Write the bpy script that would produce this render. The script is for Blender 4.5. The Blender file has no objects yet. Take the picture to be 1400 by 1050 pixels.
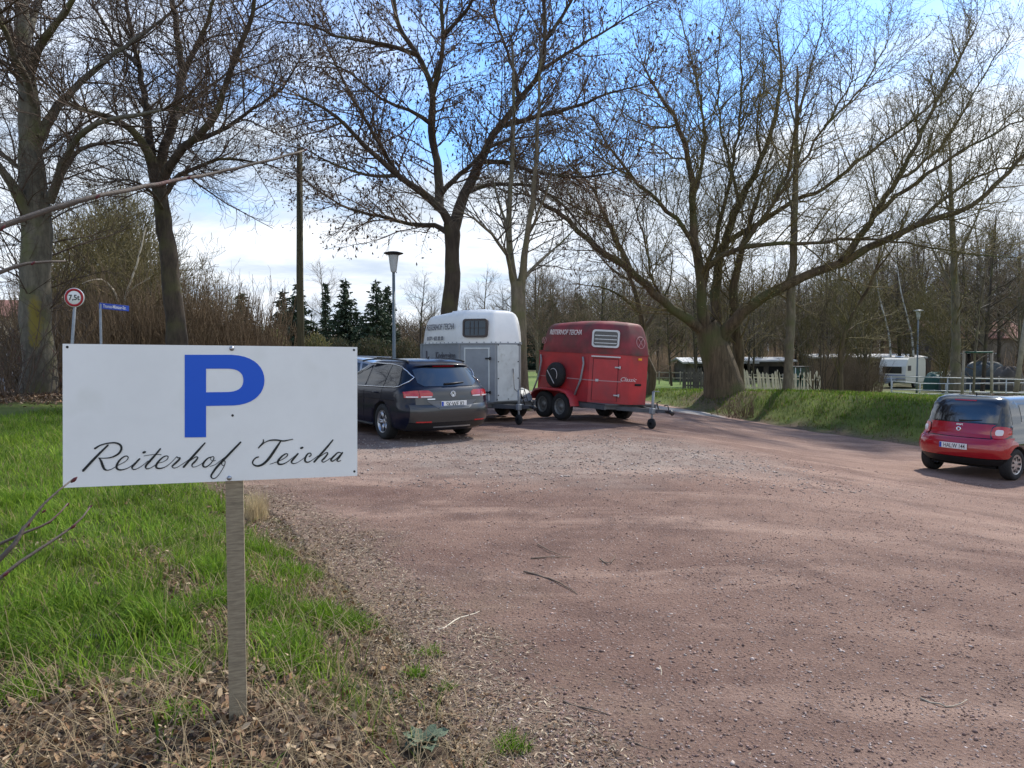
import bpy, math, random
import numpy as np
from mathutils import Vector, Matrix
sc = bpy.context.scene
C = sc.collection
R = math.radians
PI = math.pi
rnd = random.Random(7)
nrg = np.random.default_rng(11)

# ------------------------------------------------------------------ camera
F = 1010.0
EYE = 1.6
TH = math.atan(42 / F)
ct, st = math.cos(TH), math.sin(TH)

def ray(px, py):
    rx = (px - 700) / F; ry = (525 - py) / F
    return rx, ct + ry * st, -st + ry * ct

def at(px, py, Y):
    a, b, c = ray(px, py)
    return (a / b * Y, Y, EYE + c / b * Y)

cam = bpy.data.cameras.new('camera')
co = bpy.data.objects.new('camera', cam); C.objects.link(co)
co.location = (0, 0, EYE); co.rotation_euler = (PI / 2 - TH, 0, 0)
cam.sensor_width = 36; cam.lens = 36 * F / 1400; cam.clip_end = 3000; cam.clip_start = 0.05
sc.camera = co

# ------------------------------------------------------------------ terrain
def S(a, b, x):
    t = np.clip((np.asarray(x, float) - a) / (b - a), 0, 1)
    return t * t * (3 - 2 * t)

XL = [(-6, 2.6), (0, 1.3), (1.5, .55), (2.65, .0), (3.6, -.43), (4.4, -.86), (5.9, -1.63), (8.1, -2.9), (10.5, -4.2), (14, -6.2), (18, -8), (22, -8), (27, -3.5), (31.5, -1)]
XR = [(-6, 40), (12, 40), (15, 22), (17, 14.5), (18.9, 10.6), (23, 9.1), (26, 8.2), (28, 7.2), (30, 6.0), (31.5, 5.3)]
def xl(y):
    return np.interp(y, [a for a, b in XL], [b for a, b in XL])
def xr(y):
    return np.interp(y, [a for a, b in XR], [b for a, b in XR])

def sdist(x, y, tab):
    """distance to the polyline given as (y, x) pairs"""
    x = np.asarray(x, float); y = np.asarray(y, float)
    best = np.full(np.broadcast(x, y).shape, 1e9)
    for (y0, x0), (y1, x1) in zip(tab[:-1], tab[1:]):
        dx, dy = x1 - x0, y1 - y0
        t = np.clip(((x - x0) * dx + (y - y0) * dy) / (dx * dx + dy * dy), 0, 1)
        best = np.minimum(best, np.hypot(x - x0 - t * dx, y - y0 - t * dy))
    return best

def wob(x, y, s=1.0, seed=0.0):
    """cheap smooth noise, about -1..1"""
    x = np.asarray(x, float) * s; y = np.asarray(y, float) * s
    v = (np.sin(x * 1.3 + 2.1 * np.sin(y * .7 + seed) + seed) + np.sin(y * 1.7 + 1.8 * np.sin(x * 1.1 - seed) + 2.3 * seed)
         + .6 * np.sin(2.9 * x + 3.1 * y + 1.7 * np.sin(x * 2.3 + y) + seed) + .5 * np.sin(5.3 * y - 4.1 * x + 1.3 * np.sin(4 * y + seed)))
    return v / 2.4

def H(x, y):
    x = np.asarray(x, float); y = np.asarray(y, float)
    lot = -.8 * S(1.6, 9.4, x)
    lot = lot + (-.3 - lot) * S(30, 37, y)
    lot = lot + (-.6) * S(60, 160, y) * 0
    # left mound
    dl = sdist(x, y, XL); left = (x < xl(y))
    q = (.2 * S(0, 1.0, dl) + np.clip(.018 * (y - 3), 0, .28) * S(0, 3, dl)) * left * (1 - S(20.5, 26, y))
    # rise far left (road goes uphill)
    q = q + S(-12, -20, x) * (np.clip(y - 24, 0, 60) * .045)
    # right bank
    dr = sdist(x, y, XR); right = ((x > xr(y)) | (y > 31.5)) & (x > 5)
    plat = .32 - .04 * (x - 8) - .065 * np.clip(y - 27, 0, 99)
    plat = np.maximum(plat, -1.0); plat = np.where(x > 17, np.maximum(plat, -.62 - .03 * np.clip(y - 34, 0, 30)), plat)
    k = S(-.1, 2.7, dr) * right * S(5.0, 6.8, x)
    z = lot + q
    z = z + (plat - z) * k
    return z

def Hs(x, y):
    return float(H(x, y))

def ground_at(px, py):
    a, b, c = ray(px, py)
    Y = 1.5
    while Y < 200:
        x, y, z = a / b * Y, Y, EYE + c / b * Y
        if z <= Hs(x, y): return (x, y, Hs(x, y))
        Y += .02 + Y * .004
    return (a / b * 200, 200, Hs(a / b * 200, 200))

# ------------------------------------------------------------------ scene helpers
def tagp(o, label=None, cat=None, group=None, kind=None):
    if label: o['label'] = label
    if cat: o['category'] = cat
    if group: o['group'] = group
    if kind: o['kind'] = kind
    return o

def link(name, me, mats, parent=None):
    o = bpy.data.objects.new(name, me); C.objects.link(o)
    if mats is not None:
        if not isinstance(mats, (list, tuple)): mats = [mats]
        me.materials.clear()
        for m in mats: me.materials.append(m)
    if parent is not None: o.parent = parent
    return o

def empty(name, loc, label, cat, group=None, rz=0):
    o = bpy.data.objects.new(name, None); C.objects.link(o)
    o.location = loc; o.rotation_euler = (0, 0, rz); o.empty_display_size = .1
    return tagp(o, label, cat, group)

def copy_tree(o, parent=None):
    c = o.copy(); C.objects.link(c); c.parent = parent
    for ch in list(o.children): copy_tree(ch, c)
    return c

def npmesh(name, v, f, smooth=False, col=None, mi=None):
    """v (n,3), f (m,k) with k 3 or 4, or list of such arrays"""
    me = bpy.data.meshes.new(name)
    fs = f if isinstance(f, list) else [f]
    fs = [np.asarray(a, dtype=np.int32) for a in fs if len(a)]
    v = np.asarray(v, dtype=np.float32)
    me.vertices.add(len(v)); me.vertices.foreach_set('co', v.ravel())
    nl = sum(a.size for a in fs); nf = sum(len(a) for a in fs)
    me.loops.add(nl); me.loops.foreach_set('vertex_index', np.concatenate([a.ravel() for a in fs]))
    me.polygons.add(nf)
    tot = np.concatenate([np.full(len(a), a.shape[1], np.int32) for a in fs])
    start = np.concatenate([[0], np.cumsum(tot)[:-1]]).astype(np.int32)
    me.polygons.foreach_set('loop_start', start)
    me.polygons.foreach_set('loop_total', tot)
    if smooth: me.polygons.foreach_set('use_smooth', np.ones(nf, bool))
    if col is not None:
        a = me.color_attributes.new('col', 'FLOAT_COLOR', 'POINT')
        c4 = np.ones((len(v), 4), np.float32); c4[:, :3] = col
        a.data.foreach_set('color', c4.ravel())
    me.update(calc_edges=True); me.validate()
    return me

class MB:
    """small mesh collector"""
    def __init__(s): s.v = []; s.f = []; s.sm = []
    def add(s, vs, fs, smooth=False):
        b = len(s.v); s.v += [tuple(p) for p in vs]
        for f in fs: s.f.append(tuple(i + b for i in f)); s.sm.append(smooth)
        return s
    def box(s, c, d, M=None, bev=0):
        x, y, z = d[0] / 2, d[1] / 2, d[2] / 2
        if bev <= 0:
            vs = [Vector((a * x, b * y, e * z)) for e in (-1, 1) for b in (-1, 1) for a in (-1, 1)]
            fs = [(0, 2, 3, 1), (4, 5, 7, 6), (0, 1, 5, 4), (2, 6, 7, 3), (0, 4, 6, 2), (1, 3, 7, 5)]
        else:
            b_ = min(bev, x * .9, y * .9, z * .9)
            vs = []
            for e, ins in ((-z, b_), (-z + b_, 0), (z - b_, 0), (z, b_)):
                for (sx, sy) in ((1, 1), (-1, 1), (-1, -1), (1, -1)):
                    pts = [(sx * (x - ins), sy * (y - b_ - ins * 0)), (sx * (x - b_), sy * (y - ins))]
                    if sx * sy < 0: pts = pts[::-1]
                    for p in pts: vs.append(Vector((p[0], p[1], e)))
            fs = [tuple(range(7, -1, -1)), tuple(range(24, 32))]
            for k in range(3):
                for i in range(8):
                    j = (i + 1) % 8
                    fs.append((k * 8 + i, k * 8 + j, k * 8 + 8 + j, k * 8 + 8 + i))
        out = []
        for p in vs:
            if M is not None: p = M @ p
            out.append((p[0] + c[0], p[1] + c[1], p[2] + c[2]))
        return s.add(out, fs)
    def tube(s, pts, r, n=8, cap=True, smooth=True):
        pts = [Vector(p) for p in pts]; k = len(pts)
        rs = r if isinstance(r, (list, tuple)) else [r] * k
        vs = []; u = None
        for i in range(k):
            t = (pts[min(i + 1, k - 1)] - pts[max(i - 1, 0)]).normalized()
            if u is None:
                a = Vector((0, 0, 1)) if abs(t.z) < .9 else Vector((1, 0, 0))
                u = t.cross(a).normalized()
            else:
                u = (u - t * u.dot(t))
                u = u.normalized() if u.length > 1e-6 else t.orthogonal().normalized()
            w = t.cross(u)
            for j in range(n):
                a = 2 * PI * j / n
                vs.append(pts[i] + (u * math.cos(a) + w * math.sin(a)) * rs[i])
        fs = [(i * n + j, i * n + (j + 1) % n, (i + 1) * n + (j + 1) % n, (i + 1) * n + j) for i in range(k - 1) for j in range(n)]
        s.add(vs, fs, smooth)
        if cap:
            b = len(s.v) - len(vs)
            s.f.append(tuple(b + j for j in range(n - 1, -1, -1))); s.sm.append(False)
            s.f.append(tuple(b + (k - 1) * n + j for j in range(n))); s.sm.append(False)
        return s
    def bar(s, a, b, w, h):
        """rectangular bar from a to b, w across, h up"""
        a = Vector(a); b = Vector(b); t = (b - a).normalized()
        up = Vector((0, 0, 1)) if abs(t.z) < .95 else Vector((0, 1, 0))
        u = t.cross(up).normalized(); w_ = u.cross(t).normalized()
        vs = [p + u * (i * w / 2) + w_ * (j * h / 2) for p in (a, b) for (i, j) in ((-1, -1), (1, -1), (1, 1), (-1, 1))]
        return s.add(vs, [(0, 1, 2, 3), (7, 6, 5, 4), (0, 4, 5, 1), (1, 5, 6, 2), (2, 6, 7, 3), (3, 7, 4, 0)])
    def lathe(s, prof, n=24, M=None, smooth=True, close=False):
        """prof list of (r, z) about local z"""
        vs = []
        for r, z in prof:
            for j in range(n):
                a = 2 * PI * j / n; p = Vector((r * math.cos(a), r * math.sin(a), z))
                vs.append(M @ p if M is not None else p)
        k = len(prof)
        fs = [(i * n + j, i * n + (j + 1) % n, (i + 1) % k * n + (j + 1) % n, (i + 1) % k * n + j) for i in range(k if close else k - 1) for j in range(n)]
        return s.add(vs, fs, smooth)
    def grid(s, P, smooth=True):
        """P rows x cols of points"""
        nr, nc = len(P), len(P[0])
        vs = [p for row in P for p in row]
        return s.add(vs, [(i * nc + j, i * nc + j + 1, (i + 1) * nc + j + 1, (i + 1) * nc + j) for i in range(nr - 1) for j in range(nc - 1)], smooth)
    def build(s, name, mat, parent=None):
        me = bpy.data.meshes.new(name); me.from_pydata([tuple(p) for p in s.v], [], s.f)
        me.polygons.foreach_set('use_smooth', s.sm); me.update()
        import bmesh
        bm = bmesh.new(); bm.from_mesh(me); bmesh.ops.recalc_face_normals(bm, faces=bm.faces); bm.to_mesh(me); bm.free()
        return link(name, me, mat, parent)

def text_obj(name, body, size, M, mat, parent, ext=.002, bold=0, shear=0, xs=1, align='CENTER', space=1):
    cu = bpy.data.curves.new('t', 'FONT'); cu.body = body; cu.size = size; cu.extrude = ext; cu.offset = bold; cu.shear = shear
    cu.align_x = align; cu.align_y = 'CENTER'; cu.resolution_u = 3; cu.space_character = space
    o = bpy.data.objects.new('t', cu); C.objects.link(o)
    dg = bpy.context.evaluated_depsgraph_get(); dg.update()
    me = bpy.data.meshes.new_from_object(o.evaluated_get(dg))
    bpy.data.objects.remove(o); bpy.data.curves.remove(cu)
    me.transform(M @ Matrix.Diagonal((xs, 1, 1, 1)))
    me.name = name
    return link(name, me, mat, parent)

def frame(o, u, v):
    """matrix: local x->u, y->v, z->u x v, at o"""
    u = Vector(u).normalized(); n = u.cross(Vector(v)).normalized(); v = n.cross(u)
    M = Matrix((u, v, n)).transposed().to_4x4(); M.translation = Vector(o)
    return M

# ------------------------------------------------------------------ materials
def mat(name, col, rough=.6, metal=0, spec=.5, coat=0, var=.0, scale=5, bump=0, bscale=20, emit=None, col2=None, attr=False, detail=6, trans=0, tint2=None, t2scale=2, t2lo=.5, t2hi=.65, stretch=None):
    m = bpy.data.materials.new(name); m.use_nodes = True
    nt = m.node_tree; N = nt.nodes; L = nt.links
    b = N['Principled BSDF']
    b.inputs['Roughness'].default_value = rough; b.inputs['Metallic'].default_value = metal
    b.inputs['Specular IOR Level'].default_value = spec
    b.inputs['Coat Weight'].default_value = coat; b.inputs['Coat Roughness'].default_value = .04
    c = (*col, 1)
    b.inputs['Base Color'].default_value = c
    tc = N.new('ShaderNodeTexCoord'); src = tc.outputs['Object']
    if stretch:
        mp = N.new('ShaderNodeMapping'); mp.inputs['Scale'].default_value = stretch
        L.new(src, mp.inputs['Vector']); src = mp.outputs['Vector']
    cur = None
    if attr:
        a = N.new('ShaderNodeAttribute'); a.attribute_name = 'col'; cur = a.outputs['Color']
    if var > 0 or col2:
        n = N.new('ShaderNodeTexNoise'); n.inputs['Scale'].default_value = scale; n.inputs['Detail'].default_value = detail
        n.inputs['Roughness'].default_value = .65
        L.new(src, n.inputs['Vector'])
        mr = N.new('ShaderNodeMapRange'); mr.inputs[1].default_value = .35; mr.inputs[2].default_value = .65
        L.new(n.outputs['Fac'], mr.inputs[0])
        mx = N.new('ShaderNodeMix'); mx.data_type = 'RGBA'
        L.new(mr.outputs[0], mx.inputs[0])
        c2 = col2 or tuple(x * (1 + var) for x in col)
        c1 = col if col2 else tuple(x * (1 - var) for x in col)
        if attr:
            mx.blend_type = 'MULTIPLY'; mx.inputs[0].default_value = 1; nt.links.remove(mx.inputs[0].links[0])
            cr = N.new('ShaderNodeMix'); cr.data_type = 'RGBA'; L.new(mr.outputs[0], cr.inputs[0])
            cr.inputs[6].default_value = (1 - var,) * 3 + (1,); cr.inputs[7].default_value = (1 + var,) * 3 + (1,)
            L.new(cur, mx.inputs[6]); L.new(cr.outputs[2], mx.inputs[7])
        else:
            mx.inputs[6].default_value = (*c1, 1); mx.inputs[7].default_value = (*c2, 1)
        cur = mx.outputs[2]
    if tint2:
        n = N.new('ShaderNodeTexNoise'); n.inputs['Scale'].default_value = t2scale; n.inputs['Detail'].default_value = 5
        L.new(tc.outputs['Object'], n.inputs['Vector'])
        mr = N.new('ShaderNodeMapRange'); mr.inputs[1].default_value = t2lo; mr.inputs[2].default_value = t2hi
        L.new(n.outputs['Fac'], mr.inputs[0])
        mx = N.new('ShaderNodeMix'); mx.data_type = 'RGBA'; L.new(mr.outputs[0], mx.inputs[0])
        if cur: L.new(cur, mx.inputs[6])
        else: mx.inputs[6].default_value = c
        mx.inputs[7].default_value = (*tint2, 1); cur = mx.outputs[2]
    if cur: L.new(cur, b.inputs['Base Color'])
    if bump:
        n = N.new('ShaderNodeTexNoise'); n.inputs['Scale'].default_value = bscale; n.inputs['Detail'].default_value = 8
        n.inputs['Roughness'].default_value = .7
        L.new(src, n.inputs['Vector'])
        bp = N.new('ShaderNodeBump'); bp.inputs['Strength'].default_value = min(1, bump); bp.inputs['Distance'].default_value = .02 * max(1, bump)
        L.new(n.outputs['Fac'], bp.inputs['Height']); L.new(bp.outputs['Normal'], b.inputs['Normal'])
    if trans:
        t = N.new('ShaderNodeBsdfTranslucent'); ms = N.new('ShaderNodeMixShader'); ms.inputs[0].default_value = trans
        if cur: L.new(cur, t.inputs['Color'])
        else: t.inputs['Color'].default_value = c
        L.new(b.outputs[0], ms.inputs[1]); L.new(t.outputs[0], ms.inputs[2])
        L.new(ms.outputs[0], N['Material Output'].inputs['Surface'])
    return m

M = {}
def mk(k, *a, **kw): M[k] = mat(k, *a, **kw)
mk('bark', (.15, .125, .082), .9, var=.35, scale=9, bump=1, bscale=14, tint2=(.12, .12, .045), t2scale=1.3, t2lo=.5, t2hi=.68, stretch=(1, 1, .35))
mk('bark_dark', (.060, .045, .031), .9, var=.4, scale=7, bump=1, bscale=12, tint2=(.10, .095, .035), t2scale=1.1, t2lo=.52, t2hi=.7, stretch=(1, 1, .3))
mk('bark_willow', (.11, .08, .046), .95, var=.45, scale=5, bump=2.5, bscale=9, tint2=(.095, .10, .035), t2scale=.8, t2lo=.48, t2hi=.66, stretch=(1.6, 1.6, .22))
mk('twig_dark', (.085, .056, .036), .85)
mk('twig_brown', (.11, .068, .038), .85)
mk('twig_willow', (.15, .115, .042), .85, var=.3, scale=.6)
mk('twig_olive', (.14, .115, .038), .85, var=.3, scale=.5)
mk('twig_grey', (.09, .073, .052), .85, var=.3, scale=.4)
mk('twig_thicket', (.15, .105, .06), .85, var=.35, scale=.8)
mk('catkin', (.095, .058, .036), .8)
mk('bud', (.26, .24, .09), .7)
mk('white_paint', (.78, .80, .80), .45, var=.03, scale=3, tint2=(.66, .68, .66), t2scale=9, t2lo=.58, t2hi=.8)
mk('sign_white', (.85, .87, .85), .35, var=.035, scale=3, tint2=(.74, .76, .72), t2scale=6, t2lo=.58, t2hi=.85, bump=.05, bscale=4)
mk('sign_blue', (.0, .095, .62), .4)
mk('ink', (.008, .012, .012), .45)
mk('post_wood', (.36, .30, .205), .85, var=.3, scale=6, bump=.6, bscale=60, stretch=(3, 3, 25))
mk('steel', (.45, .46, .47), .4, metal=.8, var=.1)
mk('galv', (.27, .29, .30), .6, metal=.2, var=.12, scale=8)
mk('rubber', (.018, .018, .018), .85, var=.3, scale=30)
mk('alloy', (.45, .46, .48), .3, metal=.85)
mk('black_plastic', (.016, .016, .017), .5)
mk('void', (.004, .004, .004), .9)
mk('glass', (.008, .011, .014), .03, spec=1, coat=1)
mk('glass_soft', (.012, .014, .016), .15, spec=.5)
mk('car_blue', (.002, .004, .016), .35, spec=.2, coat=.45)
mk('car_blue_reflecting', (.04, .042, .044), .3, metal=.3, coat=.8)  # the dark blue paint again, with reflected sky mixed into its colour
mk('car_silver', (.36, .38, .40), .35, metal=.6, coat=.7)
mk('car_red', (.36, .003, .010), .18, coat=1)
mk('car_black', (.006, .006, .007), .12, coat=1)
mk('chrome', (.75, .76, .78), .12, metal=1)
mk('lamp_red', (.45, .008, .012), .15, coat=1)
mk('lamp_clear', (.7, .68, .68), .15, coat=1)
mk('plate', (.78, .78, .76), .4)
mk('eu_blue', (.01, .06, .42), .4)
mk('trailer_white', (.80, .80, .76), .4, var=.05, scale=2, tint2=(.50, .50, .42), t2scale=3.5, t2lo=.6, t2hi=.85)
mk('trailer_grey', (.26, .285, .305), .5, metal=.2, var=.1, scale=3)
mk('trailer_alu', (.56, .60, .59), .5, metal=.15, var=.08, scale=5, tint2=(.36, .38, .34), t2scale=7, t2lo=.58, t2hi=.8)
mk('trailer_red', (.42, .022, .026), .45, var=.16, scale=2.2, coat=.12, tint2=(.24, .03, .036), t2scale=1.6, t2lo=.46, t2hi=.72, bump=.08, bscale=3)
mk('stick', (.17, .125, .09), .9, var=.3, scale=40)
mk('glass_side', (.008, .012, .02), .04, spec=.35)
mk('faded_white', (.42, .22, .22), .6)
mk('trailer_hood', (.20, .024, .030), .65, var=.25, scale=3, tint2=(.075, .045, .035), t2scale=1.8, t2lo=.46, t2hi=.68)
mk('roof_grime', (.16, .025, .025), .8, tint2=(.055, .05, .035), t2scale=2.5, t2lo=.42, t2hi=.6)
mk('orange_patch', (.62, .06, .03), .5)
mk('letter_white', (.62, .58, .56), .5)
mk('letter_grey', (.07, .07, .085), .5)
mk('reflector', (.85, .38, .02), .3)
mk('window_brown', (.05, .035, .03), .5)
mk('pane', (.02, .022, .025), .08, spec=.7)
mk('lamp_post', (.16, .19, .20), .5, metal=.3)
mk('lamp_glass', (.50, .52, .52), .3)
mk('pole_wood', (.075, .07, .038), .9, var=.3, scale=4, stretch=(5, 5, .4))
mk('picket_new', (.66, .58, .44), .85, var=.2, scale=3)
mk('picket_old', (.11, .10, .085), .9, var=.25, scale=3)
mk('rail_grey', (.42, .44, .44), .5, var=.1)
mk('stake', (.30, .26, .20), .9, var=.2, scale=5)
mk('caravan_cream', (.72, .69, .58), .5, var=.04)
mk('caravan_roof', (.50, .50, .47), .7, tint2=(.16, .15, .12), t2scale=1.6, t2lo=.45, t2hi=.6)
mk('caravan_front', (.50, .56, .62), .45)
mk('stripe_blue', (.06, .12, .30), .5)
mk('wall_dark', (.10, .085, .07), .9, var=.3, scale=1)
mk('wall_brown', (.17, .14, .11), .9, var=.3, scale=1)
mk('wall_cream', (.62, .50, .33), .9)
mk('roof_white', (.50, .50, .48), .6)
mk('roof_tile', (.27, .13, .10), .9, var=.2, scale=6)
mk('solar', (.02, .03, .07), .2)
mk('green_tarp', (.02, .08, .055), .6, var=.2)
mk('grey_tarp', (.05, .06, .06), .6, var=.3)
mk('needles', (.022, .042, .018), .85, attr=True)
mk('leafy', (.1, .1, .05), .8, attr=True, trans=.3)
mk('grass', (.1, .2, .03), .7, attr=True, trans=.45, spec=.12)
mk('litter', (.2, .12, .08), .85, attr=True, trans=.1)
mk('stone', (.2, .15, .14), .9, attr=True)
mk('mullein', (.12, .165, .10), .8, var=.15, scale=20, bump=.8, bscale=50)
mk('branch_near', (.10, .078, .06), .7, var=.2, scale=30, bump=.4, bscale=120, tint2=(.12, .04, .035), t2scale=5, t2lo=.58, t2hi=.66)
mk('bud_red', (.12, .02, .025), .5)
mk('lichen', (.42, .29, .02), .9, var=.25, scale=15, bump=1, bscale=60)
mk('concrete', (.30, .27, .24), .9, var=.15, scale=2, bump=.5, bscale=30)
mk('asphalt', (.10, .10, .105), .9, var=.15, scale=1.5, bump=.5, bscale=60)
mk('log_wood', (.10, .095, .085), .9, var=.3, scale=10, bump=1, bscale=30)
mk('sign_ring', (.38, .005, .015), .4)
CLOUD_OFF = (2.3, .7, 0); EXPO = .80
# ------------------------------------------------------------------ tubes in bulk
class Tubes:
    def __init__(s): s.g = {}
    def add(s, pts, r):
        s.g.setdefault(len(pts), []).append((pts, r))
    def mesh(s, name, sides=3):
        V = []; FF = []; base = 0
        for k, lst in s.g.items():
            P = np.array([a for a, _ in lst], dtype=np.float64); Rr = np.array([b for _, b in lst], dtype=np.float64)
            n = len(lst)
            T = np.empty_like(P); T[:, 1:-1] = P[:, 2:] - P[:, :-2]; T[:, 0] = P[:, 1] - P[:, 0]; T[:, -1] = P[:, -1] - P[:, -2]
            T /= np.maximum(np.linalg.norm(T, axis=2, keepdims=True), 1e-9)
            av = P[:, -1] - P[:, 0]; av /= np.maximum(np.linalg.norm(av, axis=1, keepdims=True), 1e-9)
            ref = np.where(np.abs(av[:, 2:3]) > .8, np.array([[1., 0, 0]]), np.array([[0, 0, 1.]]))
            U = np.cross(T, ref[:, None, :]); U /= np.maximum(np.linalg.norm(U, axis=2, keepdims=True), 1e-9)
            W = np.cross(T, U)
            ang = np.arange(sides) * 2 * PI / sides
            vv = P[:, :, None, :] + Rr[:, :, None, None] * (U[:, :, None, :] * np.cos(ang)[None, None, :, None] + W[:, :, None, :] * np.sin(ang)[None, None, :, None])
            V.append(vv.reshape(-1, 3))
            idx = base + np.arange(n * k * sides).reshape(n, k, sides)
            nx = np.roll(idx, -1, axis=2)
            FF.append(np.stack([idx[:, :-1], nx[:, :-1], nx[:, 1:], idx[:, 1:]], axis=-1).reshape(-1, 4))
            base += n * k * sides
        return npmesh(name, np.concatenate(V), np.concatenate(FF), smooth=sides > 3)

def vnorm(a):
    l = math.sqrt(a[0] * a[0] + a[1] * a[1] + a[2] * a[2]) or 1e-9
    return (a[0] / l, a[1] / l, a[2] / l)

def resample(pts, rad, step, jit=0.0, rg=rnd):
    """Catmull-Rom through pts"""
    P = [np.array(p, float) for p in pts]
    P = [2 * P[0] - P[1]] + P + [2 * P[-1] - P[-2]]
    o = []; r = []
    for i in range(1, len(P) - 2):
        a, b, c, d = P[i - 1], P[i], P[i + 1], P[i + 2]
        n = max(2, int(np.linalg.norm(c - b) / step))
        for j in range(n):
            t = j / n
            q = .5 * ((2 * b) + (c - a) * t + (2 * a - 5 * b + 4 * c - d) * t * t + (3 * b - a - 3 * c + d) * t ** 3)
            if jit and (i > 1 or j > 0): q = q + np.array([rg.gauss(0, jit) for _ in range(3)])
            o.append(tuple(q)); r.append(rad[i - 1] + (rad[i] - rad[i - 1]) * t)
    o.append(tuple(P[-2])); r.append(rad[-1])
    return o, r

def branch(rg, p, d, L, r0, r1, n, wander, up):
    pts = [p]; rs = [r0]; st_ = L / (n - 1)
    for i in range(1, n):
        d = vnorm((d[0] + rg.gauss(0, wander), d[1] + rg.gauss(0, wander), d[2] + rg.gauss(0, wander) + up))
        p = (p[0] + d[0] * st_, p[1] + d[1] * st_, p[2] + d[2] * st_)
        pts.append(p); rs.append(r0 + (r1 - r0) * i / (n - 1))
    return pts, rs

def spawn(rg, pts, rs, lv, cfg, T, tips):
    """children of one limb; cfg[lv] = dict(space, len, ang, wander, up, n, start)"""
    if lv >= len(cfg): return
    c = cfg[lv]
    n = len(pts); cum = [0.0]
    for i in range(1, n):
        a, b = pts[i - 1], pts[i]
        cum.append(cum[-1] + math.sqrt((a[0] - b[0]) ** 2 + (a[1] - b[1]) ** 2 + (a[2] - b[2]) ** 2))
    tot = cum[-1]; s = tot * c['start'] + c['space'] * rg.random(); i = 0
    side = rg.random() * 6.28
    while s < tot:
        while i < n - 2 and cum[i + 1] < s: i += 1
        a, b = pts[i], pts[i + 1]; seg = cum[i + 1] - cum[i] or 1e-9
        t = (s - cum[i]) / seg
        p = (a[0] + (b[0] - a[0]) * t, a[1] + (b[1] - a[1]) * t, a[2] + (b[2] - a[2]) * t)
        r = rs[i] + (rs[i + 1] - rs[i]) * t
        tg = vnorm((b[0] - a[0], b[1] - a[1], b[2] - a[2]))
        rv = (rg.gauss(0, 1), rg.gauss(0, 1), rg.gauss(0, 1) + c.get('lift', .3))
        dp = rv[0] * tg[0] + rv[1] * tg[1] + rv[2] * tg[2]
        pv = vnorm((rv[0] - tg[0] * dp, rv[1] - tg[1] * dp, rv[2] - tg[2] * dp))
        an = c['ang'] * (.7 + .6 * rg.random()); ca, sa = math.cos(an), math.sin(an)
        d = (tg[0] * ca + pv[0] * sa, tg[1] * ca + pv[1] * sa, tg[2] * ca + pv[2] * sa)
        f = s / tot
        L = c['len'] * (.45 + .8 * rg.random()) * (1.1 - .55 * f)
        rr = min(r * .65, c['r'] * (.7 + .6 * rg.random()))
        q, qr = branch(rg, p, d, L, rr, max(c['rend'], rr * .3), c['n'], c['wander'], c['up'])
        T[lv].add(q, qr)
        tips.append((q[-1], lv)) 
        spawn(rg, q, qr, lv + 1, cfg, T, tips)
        s += c['space'] * (.5 + rg.random())
    # leader continues from the tip
def make_tree(name, label, cat, limbs, cfg, mtrunk, mtwig, seed, group=None, bits=None, sides=8, base=None, step=.35, jit=.015, limbspawn=None, parts=('trunk', 'crown')):
    """limbs: list of (points, radii); returns root. Geometry is stored relative to base"""
    rg = random.Random(seed)
    base = base or limbs[0][0][0]
    rel = lambda p: (p[0] - base[0], p[1] - base[1], p[2] - base[2])
    tr = Tubes(); T = [Tubes() for _ in cfg]; tips = []
    for li, (pts, rad) in enumerate(limbs):
        q, r = resample([rel(p) for p in pts], rad, step, jit, rg)
        tr.add(q, [x_ * (1 + rg.gauss(0, .035)) for x_ in r])
        st0 = 0 if limbspawn is None or li >= limbspawn else None
        if st0 is not None:
            spawn(rg, q, r, 0, cfg, T, tips)
            d = vnorm(tuple(q[-1][k] - q[-2][k] for k in range(3)))
            for _ in range(3):
                dd = (d[0] + rg.gauss(0, .35), d[1] + rg.gauss(0, .35), d[2] + rg.gauss(0, .25))
                b, br = branch(rg, q[-1], vnorm(dd), cfg[0]['len'] * (.6 + .5 * rg.random()), r[-1] * .8, .004, 6, .12, .04)
                T[0].add(b, br); spawn(rg, b, br, 1, cfg, T, tips)
    root = empty(name, base, label, cat, group)
    link(parts[0], tr.mesh(parts[0], sides), mtrunk, root)
    allt = Tubes()
    V = []; Fs = []; off = 0
    for lv, t in enumerate(T):
        for k, l in t.g.items(): allt.g.setdefault(k, []).extend(l)
    link(parts[1], allt.mesh(parts[1], 3), mtwig, root)
    if bits: bits(rg, tips, allt, root)
    return root

def bits_mesh(rg, pts, size, col, drop=0.0, spread=.05, elong=1.0):
    n = len(pts); r = np.random.default_rng(rg.randrange(1 << 30))
    P = np.array(pts) + r.normal(0, spread, (n, 3)); P[:, 2] -= drop * r.random(n)
    a = r.normal(0, 1, (n, 3)); a /= np.linalg.norm(a, axis=1, keepdims=True)
    a[:, 2] = a[:, 2] * elong
    b = r.normal(0, 1, (n, 3)); b -= a * (a * b).sum(1, keepdims=True) / (a * a).sum(1, keepdims=True); b /= np.linalg.norm(b, axis=1, keepdims=True)
    s = size * (.6 + .8 * r.random((n, 1)))
    v = np.stack([P - a * s, P + b * s * .55, P + a * s, P - b * s * .55], 1).reshape(-1, 3)
    f = np.arange(4 * n).reshape(n, 4)
    return v, f

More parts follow.
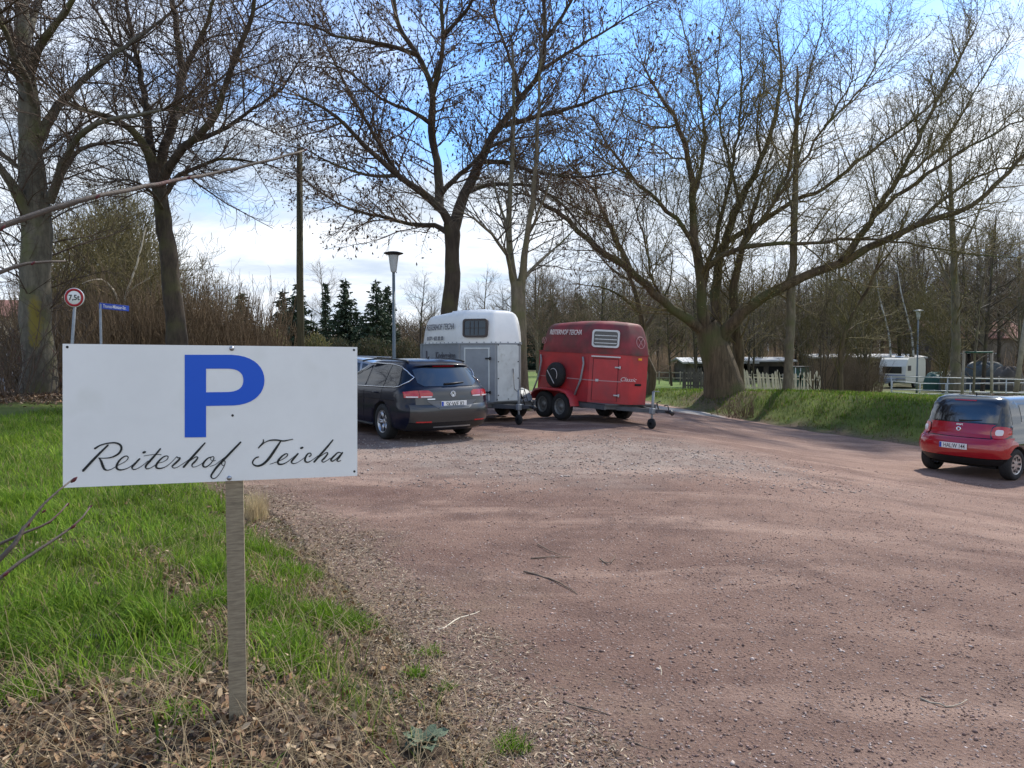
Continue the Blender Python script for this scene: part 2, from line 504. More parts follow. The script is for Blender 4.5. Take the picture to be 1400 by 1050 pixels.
def add_bits(name, m, size, per_tip, levels, drop=0, spread=.06, elong=1):
    def fn(rg, tips, allt, root):
        pts = []
        for p, lv in tips:
            if lv in levels:
                k = per_tip if per_tip >= 1 else (1 if rg.random() < per_tip else 0)
                for _ in range(int(k)): pts.append(p)
        if not pts: return
        v, f = bits_mesh(rg, pts, size, None, drop, spread, elong)
        link(name, npmesh(name, v, f), m, root)
    return fn

def L2(d, pts, dz=0.0, d1=None):
    """limb from pixels at depth d (list of extra depths optional)"""
    out = []
    for i, p in enumerate(pts):
        dd = d + (p[2] if len(p) > 2 else 0)
        out.append(at(p[0], p[1], dd))
    return out
def radii(w0, w1, n, pw=1.0):
    return [w0 + (w1 - w0) * (i / (n - 1)) ** pw for i in range(n)]
def limb(d, pts, w0, w1): return (L2(d, pts), radii(w0, w1, len(pts), .8))

CF = [dict(space=.42, len=2.3, ang=.85, wander=.11, up=.02, n=7, r=.028, rend=.007, start=.12),
      dict(space=.26, len=1.0, ang=.8, wander=.14, up=.02, n=5, r=.011, rend=.005, start=.1),
      dict(space=.16, len=.42, ang=.75, wander=.15, up=.02, n=3, r=.006, rend=.004, start=.15)]
def cf(**k):
    o = []
    for i, c in enumerate(CF):
        c = dict(c)
        for kk, v in k.items():
            if isinstance(v, (list, tuple)): c[kk] = v[i]
            else: c[kk] = v
        o.append(c)
    return o

def basept(px, Y):
    x = (px - 700) / F * Y
    return (x, Y, Hs(x, Y) - .05)

# ---- tall tree at the left edge
d = 19.0; b0 = basept(48, d)
fl = lambda p, k: (p[0] + k, p[1], p[2])
t1 = [([b0, at(54, 515, d), at(50, 450, d), at(49, 400, d), at(50, 300, d), at(44, 230, d), at(40, 150, d), at(33, 70, d), at(28, -20, d), at(22, -120, d)],
       [.46, .40, .36, .35, .36, .30, .24, .18, .14, .09]),
      limb(d, [(54, 315), (35, 285, -.3), (15, 250, -.6), (-10, 215, -1), (-60, 150, -2)], .20, .05),
      limb(d, [(52, 190), (72, 158, .4), (91, 132, .8), (125, 98, 1.2), (183, 55, 2), (230, 20, 2.4)], .15, .035),
      limb(d, [(68, 275), (80, 240, -.4), (92, 213, -.8), (119, 178, -1.4), (150, 164, -1.8), (185, 158, -2.2), (222, 150, -2.6)], .12, .03),
      limb(d, [(42, 180), (28, 110, .5), (12, 50, 1), (-15, -20, 1.5)], .15, .05),
      limb(d, [(40, 95), (60, 55, -.6), (80, 30, -1), (105, -10, -1.5), (140, -60, -2)], .12, .04),
      limb(d, [(48, 150), (30, 95, -1), (5, 40, -2), (-20, 0, -3)], .11, .03),
      limb(d, [(75, 255), (110, 205, 1), (160, 195, 1.8), (210, 205, 2.4), (250, 225, 3)], .07, .02),
      limb(d, [(45, 240), (20, 225, 1), (-20, 190, 2), (-60, 170, 3)], .09, .03),
      limb(d, [(34, 60), (50, 10, 1), (60, -60, 2)], .12, .04),
      ]
make_tree('broadleaf_tree', 'tall bare tree with yellow lichen patch at left edge, trunk behind brown stems', 'tree', t1,
          cf(space=[.24, .20, .15], len=[2.7, 1.2, .48], up=[.0, .0, .0]), [M['bark']], M['twig_dark'], 3, limbspawn=0, step=.3, sides=14)
T1root = bpy.data.objects['broadleaf_tree']
# yellow lichen patch grown into the bark of this tree
lm = mat('bark_lichened', (.135, .12, .09), .9, var=.35, scale=9, bump=1, bscale=14, tint2=(.12, .12, .045), t2scale=1.3, t2lo=.5, t2hi=.68, stretch=(1, 1, .35))
_n = lm.node_tree; _tc = _n.nodes.new('ShaderNodeTexCoord'); _s = _n.nodes.new('ShaderNodeSeparateXYZ'); _n.links.new(_tc.outputs['Object'], _s.inputs[0])
_c = at(58, 442, d)
def _m(op, a, b):
    q = _n.nodes.new('ShaderNodeMath'); q.operation = op
    for i_, v_ in enumerate((a, b)):
        if isinstance(v_, (int, float)): q.inputs[i_].default_value = v_
        else: _n.links.new(v_, q.inputs[i_])
    return q.outputs[0]
_ex = _m('POWER', _m('DIVIDE', _m('SUBTRACT', _s.outputs[0], _c[0] - b0[0]), .15), 2); _ez = _m('POWER', _m('DIVIDE', _m('SUBTRACT', _s.outputs[2], _c[2] - b0[2]), .72), 4)
_ey = _m('MULTIPLY', _m('GREATER_THAN', _s.outputs[1], .1), 9)
_nz = _n.nodes.new('ShaderNodeTexNoise'); _nz.inputs['Scale'].default_value = 7; _nz.inputs['Detail'].default_value = 8; _nz.inputs['Roughness'].default_value = .7; _n.links.new(_tc.outputs['Object'], _nz.inputs['Vector'])
_f = _m('ADD', _m('ADD', _m('ADD', _ex, _ez), _ey), _m('MULTIPLY', _nz.outputs['Fac'], 2.2))
_r = _n.nodes.new('ShaderNodeMapRange'); _r.inputs[1].default_value = 1.35; _r.inputs[2].default_value = 2.05; _r.inputs[3].default_value = 1; _r.inputs[4].default_value = 0; _n.links.new(_f, _r.inputs[0])
_x = _n.nodes.new('ShaderNodeMix'); _x.data_type = 'RGBA'; _n.links.new(_r.outputs[0], _x.inputs[0]); _b = _n.nodes['Principled BSDF']
_n.links.new(_b.inputs['Base Color'].links[0].from_socket, _x.inputs[6]); _x.inputs[7].default_value = (.21, .165, .035, 1); _n.links.new(_x.outputs[2], _b.inputs['Base Color'])
[c for c in T1root.children if c.name.startswith('trunk')][0].data.materials[0] = lm

# ---- second left tree
d = 21.0; b0 = basept(246, d)
t2 = [([b0, at(241, 450, d), at(233, 380, d), at(224, 300, d), at(214, 245, d), at(207, 215, d)], [.36, .27, .24, .205, .20, .17]),
      limb(d, [(212, 235), (198, 200, -.3), (180, 178, -.6), (150, 160, -1.2), (105, 148, -2), (70, 120, -2.6)], .15, .03),
      limb(d, [(214, 245), (225, 200, .3), (238, 165, .6), (248, 110, 1), (243, 50, 1.2), (232, -20, 1.4), (225, -90, 1.6)], .16, .06),
      limb(d, [(218, 255), (240, 215, -.5), (262, 193, -.8), (290, 165, -1.2), (305, 125, -1.6), (322, 80, -2), (345, 20, -2.4), (355, -40, -2.8)], .14, .04),
      limb(d, [(222, 270), (245, 240, .5), (285, 222, 1), (330, 218, 1.5), (375, 228, 2)], .09, .02),
      limb(d, [(262, 193), (300, 180, .5), (345, 150, 1), (385, 120, 1.6), (410, 80, 2)], .08, .02),
      limb(d, [(248, 110), (270, 60, -.5), (290, 10, -1), (300, -50, -1.4)], .09, .03),
      limb(d, [(207, 215), (200, 150, 1), (190, 90, 1.8), (175, 20, 2.4), (165, -50, 3)], .13, .04),
      limb(d, [(190, 90), (160, 60, 2), (130, 10, 2.4), (110, -40, 3)], .07, .025),
      limb(d, [(238, 165), (275, 130, 2), (310, 100, 3), (350, 60, 4)], .07, .02),
      limb(d, [(225, 290), (205, 260, -1), (175, 245, -1.8), (140, 250, -2.4)], .05, .015),
      ]
make_tree('broadleaf_tree', 'dark bare tree forking low, second from the left, behind the parking sign', 'tree', t2,
          cf(space=[.22, .18, .14], len=[2.7, 1.2, .48], wander=[.13, .16, .16]), [M['bark_dark']], M['twig_dark'], 5, limbspawn=1, step=.3, sides=12)

# ---- middle tree with hanging bits
d = 23.0; b0 = basept(612, d)
t3 = [([b0, at(612, 500, d), at(615, 425, d), at(619, 359, d), at(617, 305, d)], [.38, .28, .25, .23, .25]),
      limb(d, [(619, 318), (628, 285, .2), (645, 245, .4), (660, 212, .5), (675, 185, .6), (692, 163, .8), (710, 136, 1), (740, 96, 1.2), (745, 40, 1.4), (738, -40, 1.6)], .20, .05),
      limb(d, [(616, 315), (605, 290, -.2), (575, 262, -.6), (549, 245, -1), (501, 201, -1.6), (457, 158, -2.2), (409, 131, -2.8)], .17, .03),
      limb(d, [(600, 286, -.2), (600, 236, .2), (590, 180, .5), (591, 127, .7), (577, 85, 1), (545, 35, 1.3), (535, -30, 1.6)], .15, .06),
      limb(d, [(591, 130, .7), (603, 85, .4), (606, 40, .2), (600, -30, 0)], .10, .04),
      limb(d, [(612, 318), (595, 309, .5), (560, 306, 1), (520, 296, 1.4), (479, 286, 1.8), (445, 268, 2.2), (420, 248, 2.5)], .10, .02),
      limb(d, [(601, 268), (620, 246, -.3), (640, 230, -.6), (668, 202, -1), (700, 190, -1.4)], .09, .04),
      limb(d, [(658, 221, .4), (690, 222, 0), (725, 233, -.6), (770, 241, -1.2), (816, 240, -1.8), (850, 232, -2.2)], .09, .02),
      limb(d, [(640, 262, .4), (668, 253, 1), (724, 254, 1.6), (764, 276, 2), (800, 315, 2.4), (825, 350, 2.8)], .09, .015),
      limb(d, [(685, 172, .7), (733, 160, 0), (780, 148, -.8), (820, 132, -1.4), (870, 118, -2)], .09, .02),
      limb(d, [(572, 76, 1), (531, 61, .4), (474, 53, -.2), (426, 35, -.8), (385, 30, -1.4)], .08, .02),
      limb(d, [(549, 245, -1), (530, 215, -.2), (500, 165, .6), (470, 110, 1.4), (445, 60, 2)], .09, .02),
      limb(d, [(590, 170, .5), (560, 150, 0), (520, 135, -.6), (480, 100, -1.2), (450, 85, -1.8)], .07, .02),
      limb(d, [(740, 96, 1.2), (780, 70, 1.6), (830, 40, 2), (880, 10, 2.4)], .07, .02),
      limb(d, [(710, 136, 1), (700, 90, 2), (680, 30, 3), (670, -30, 3.6)], .08, .03),
      limb(d, [(742, 60, 1.3), (770, 20, .8), (800, -40, .4)], .07, .03),
      limb(d, [(545, 240, -1), (500, 240, -1.8), (460, 225, -2.4), (420, 205, -3)], .06, .015),
      limb(d, [(606, 50, .2), (640, 10, -.6), (660, -40, -1.4)], .07, .03),
      ]
def bits3(rg, tips, allt, root):
    add_bits('dead_leaves', M['catkin'], .046, 1, (1, 2), .1, .07, 1.6)(rg, [t for t in tips if rg.random() < .85], allt, root)
make_tree('broadleaf_tree', 'spreading bare tree with dark hanging dead leaves behind the white horse trailer', 'tree', t3,
          cf(space=[.22, .19, .15], len=[2.6, 1.1, .42], wander=[.13, .16, .16], up=[0, -.02, -.04]), [M['bark_dark']], M['twig_brown'], 8, limbspawn=1, bits=bits3, sides=12)

# ---- twin-stemmed tree
d = 20.5; b0 = basept(712, d)
t4 = [([b0, at(710, 500, d), at(708, 430, d), at(708, 385, d)], [.32, .24, .21, .2]),
      limb(d, [(705, 395), (699, 360, .1), (696, 300, .3), (700, 220, .5), (702, 140, .7), (700, 60, .9)], .13, .03),
      limb(d, [(711, 395), (717, 350, -.2), (725, 300, -.4), (732, 230, -.6), (736, 150, -.8), (740, 80, -1)], .12, .03),
      limb(d, [(704, 392), (692, 350, -.5), (672, 320, -1), (650, 300, -1.4), (630, 290, -1.8)], .07, .015),
      limb(d, [(712, 388), (735, 360, .5), (755, 342, 1), (775, 325, 1.4), (800, 290, 1.8)], .06, .012),
      limb(d, [(698, 330), (680, 270, .6), (665, 220, 1)], .05, .015),
      limb(d, [(722, 320), (745, 270, -.6), (760, 210, -1)], .05, .015)]
make_tree('broadleaf_tree', 'slim twin-stemmed bare tree standing between the white and the red trailer', 'tree', t4,
          cf(space=[.30, .26, .2], len=[1.7, .8, .35], up=[.03, .02, .0]), [M['bark']], M['twig_grey'], 12, limbspawn=1, sides=10)

# ---- big willow
d = 30.0; b0 = basept(992, d)
t5 = [([(b0[0], b0[1], b0[2] - .3), at(988, 520, d), at(981, 490, d), at(972, 465, d), at(964, 445, d)], [.92, .76, .64, .55, .46]),
      limb(d, [(966, 456), (940, 437, -.5), (905, 411, -1), (863, 370, -1.8), (817, 339, -2.4), (776, 303, -3), (745, 280, -3.4), (715, 265, -3.8)], .30, .05),
      limb(d, [(863, 372, -1.8), (848, 340, -1.4), (830, 300, -1), (812, 262, -.6), (790, 236, -.2), (770, 215, 0)], .15, .03),
      limb(d, [(966, 458), (960, 430, -.2), (957, 380, -.4), (950, 330, -.6), (946, 270, -.8), (941, 216, -1), (925, 170, -1.4), (900, 130, -1.8), (880, 90, -2)], .34, .04),
      limb(d, [(952, 345, -.5), (935, 312, -1), (900, 275, -1.4), (862, 240, -1.8), (830, 195, -2.2), (810, 160, -2.6)], .15, .03),
      limb(d, [(980, 470), (979, 430, .6), (979, 385, 1), (990, 335, 1.4), (1010, 280, 1.6), (1040, 220, 1.8), (1062, 150, 2), (1068, 90, 2.2), (1062, 40, 2.4)], .36, .04),
      limb(d, [(959, 372, -.4), (985, 352, -1), (1012, 339, -1.4), (1035, 310, -1.8), (1060, 275, -2.2), (1095, 225, -2.6), (1135, 160, -3), (1165, 110, -3.2)], .17, .03),
      limb(d, [(985, 468), (1005, 438, -.6), (1028, 416, -1), (1065, 394, -1.4), (1101, 378, -1.8), (1153, 357, -2.2), (1204, 331, -2.6), (1266, 303, -3), (1330, 280, -3.4), (1380, 235, -3.8), (1420, 190, -4)], .36, .06),
      limb(d, [(1150, 358, -2.2), (1172, 330, -2), (1189, 303, -1.8), (1225, 247, -1.4), (1256, 190, -1), (1286, 128, -.6), (1318, 70, -.2), (1335, 35, 0)], .20, .03),
      limb(d, [(1195, 295, -1.8), (1225, 268, -2.2), (1256, 246, -2.6), (1300, 215, -3), (1345, 190, -3.4), (1400, 165, -3.8)], .13, .03),
      limb(d, [(995, 330, 1.4), (1040, 305, 1), (1085, 275, .6), (1127, 257, .2), (1173, 221, -.2), (1220, 185, -.4), (1266, 150, -.8), (1300, 110, -1)], .16, .03),
      limb(d, [(1012, 339, -1.4), (1060, 333, -2), (1110, 331, -2.4), (1170, 327, -2.8), (1240, 333, -3.2), (1310, 345, -3.6), (1390, 352, -4)], .12, .02),
      limb(d, [(958, 400, 0), (975, 340, .8), (992, 270, 1.2), (1008, 190, 1.6), (1015, 120, 1.8), (1012, 50, 2)], .16, .03),
      limb(d, [(946, 290, -.8), (957, 240, 0), (964, 190, .6), (955, 120, 1.2), (940, 60, 1.6), (930, 20, 2)], .12, .025),
      limb(d, [(1225, 247, -1.4), (1250, 232, -.6), (1290, 195, 0), (1320, 150, .4), (1350, 95, .8), (1380, 50, 1)], .09, .02),
      limb(d, [(1250, 310, -3), (1300, 265, -2.6), (1350, 235, -2.2), (1405, 225, -1.8)], .09, .03),
      limb(d, [(1060, 275, -2.2), (1080, 220, -2.4), (1090, 160, -2.6), (1110, 90, -2.8), (1125, 30, -3)], .09, .02),
      limb(d, [(1128, 172, -3), (1160, 140, -2.6), (1195, 95, -2.2), (1215, 50, -1.8)], .06, .02),
      limb(d, [(830, 300, -1), (800, 290, -1.6), (765, 270, -2), (730, 255, -2.6)], .07, .02),
      limb(d, [(905, 411, -1), (890, 370, -1.6), (880, 320, -2), (868, 280, -2.4)], .08, .02),
      limb(d, [(862, 240, -1.8), (840, 230, -2.4), (800, 200, -3), (770, 190, -3.4)], .06, .02),
      limb(d, [(1010, 280, 1.6), (1000, 230, 2.2), (985, 170, 2.8), (980, 100, 3.2), (985, 40, 3.6)], .10, .025),
      limb(d, [(1040, 220, 1.8), (1035, 170, 2.6), (1045, 110, 3.2), (1040, 40, 3.8)], .08, .02),
      limb(d, [(925, 170, -1.4), (900, 175, -2), (865, 165, -2.6), (840, 140, -3)], .06, .02),
      limb(d, [(941, 216, -1), (920, 215, .6), (890, 195, 1.4), (860, 190, 2)], .06, .02),
      ([basept(1010, d + 1.2), at(1010, 500, d + 1), at(1006, 450, d + .8), at(1002, 400, d + .6), at(1012, 350, d + .6), at(1030, 290, d + .8), at(1045, 240, d + 1)], [.34, .3, .27, .22, .17, .1, .06]),
      ]
t5 = [t5[0]] + [(p_, [q_ * .80 for q_ in r_]) for p_, r_ in t5[1:]]
def bits5(rg, tips, allt, root):
    add_bits('buds', M['bud'], .030, 1, (1, 2), .02, .03, 1.5)(rg, [t for t in tips if rg.random() < .7], allt, root)
make_tree('willow_tree', 'huge spreading bare willow with many limbs from one thick trunk on the bank', 'tree', t5,
          cf(space=[.24, .22, .20], len=[3.1, 1.4, .52], up=[.06, .04, .03], lift=[.7, .4, .2], r=[.03, .012, .007]), [M['bark_willow']], M['twig_willow'], 21, limbspawn=1, bits=bits5, sides=12, step=.4, jit=.03)

# ---- slim trunk in front of the picket fence
d = 28.5
t6 = [([basept(1077, d), at(1079, 480, d), at(1083, 380, d), at(1087, 280, d), at(1089, 180, d), at(1090, 90, d)], [.20, .165, .145, .12, .09, .04]),
      limb(d, [(1086, 300), (1070, 240, .8), (1055, 190, 1.4)], .05, .015), limb(d, [(1088, 230), (1105, 170, -.5), (1120, 120, -1)], .05, .015),
      limb(d, [(1089, 180), (1075, 120, .5), (1070, 70, 1)], .04, .012)]
make_tree('broadleaf_tree', 'straight slender tree trunk on the bank in front of the pale picket fence', 'tree', t6,
          cf(space=[.6, .4, .28], len=[1.3, .7, .3], up=[.05, .02, 0]), [M['bark']], M['twig_willow'], 31, limbspawn=1, sides=10)
d = 29.5
t7 = [([basept(1150, d), at(1149, 490, d), at(1155, 455, d), at(1172, 420, d), at(1188, 395, d), at(1200, 360, d)], [.14, .10, .09, .08, .065, .04]),
      limb(d, [(1155, 455), (1180, 440, .5), (1210, 432, 1)], .04, .012), limb(d, [(1180, 408), (1160, 380, .5), (1150, 340, 1)], .04, .012),
      limb(d, [(1195, 375), (1220, 340, -.5), (1235, 300, -1)], .04, .012)]
make_tree('broadleaf_tree', 'small leaning mossy tree curving right on the bank beyond the picket fence', 'tree', t7,
          cf(space=[.4, .34, .24], len=[1.5, .75, .3], up=[-.03, -.05, -.05]), [M['bark_willow']], M['twig_olive'], 33, limbspawn=0, sides=8)
d = 33.0
t8 = [([basept(888, d), at(893, 512, d), at(884, 490, d), at(880, 460, d), at(874, 420, d), at(862, 380, d), at(850, 340, d)], [.22, .19, .16, .14, .12, .09, .05]),
      limb(d, [(880, 450), (900, 420, .5), (915, 390, 1), (920, 350, 1.4)], .10, .02), limb(d, [(876, 430), (855, 410, -.5), (830, 395, -1), (800, 390, -1.4)], .09, .02),
      limb(d, [(864, 385), (840, 370, .5), (815, 345, 1)], .07, .02)]
make_tree('broadleaf_tree', 'gnarled crooked tree behind the drawbar of the red trailer', 'tree', t8,
          cf(space=[.4, .32, .24], len=[1.9, .9, .35]), [M['bark_willow']], M['twig_thicket'], 35, limbspawn=0, sides=8)
d = 38.0
t9 = [([basept(1307, d), at(1307, 470, d), at(1306, 400, d), at(1303, 330, d), at(1300, 270, d), at(1298, 200, d)], [.28, .21, .19, .15, .11, .05]),
      limb(d, [(1306, 400), (1280, 350, .5), (1262, 310, 1)], .08, .02), limb(d, [(1304, 360), (1330, 310, -.5), (1345, 270, -1)], .08, .02),
      limb(d, [(1301, 300), (1285, 250, .5), (1275, 210, 1)], .06, .02)]
make_tree('broadleaf_tree', 'tall bare tree behind the grey railing, just right of the caravan', 'tree', t9,
          cf(space=[.45, .36, .26], len=[2.4, 1.0, .4]), [M['bark']], M['twig_willow'], 37, limbspawn=0, sides=8)
mk('birch', (.55, .54, .50), .8, tint2=(.10, .09, .08), t2scale=2.5, t2lo=.5, t2hi=.6)
# ------------------------------------------------------------------ background trees
def bare_proto(seed, h, spread, mtr, mtw, stems=1, dens=1.0):
    rg = random.Random(seed); limbs = []
    for s in range(stems):
        a = rg.random() * 6.28; lean = (.05 if stems == 1 else .22) * h
        top = (math.cos(a) * lean, math.sin(a) * lean, h * (.85 + .2 * rg.random()))
        mid = (top[0] * .35 + rg.gauss(0, .15), top[1] * .35 + rg.gauss(0, .15), h * .45)
        r = h * .0088 / math.sqrt(stems)
        limbs.append(([(0, 0, 0), mid, top], [r * 1.5, r, r * .2]))
        nl = int(9 * spread / math.sqrt(stems))
        for i in range(nl):
            f = .28 + .65 * i / nl; b = rg.random() * 6.28
            p = tuple(mid[k] * min(1, f / .45) + (top[k] - mid[k]) * max(0, (f - .45) / .55) for k in range(3))
            L = h * .32 * (1.15 - f) * (.7 + .6 * rg.random())
            e = (p[0] + math.cos(b) * L, p[1] + math.sin(b) * L, p[2] + L * (.7 + .5 * rg.random()))
            m = ((p[0] + e[0]) / 2 + rg.gauss(0, .1) * L, (p[1] + e[1]) / 2 + rg.gauss(0, .1) * L, (p[2] * .6 + e[2] * .4))
            limbs.append(([p, m, e], [r * .7 * (1.2 - f), r * .45 * (1.2 - f), .012]))
    c2 = [dict(space=.36 / dens, len=h * .14, ang=.75, wander=.13, up=.05, n=4, r=.028, rend=.012, start=.12),
          dict(space=.30 / dens, len=h * .07, ang=.75, wander=.15, up=.03, n=3, r=.015, rend=.009, start=.1)]
    tr = Tubes(); T = [Tubes(), Tubes()]; tips = []
    for pts, rad in limbs:
        q, r = resample(pts, rad, 1.0, .03, rg); tr.add(q, r); spawn(rg, q, r, 0, c2, T, tips)
    al = Tubes()
    for t in T:
        for k, l in t.g.items(): al.g.setdefault(k, []).extend(l)
    return tr.mesh('trunk', 5), al.mesh('crown', 3), mtr, mtw

def plant(proto, name, x, y, label, cat, group, s=1.0, rz=None, z=None):
    o = empty(name, (x, y, (Hs(x, y) if z is None else z) - .1), label, cat, group, rnd.random() * 6.28 if rz is None else rz)
    o.scale = (s, s, s)
    link('trunk', proto[0], None, o); link('crown', proto[1], None, o)
    return o
def proto_mats(p):
    p[0].materials.append(p[2]); p[1].materials.append(p[3]); return p

PW = [proto_mats(bare_proto(100 + i, h, sp, M['bark'] if i % 2 else M['bark_dark'], [M['twig_grey'], M['twig_thicket'], M['twig_olive'], M['twig_thicket'], M['twig_grey']][i]))
      for i, (h, sp) in enumerate([(17, 1.2), (15, 1.4), (13, 1.5), (19, 1.0), (11, 1.6)])]
LB = ['tall grey bare woodland tree in the wood behind the field', 'brown-twigged bare woodland tree in the wood behind the field', 'olive-tinged bare woodland tree in the wood behind the field',
      'very tall thin bare woodland tree in the wood behind the field', 'low broad bare woodland tree in the wood behind the field']
rg = random.Random(5)
wood = []
for i in range(150):
    px = 715 + rg.random() * 760
    Y = 44 + 66 * rg.random() ** .8
    if px < 840: Y = max(Y, 62)
    x = (px - 700) / F * Y
    if 38 < Y < 67 and 1185 < px < 1295: Y = 72 + rg.random() * 25; x = (px - 700) / F * Y
    if 985 < px < 1260 and Y < 56: Y += 14; x = (px - 700) / F * Y
    k = rg.randrange(5)
    plant(PW[k], 'woodland_tree', x, Y, LB[k], 'tree', 'bare woodland trees behind the field and the stables', min(1.1, ((.115 if px < 1130 else .19) * Y + 1.5) * (.85 + .35 * rg.random()) / [17, 15, 13, 19, 11][k]))
# smaller bare trees beyond the parked cars, centre
for px, Y, s, k in [(575, 75, .62, 0), (592, 88, .7, 2), (640, 80, .62, 1), (660, 95, .7, 3), (690, 85, .75, 2), (545, 110, .6, 4), (445, 100, .65, 3), (425, 95, .5, 4), (735, 70, .8, 1), (560, 70, .45, 4)]:
    plant(PW[k], 'bare_tree', (px - 700) / F * Y, Y, 'small bare tree on the skyline beyond the parked cars and the white trailer', 'tree', 'small bare trees on the skyline beyond the cars', s)

# thicket on the left
PO = [proto_mats(bare_proto(200 + i, h, 1.8, M['bark'], M['twig_olive'], stems=6, dens=1.3)) for i, h in enumerate([8.5, 7.2])]
for px, Y, s, k in [(120, 30, 1.0, 0), (175, 33, 1.05, 1), (215, 31, .95, 0), (85, 36, 1.1, 1), (270, 36, .72, 1), (150, 27, .8, 1), (245, 29, .7, 0), (100, 28, .85, 0), (195, 36, 1.2, 0), (140, 37, 1.25, 1), (230, 38, 1.1, 1), (110, 40, 1.3, 0), (165, 42, 1.35, 0), (290, 33, .62, 0), (75, 31, .9, 1), (205, 27, .75, 1)]:
    plant(PO[k], 'olive_tree' if 0 else 'thicket_tree', (px - 700) / F * Y, Y, 'multi-stemmed bare tree with olive-yellow twigs in the thicket behind the street signs', 'tree', 'olive-twigged trees in the left thicket', s)

for px, Y, s, k in [(1185, 44, 1.0, 0), (1290, 46, 1.0, 1), (1245, 70, 1.3, 1), (1290, 64, 1.1, 0), (1160, 60, 1.2, 0), (1100, 66, 1.2, 1), (1040, 70, 1.2, 0)]:
    plant(PO[k], 'thicket_tree', (px - 700) / F * Y, Y, 'multi-stemmed bare tree with olive twigs behind the railing and the caravan', 'tree', 'olive-twigged trees behind the railing and the caravan', s)

def thicket_proto(seed, h, n, w):
    rg = random.Random(seed); st_ = Tubes(); T = [Tubes(), Tubes()]; tips = []
    c2 = [dict(space=.30, len=.75, ang=.45, wander=.1, up=.10, n=4, r=.008, rend=.004, start=.2),
          dict(space=.25, len=.32, ang=.6, wander=.1, up=.05, n=2, r=.005, rend=.003, start=.2)]
    for i in range(n):
        a = rg.random() * 6.28; rr = w * math.sqrt(rg.random()); x, y = rr * math.cos(a), rr * math.sin(a)
        d0 = vnorm((x * .16 + rg.gauss(0, .13), y * .16 + rg.gauss(0, .13), 1))
        q, r = branch(rg, (x, y, 0), d0, h * (.55 + .6 * rg.random()), .016, .005, 7, .06, .06)
        st_.add(q, r); spawn(rg, q, r, 0, c2, T, tips)
    al = Tubes()
    for t in T:
        for k, l in t.g.items(): al.g.setdefault(k, []).extend(l)
    a = st_.mesh('stem', 4); b = al.mesh('crown', 3)
    return a, b, M['twig_thicket'], M['twig_thicket']
PT = [proto_mats(thicket_proto(300 + i, h, 110, 1.35)) for i, h in enumerate([3.3, 2.8])]
def shrub(proto, x, y, label, group, s=1):
    o = empty('shrub', (x, y, Hs(x, y) - .05), label, 'shrub', group, rnd.random() * 6.28); o.scale = (s, s, s)
    link('stem', proto[0], None, o); link('twigs', proto[1], None, o); return o
for i in range(27):
    px = 62 + i * 10.2; Y = 24.5 + (i * 37 % 7) * .8
    shrub(PT[i % 2], (px - 700) / F * Y, Y, 'dense brown leafless shrub in the hedge row behind the parking sign', 'leafless brown shrubs in the left hedge row', 1.0 + .12 * (i % 3))
for px, Y, s in [(330, 34, .9), (350, 36, .75), (310, 30, .9)]:
    shrub(PT[0], (px - 700) / F * Y, Y, 'dense brown leafless shrub in the hedge row behind the parking sign', 'leafless brown shrubs in the left hedge row', s)
for i in range(16):
    px = 1122 + (i * 37 % 62) ; Y = 40 + (i * 53 % 17)
    shrub(PT[i % 2], (px - 700) / F * Y, Y, 'brown leafless scrub between the pale fence and the caravan', 'brown scrub between the pale fence and the caravan', .45 + .2 * (i % 3))
# shoots round the left trunk
def shoots(x, y, n, w, h, label, seed, name='shrub', m='branch_near'):
    rg = random.Random(seed); T = Tubes(); z0 = Hs(x, y)
    for i in range(n):
        a = rg.random() * 6.28; rr = w * rg.random(); px_, py_ = rr * math.cos(a), rr * math.sin(a) * .6
        q, r = branch(rg, (px_, py_, -.05), vnorm((px_ * .5 + rg.gauss(0, .3), py_ * .5 + rg.gauss(0, .3), 1)), h * (.4 + .8 * rg.random()), .014, .004, 7, .1, .02)
        T.add(q, r)
        for j in range(3):
            k = rg.randrange(2, 6); b, br = branch(rg, q[k], vnorm((rg.gauss(0, .7), rg.gauss(0, .7), .8)), h * .3, .007, .003, 4, .1, 0); T.add(b, br)
    o = link(name, T.mesh(name, 4), M[m]); o.location = (x, y, z0); tagp(o, label, 'shrub'); return o
shoots(at(30, 540, 18.2)[0], 18.2, 34, .9, 2.6, 'arching bare shoots at the foot of the leftmost tree', 41)
shoots(at(80, 540, 19.5)[0], 19.5, 60, .8, 2.3, 'reddish brown upright shoots between the leftmost tree and the parking sign', 42, m='twig_thicket')
shoots(at(6, 540, 17.4)[0], 17.4, 20, .5, 2.6, 'thin dark shoots beside the road at the photo left edge', 43, m='twig_dark')
o = shoots(at(1020, 520, 26.4)[0], 26.4, 60, 1.2, .9, 'low brown scrub at the right of the willow trunk', 44, m='twig_thicket')
for k, (px, Y) in enumerate([(1125, 29), (1118, 30.5), (1133, 31)]):
    pass
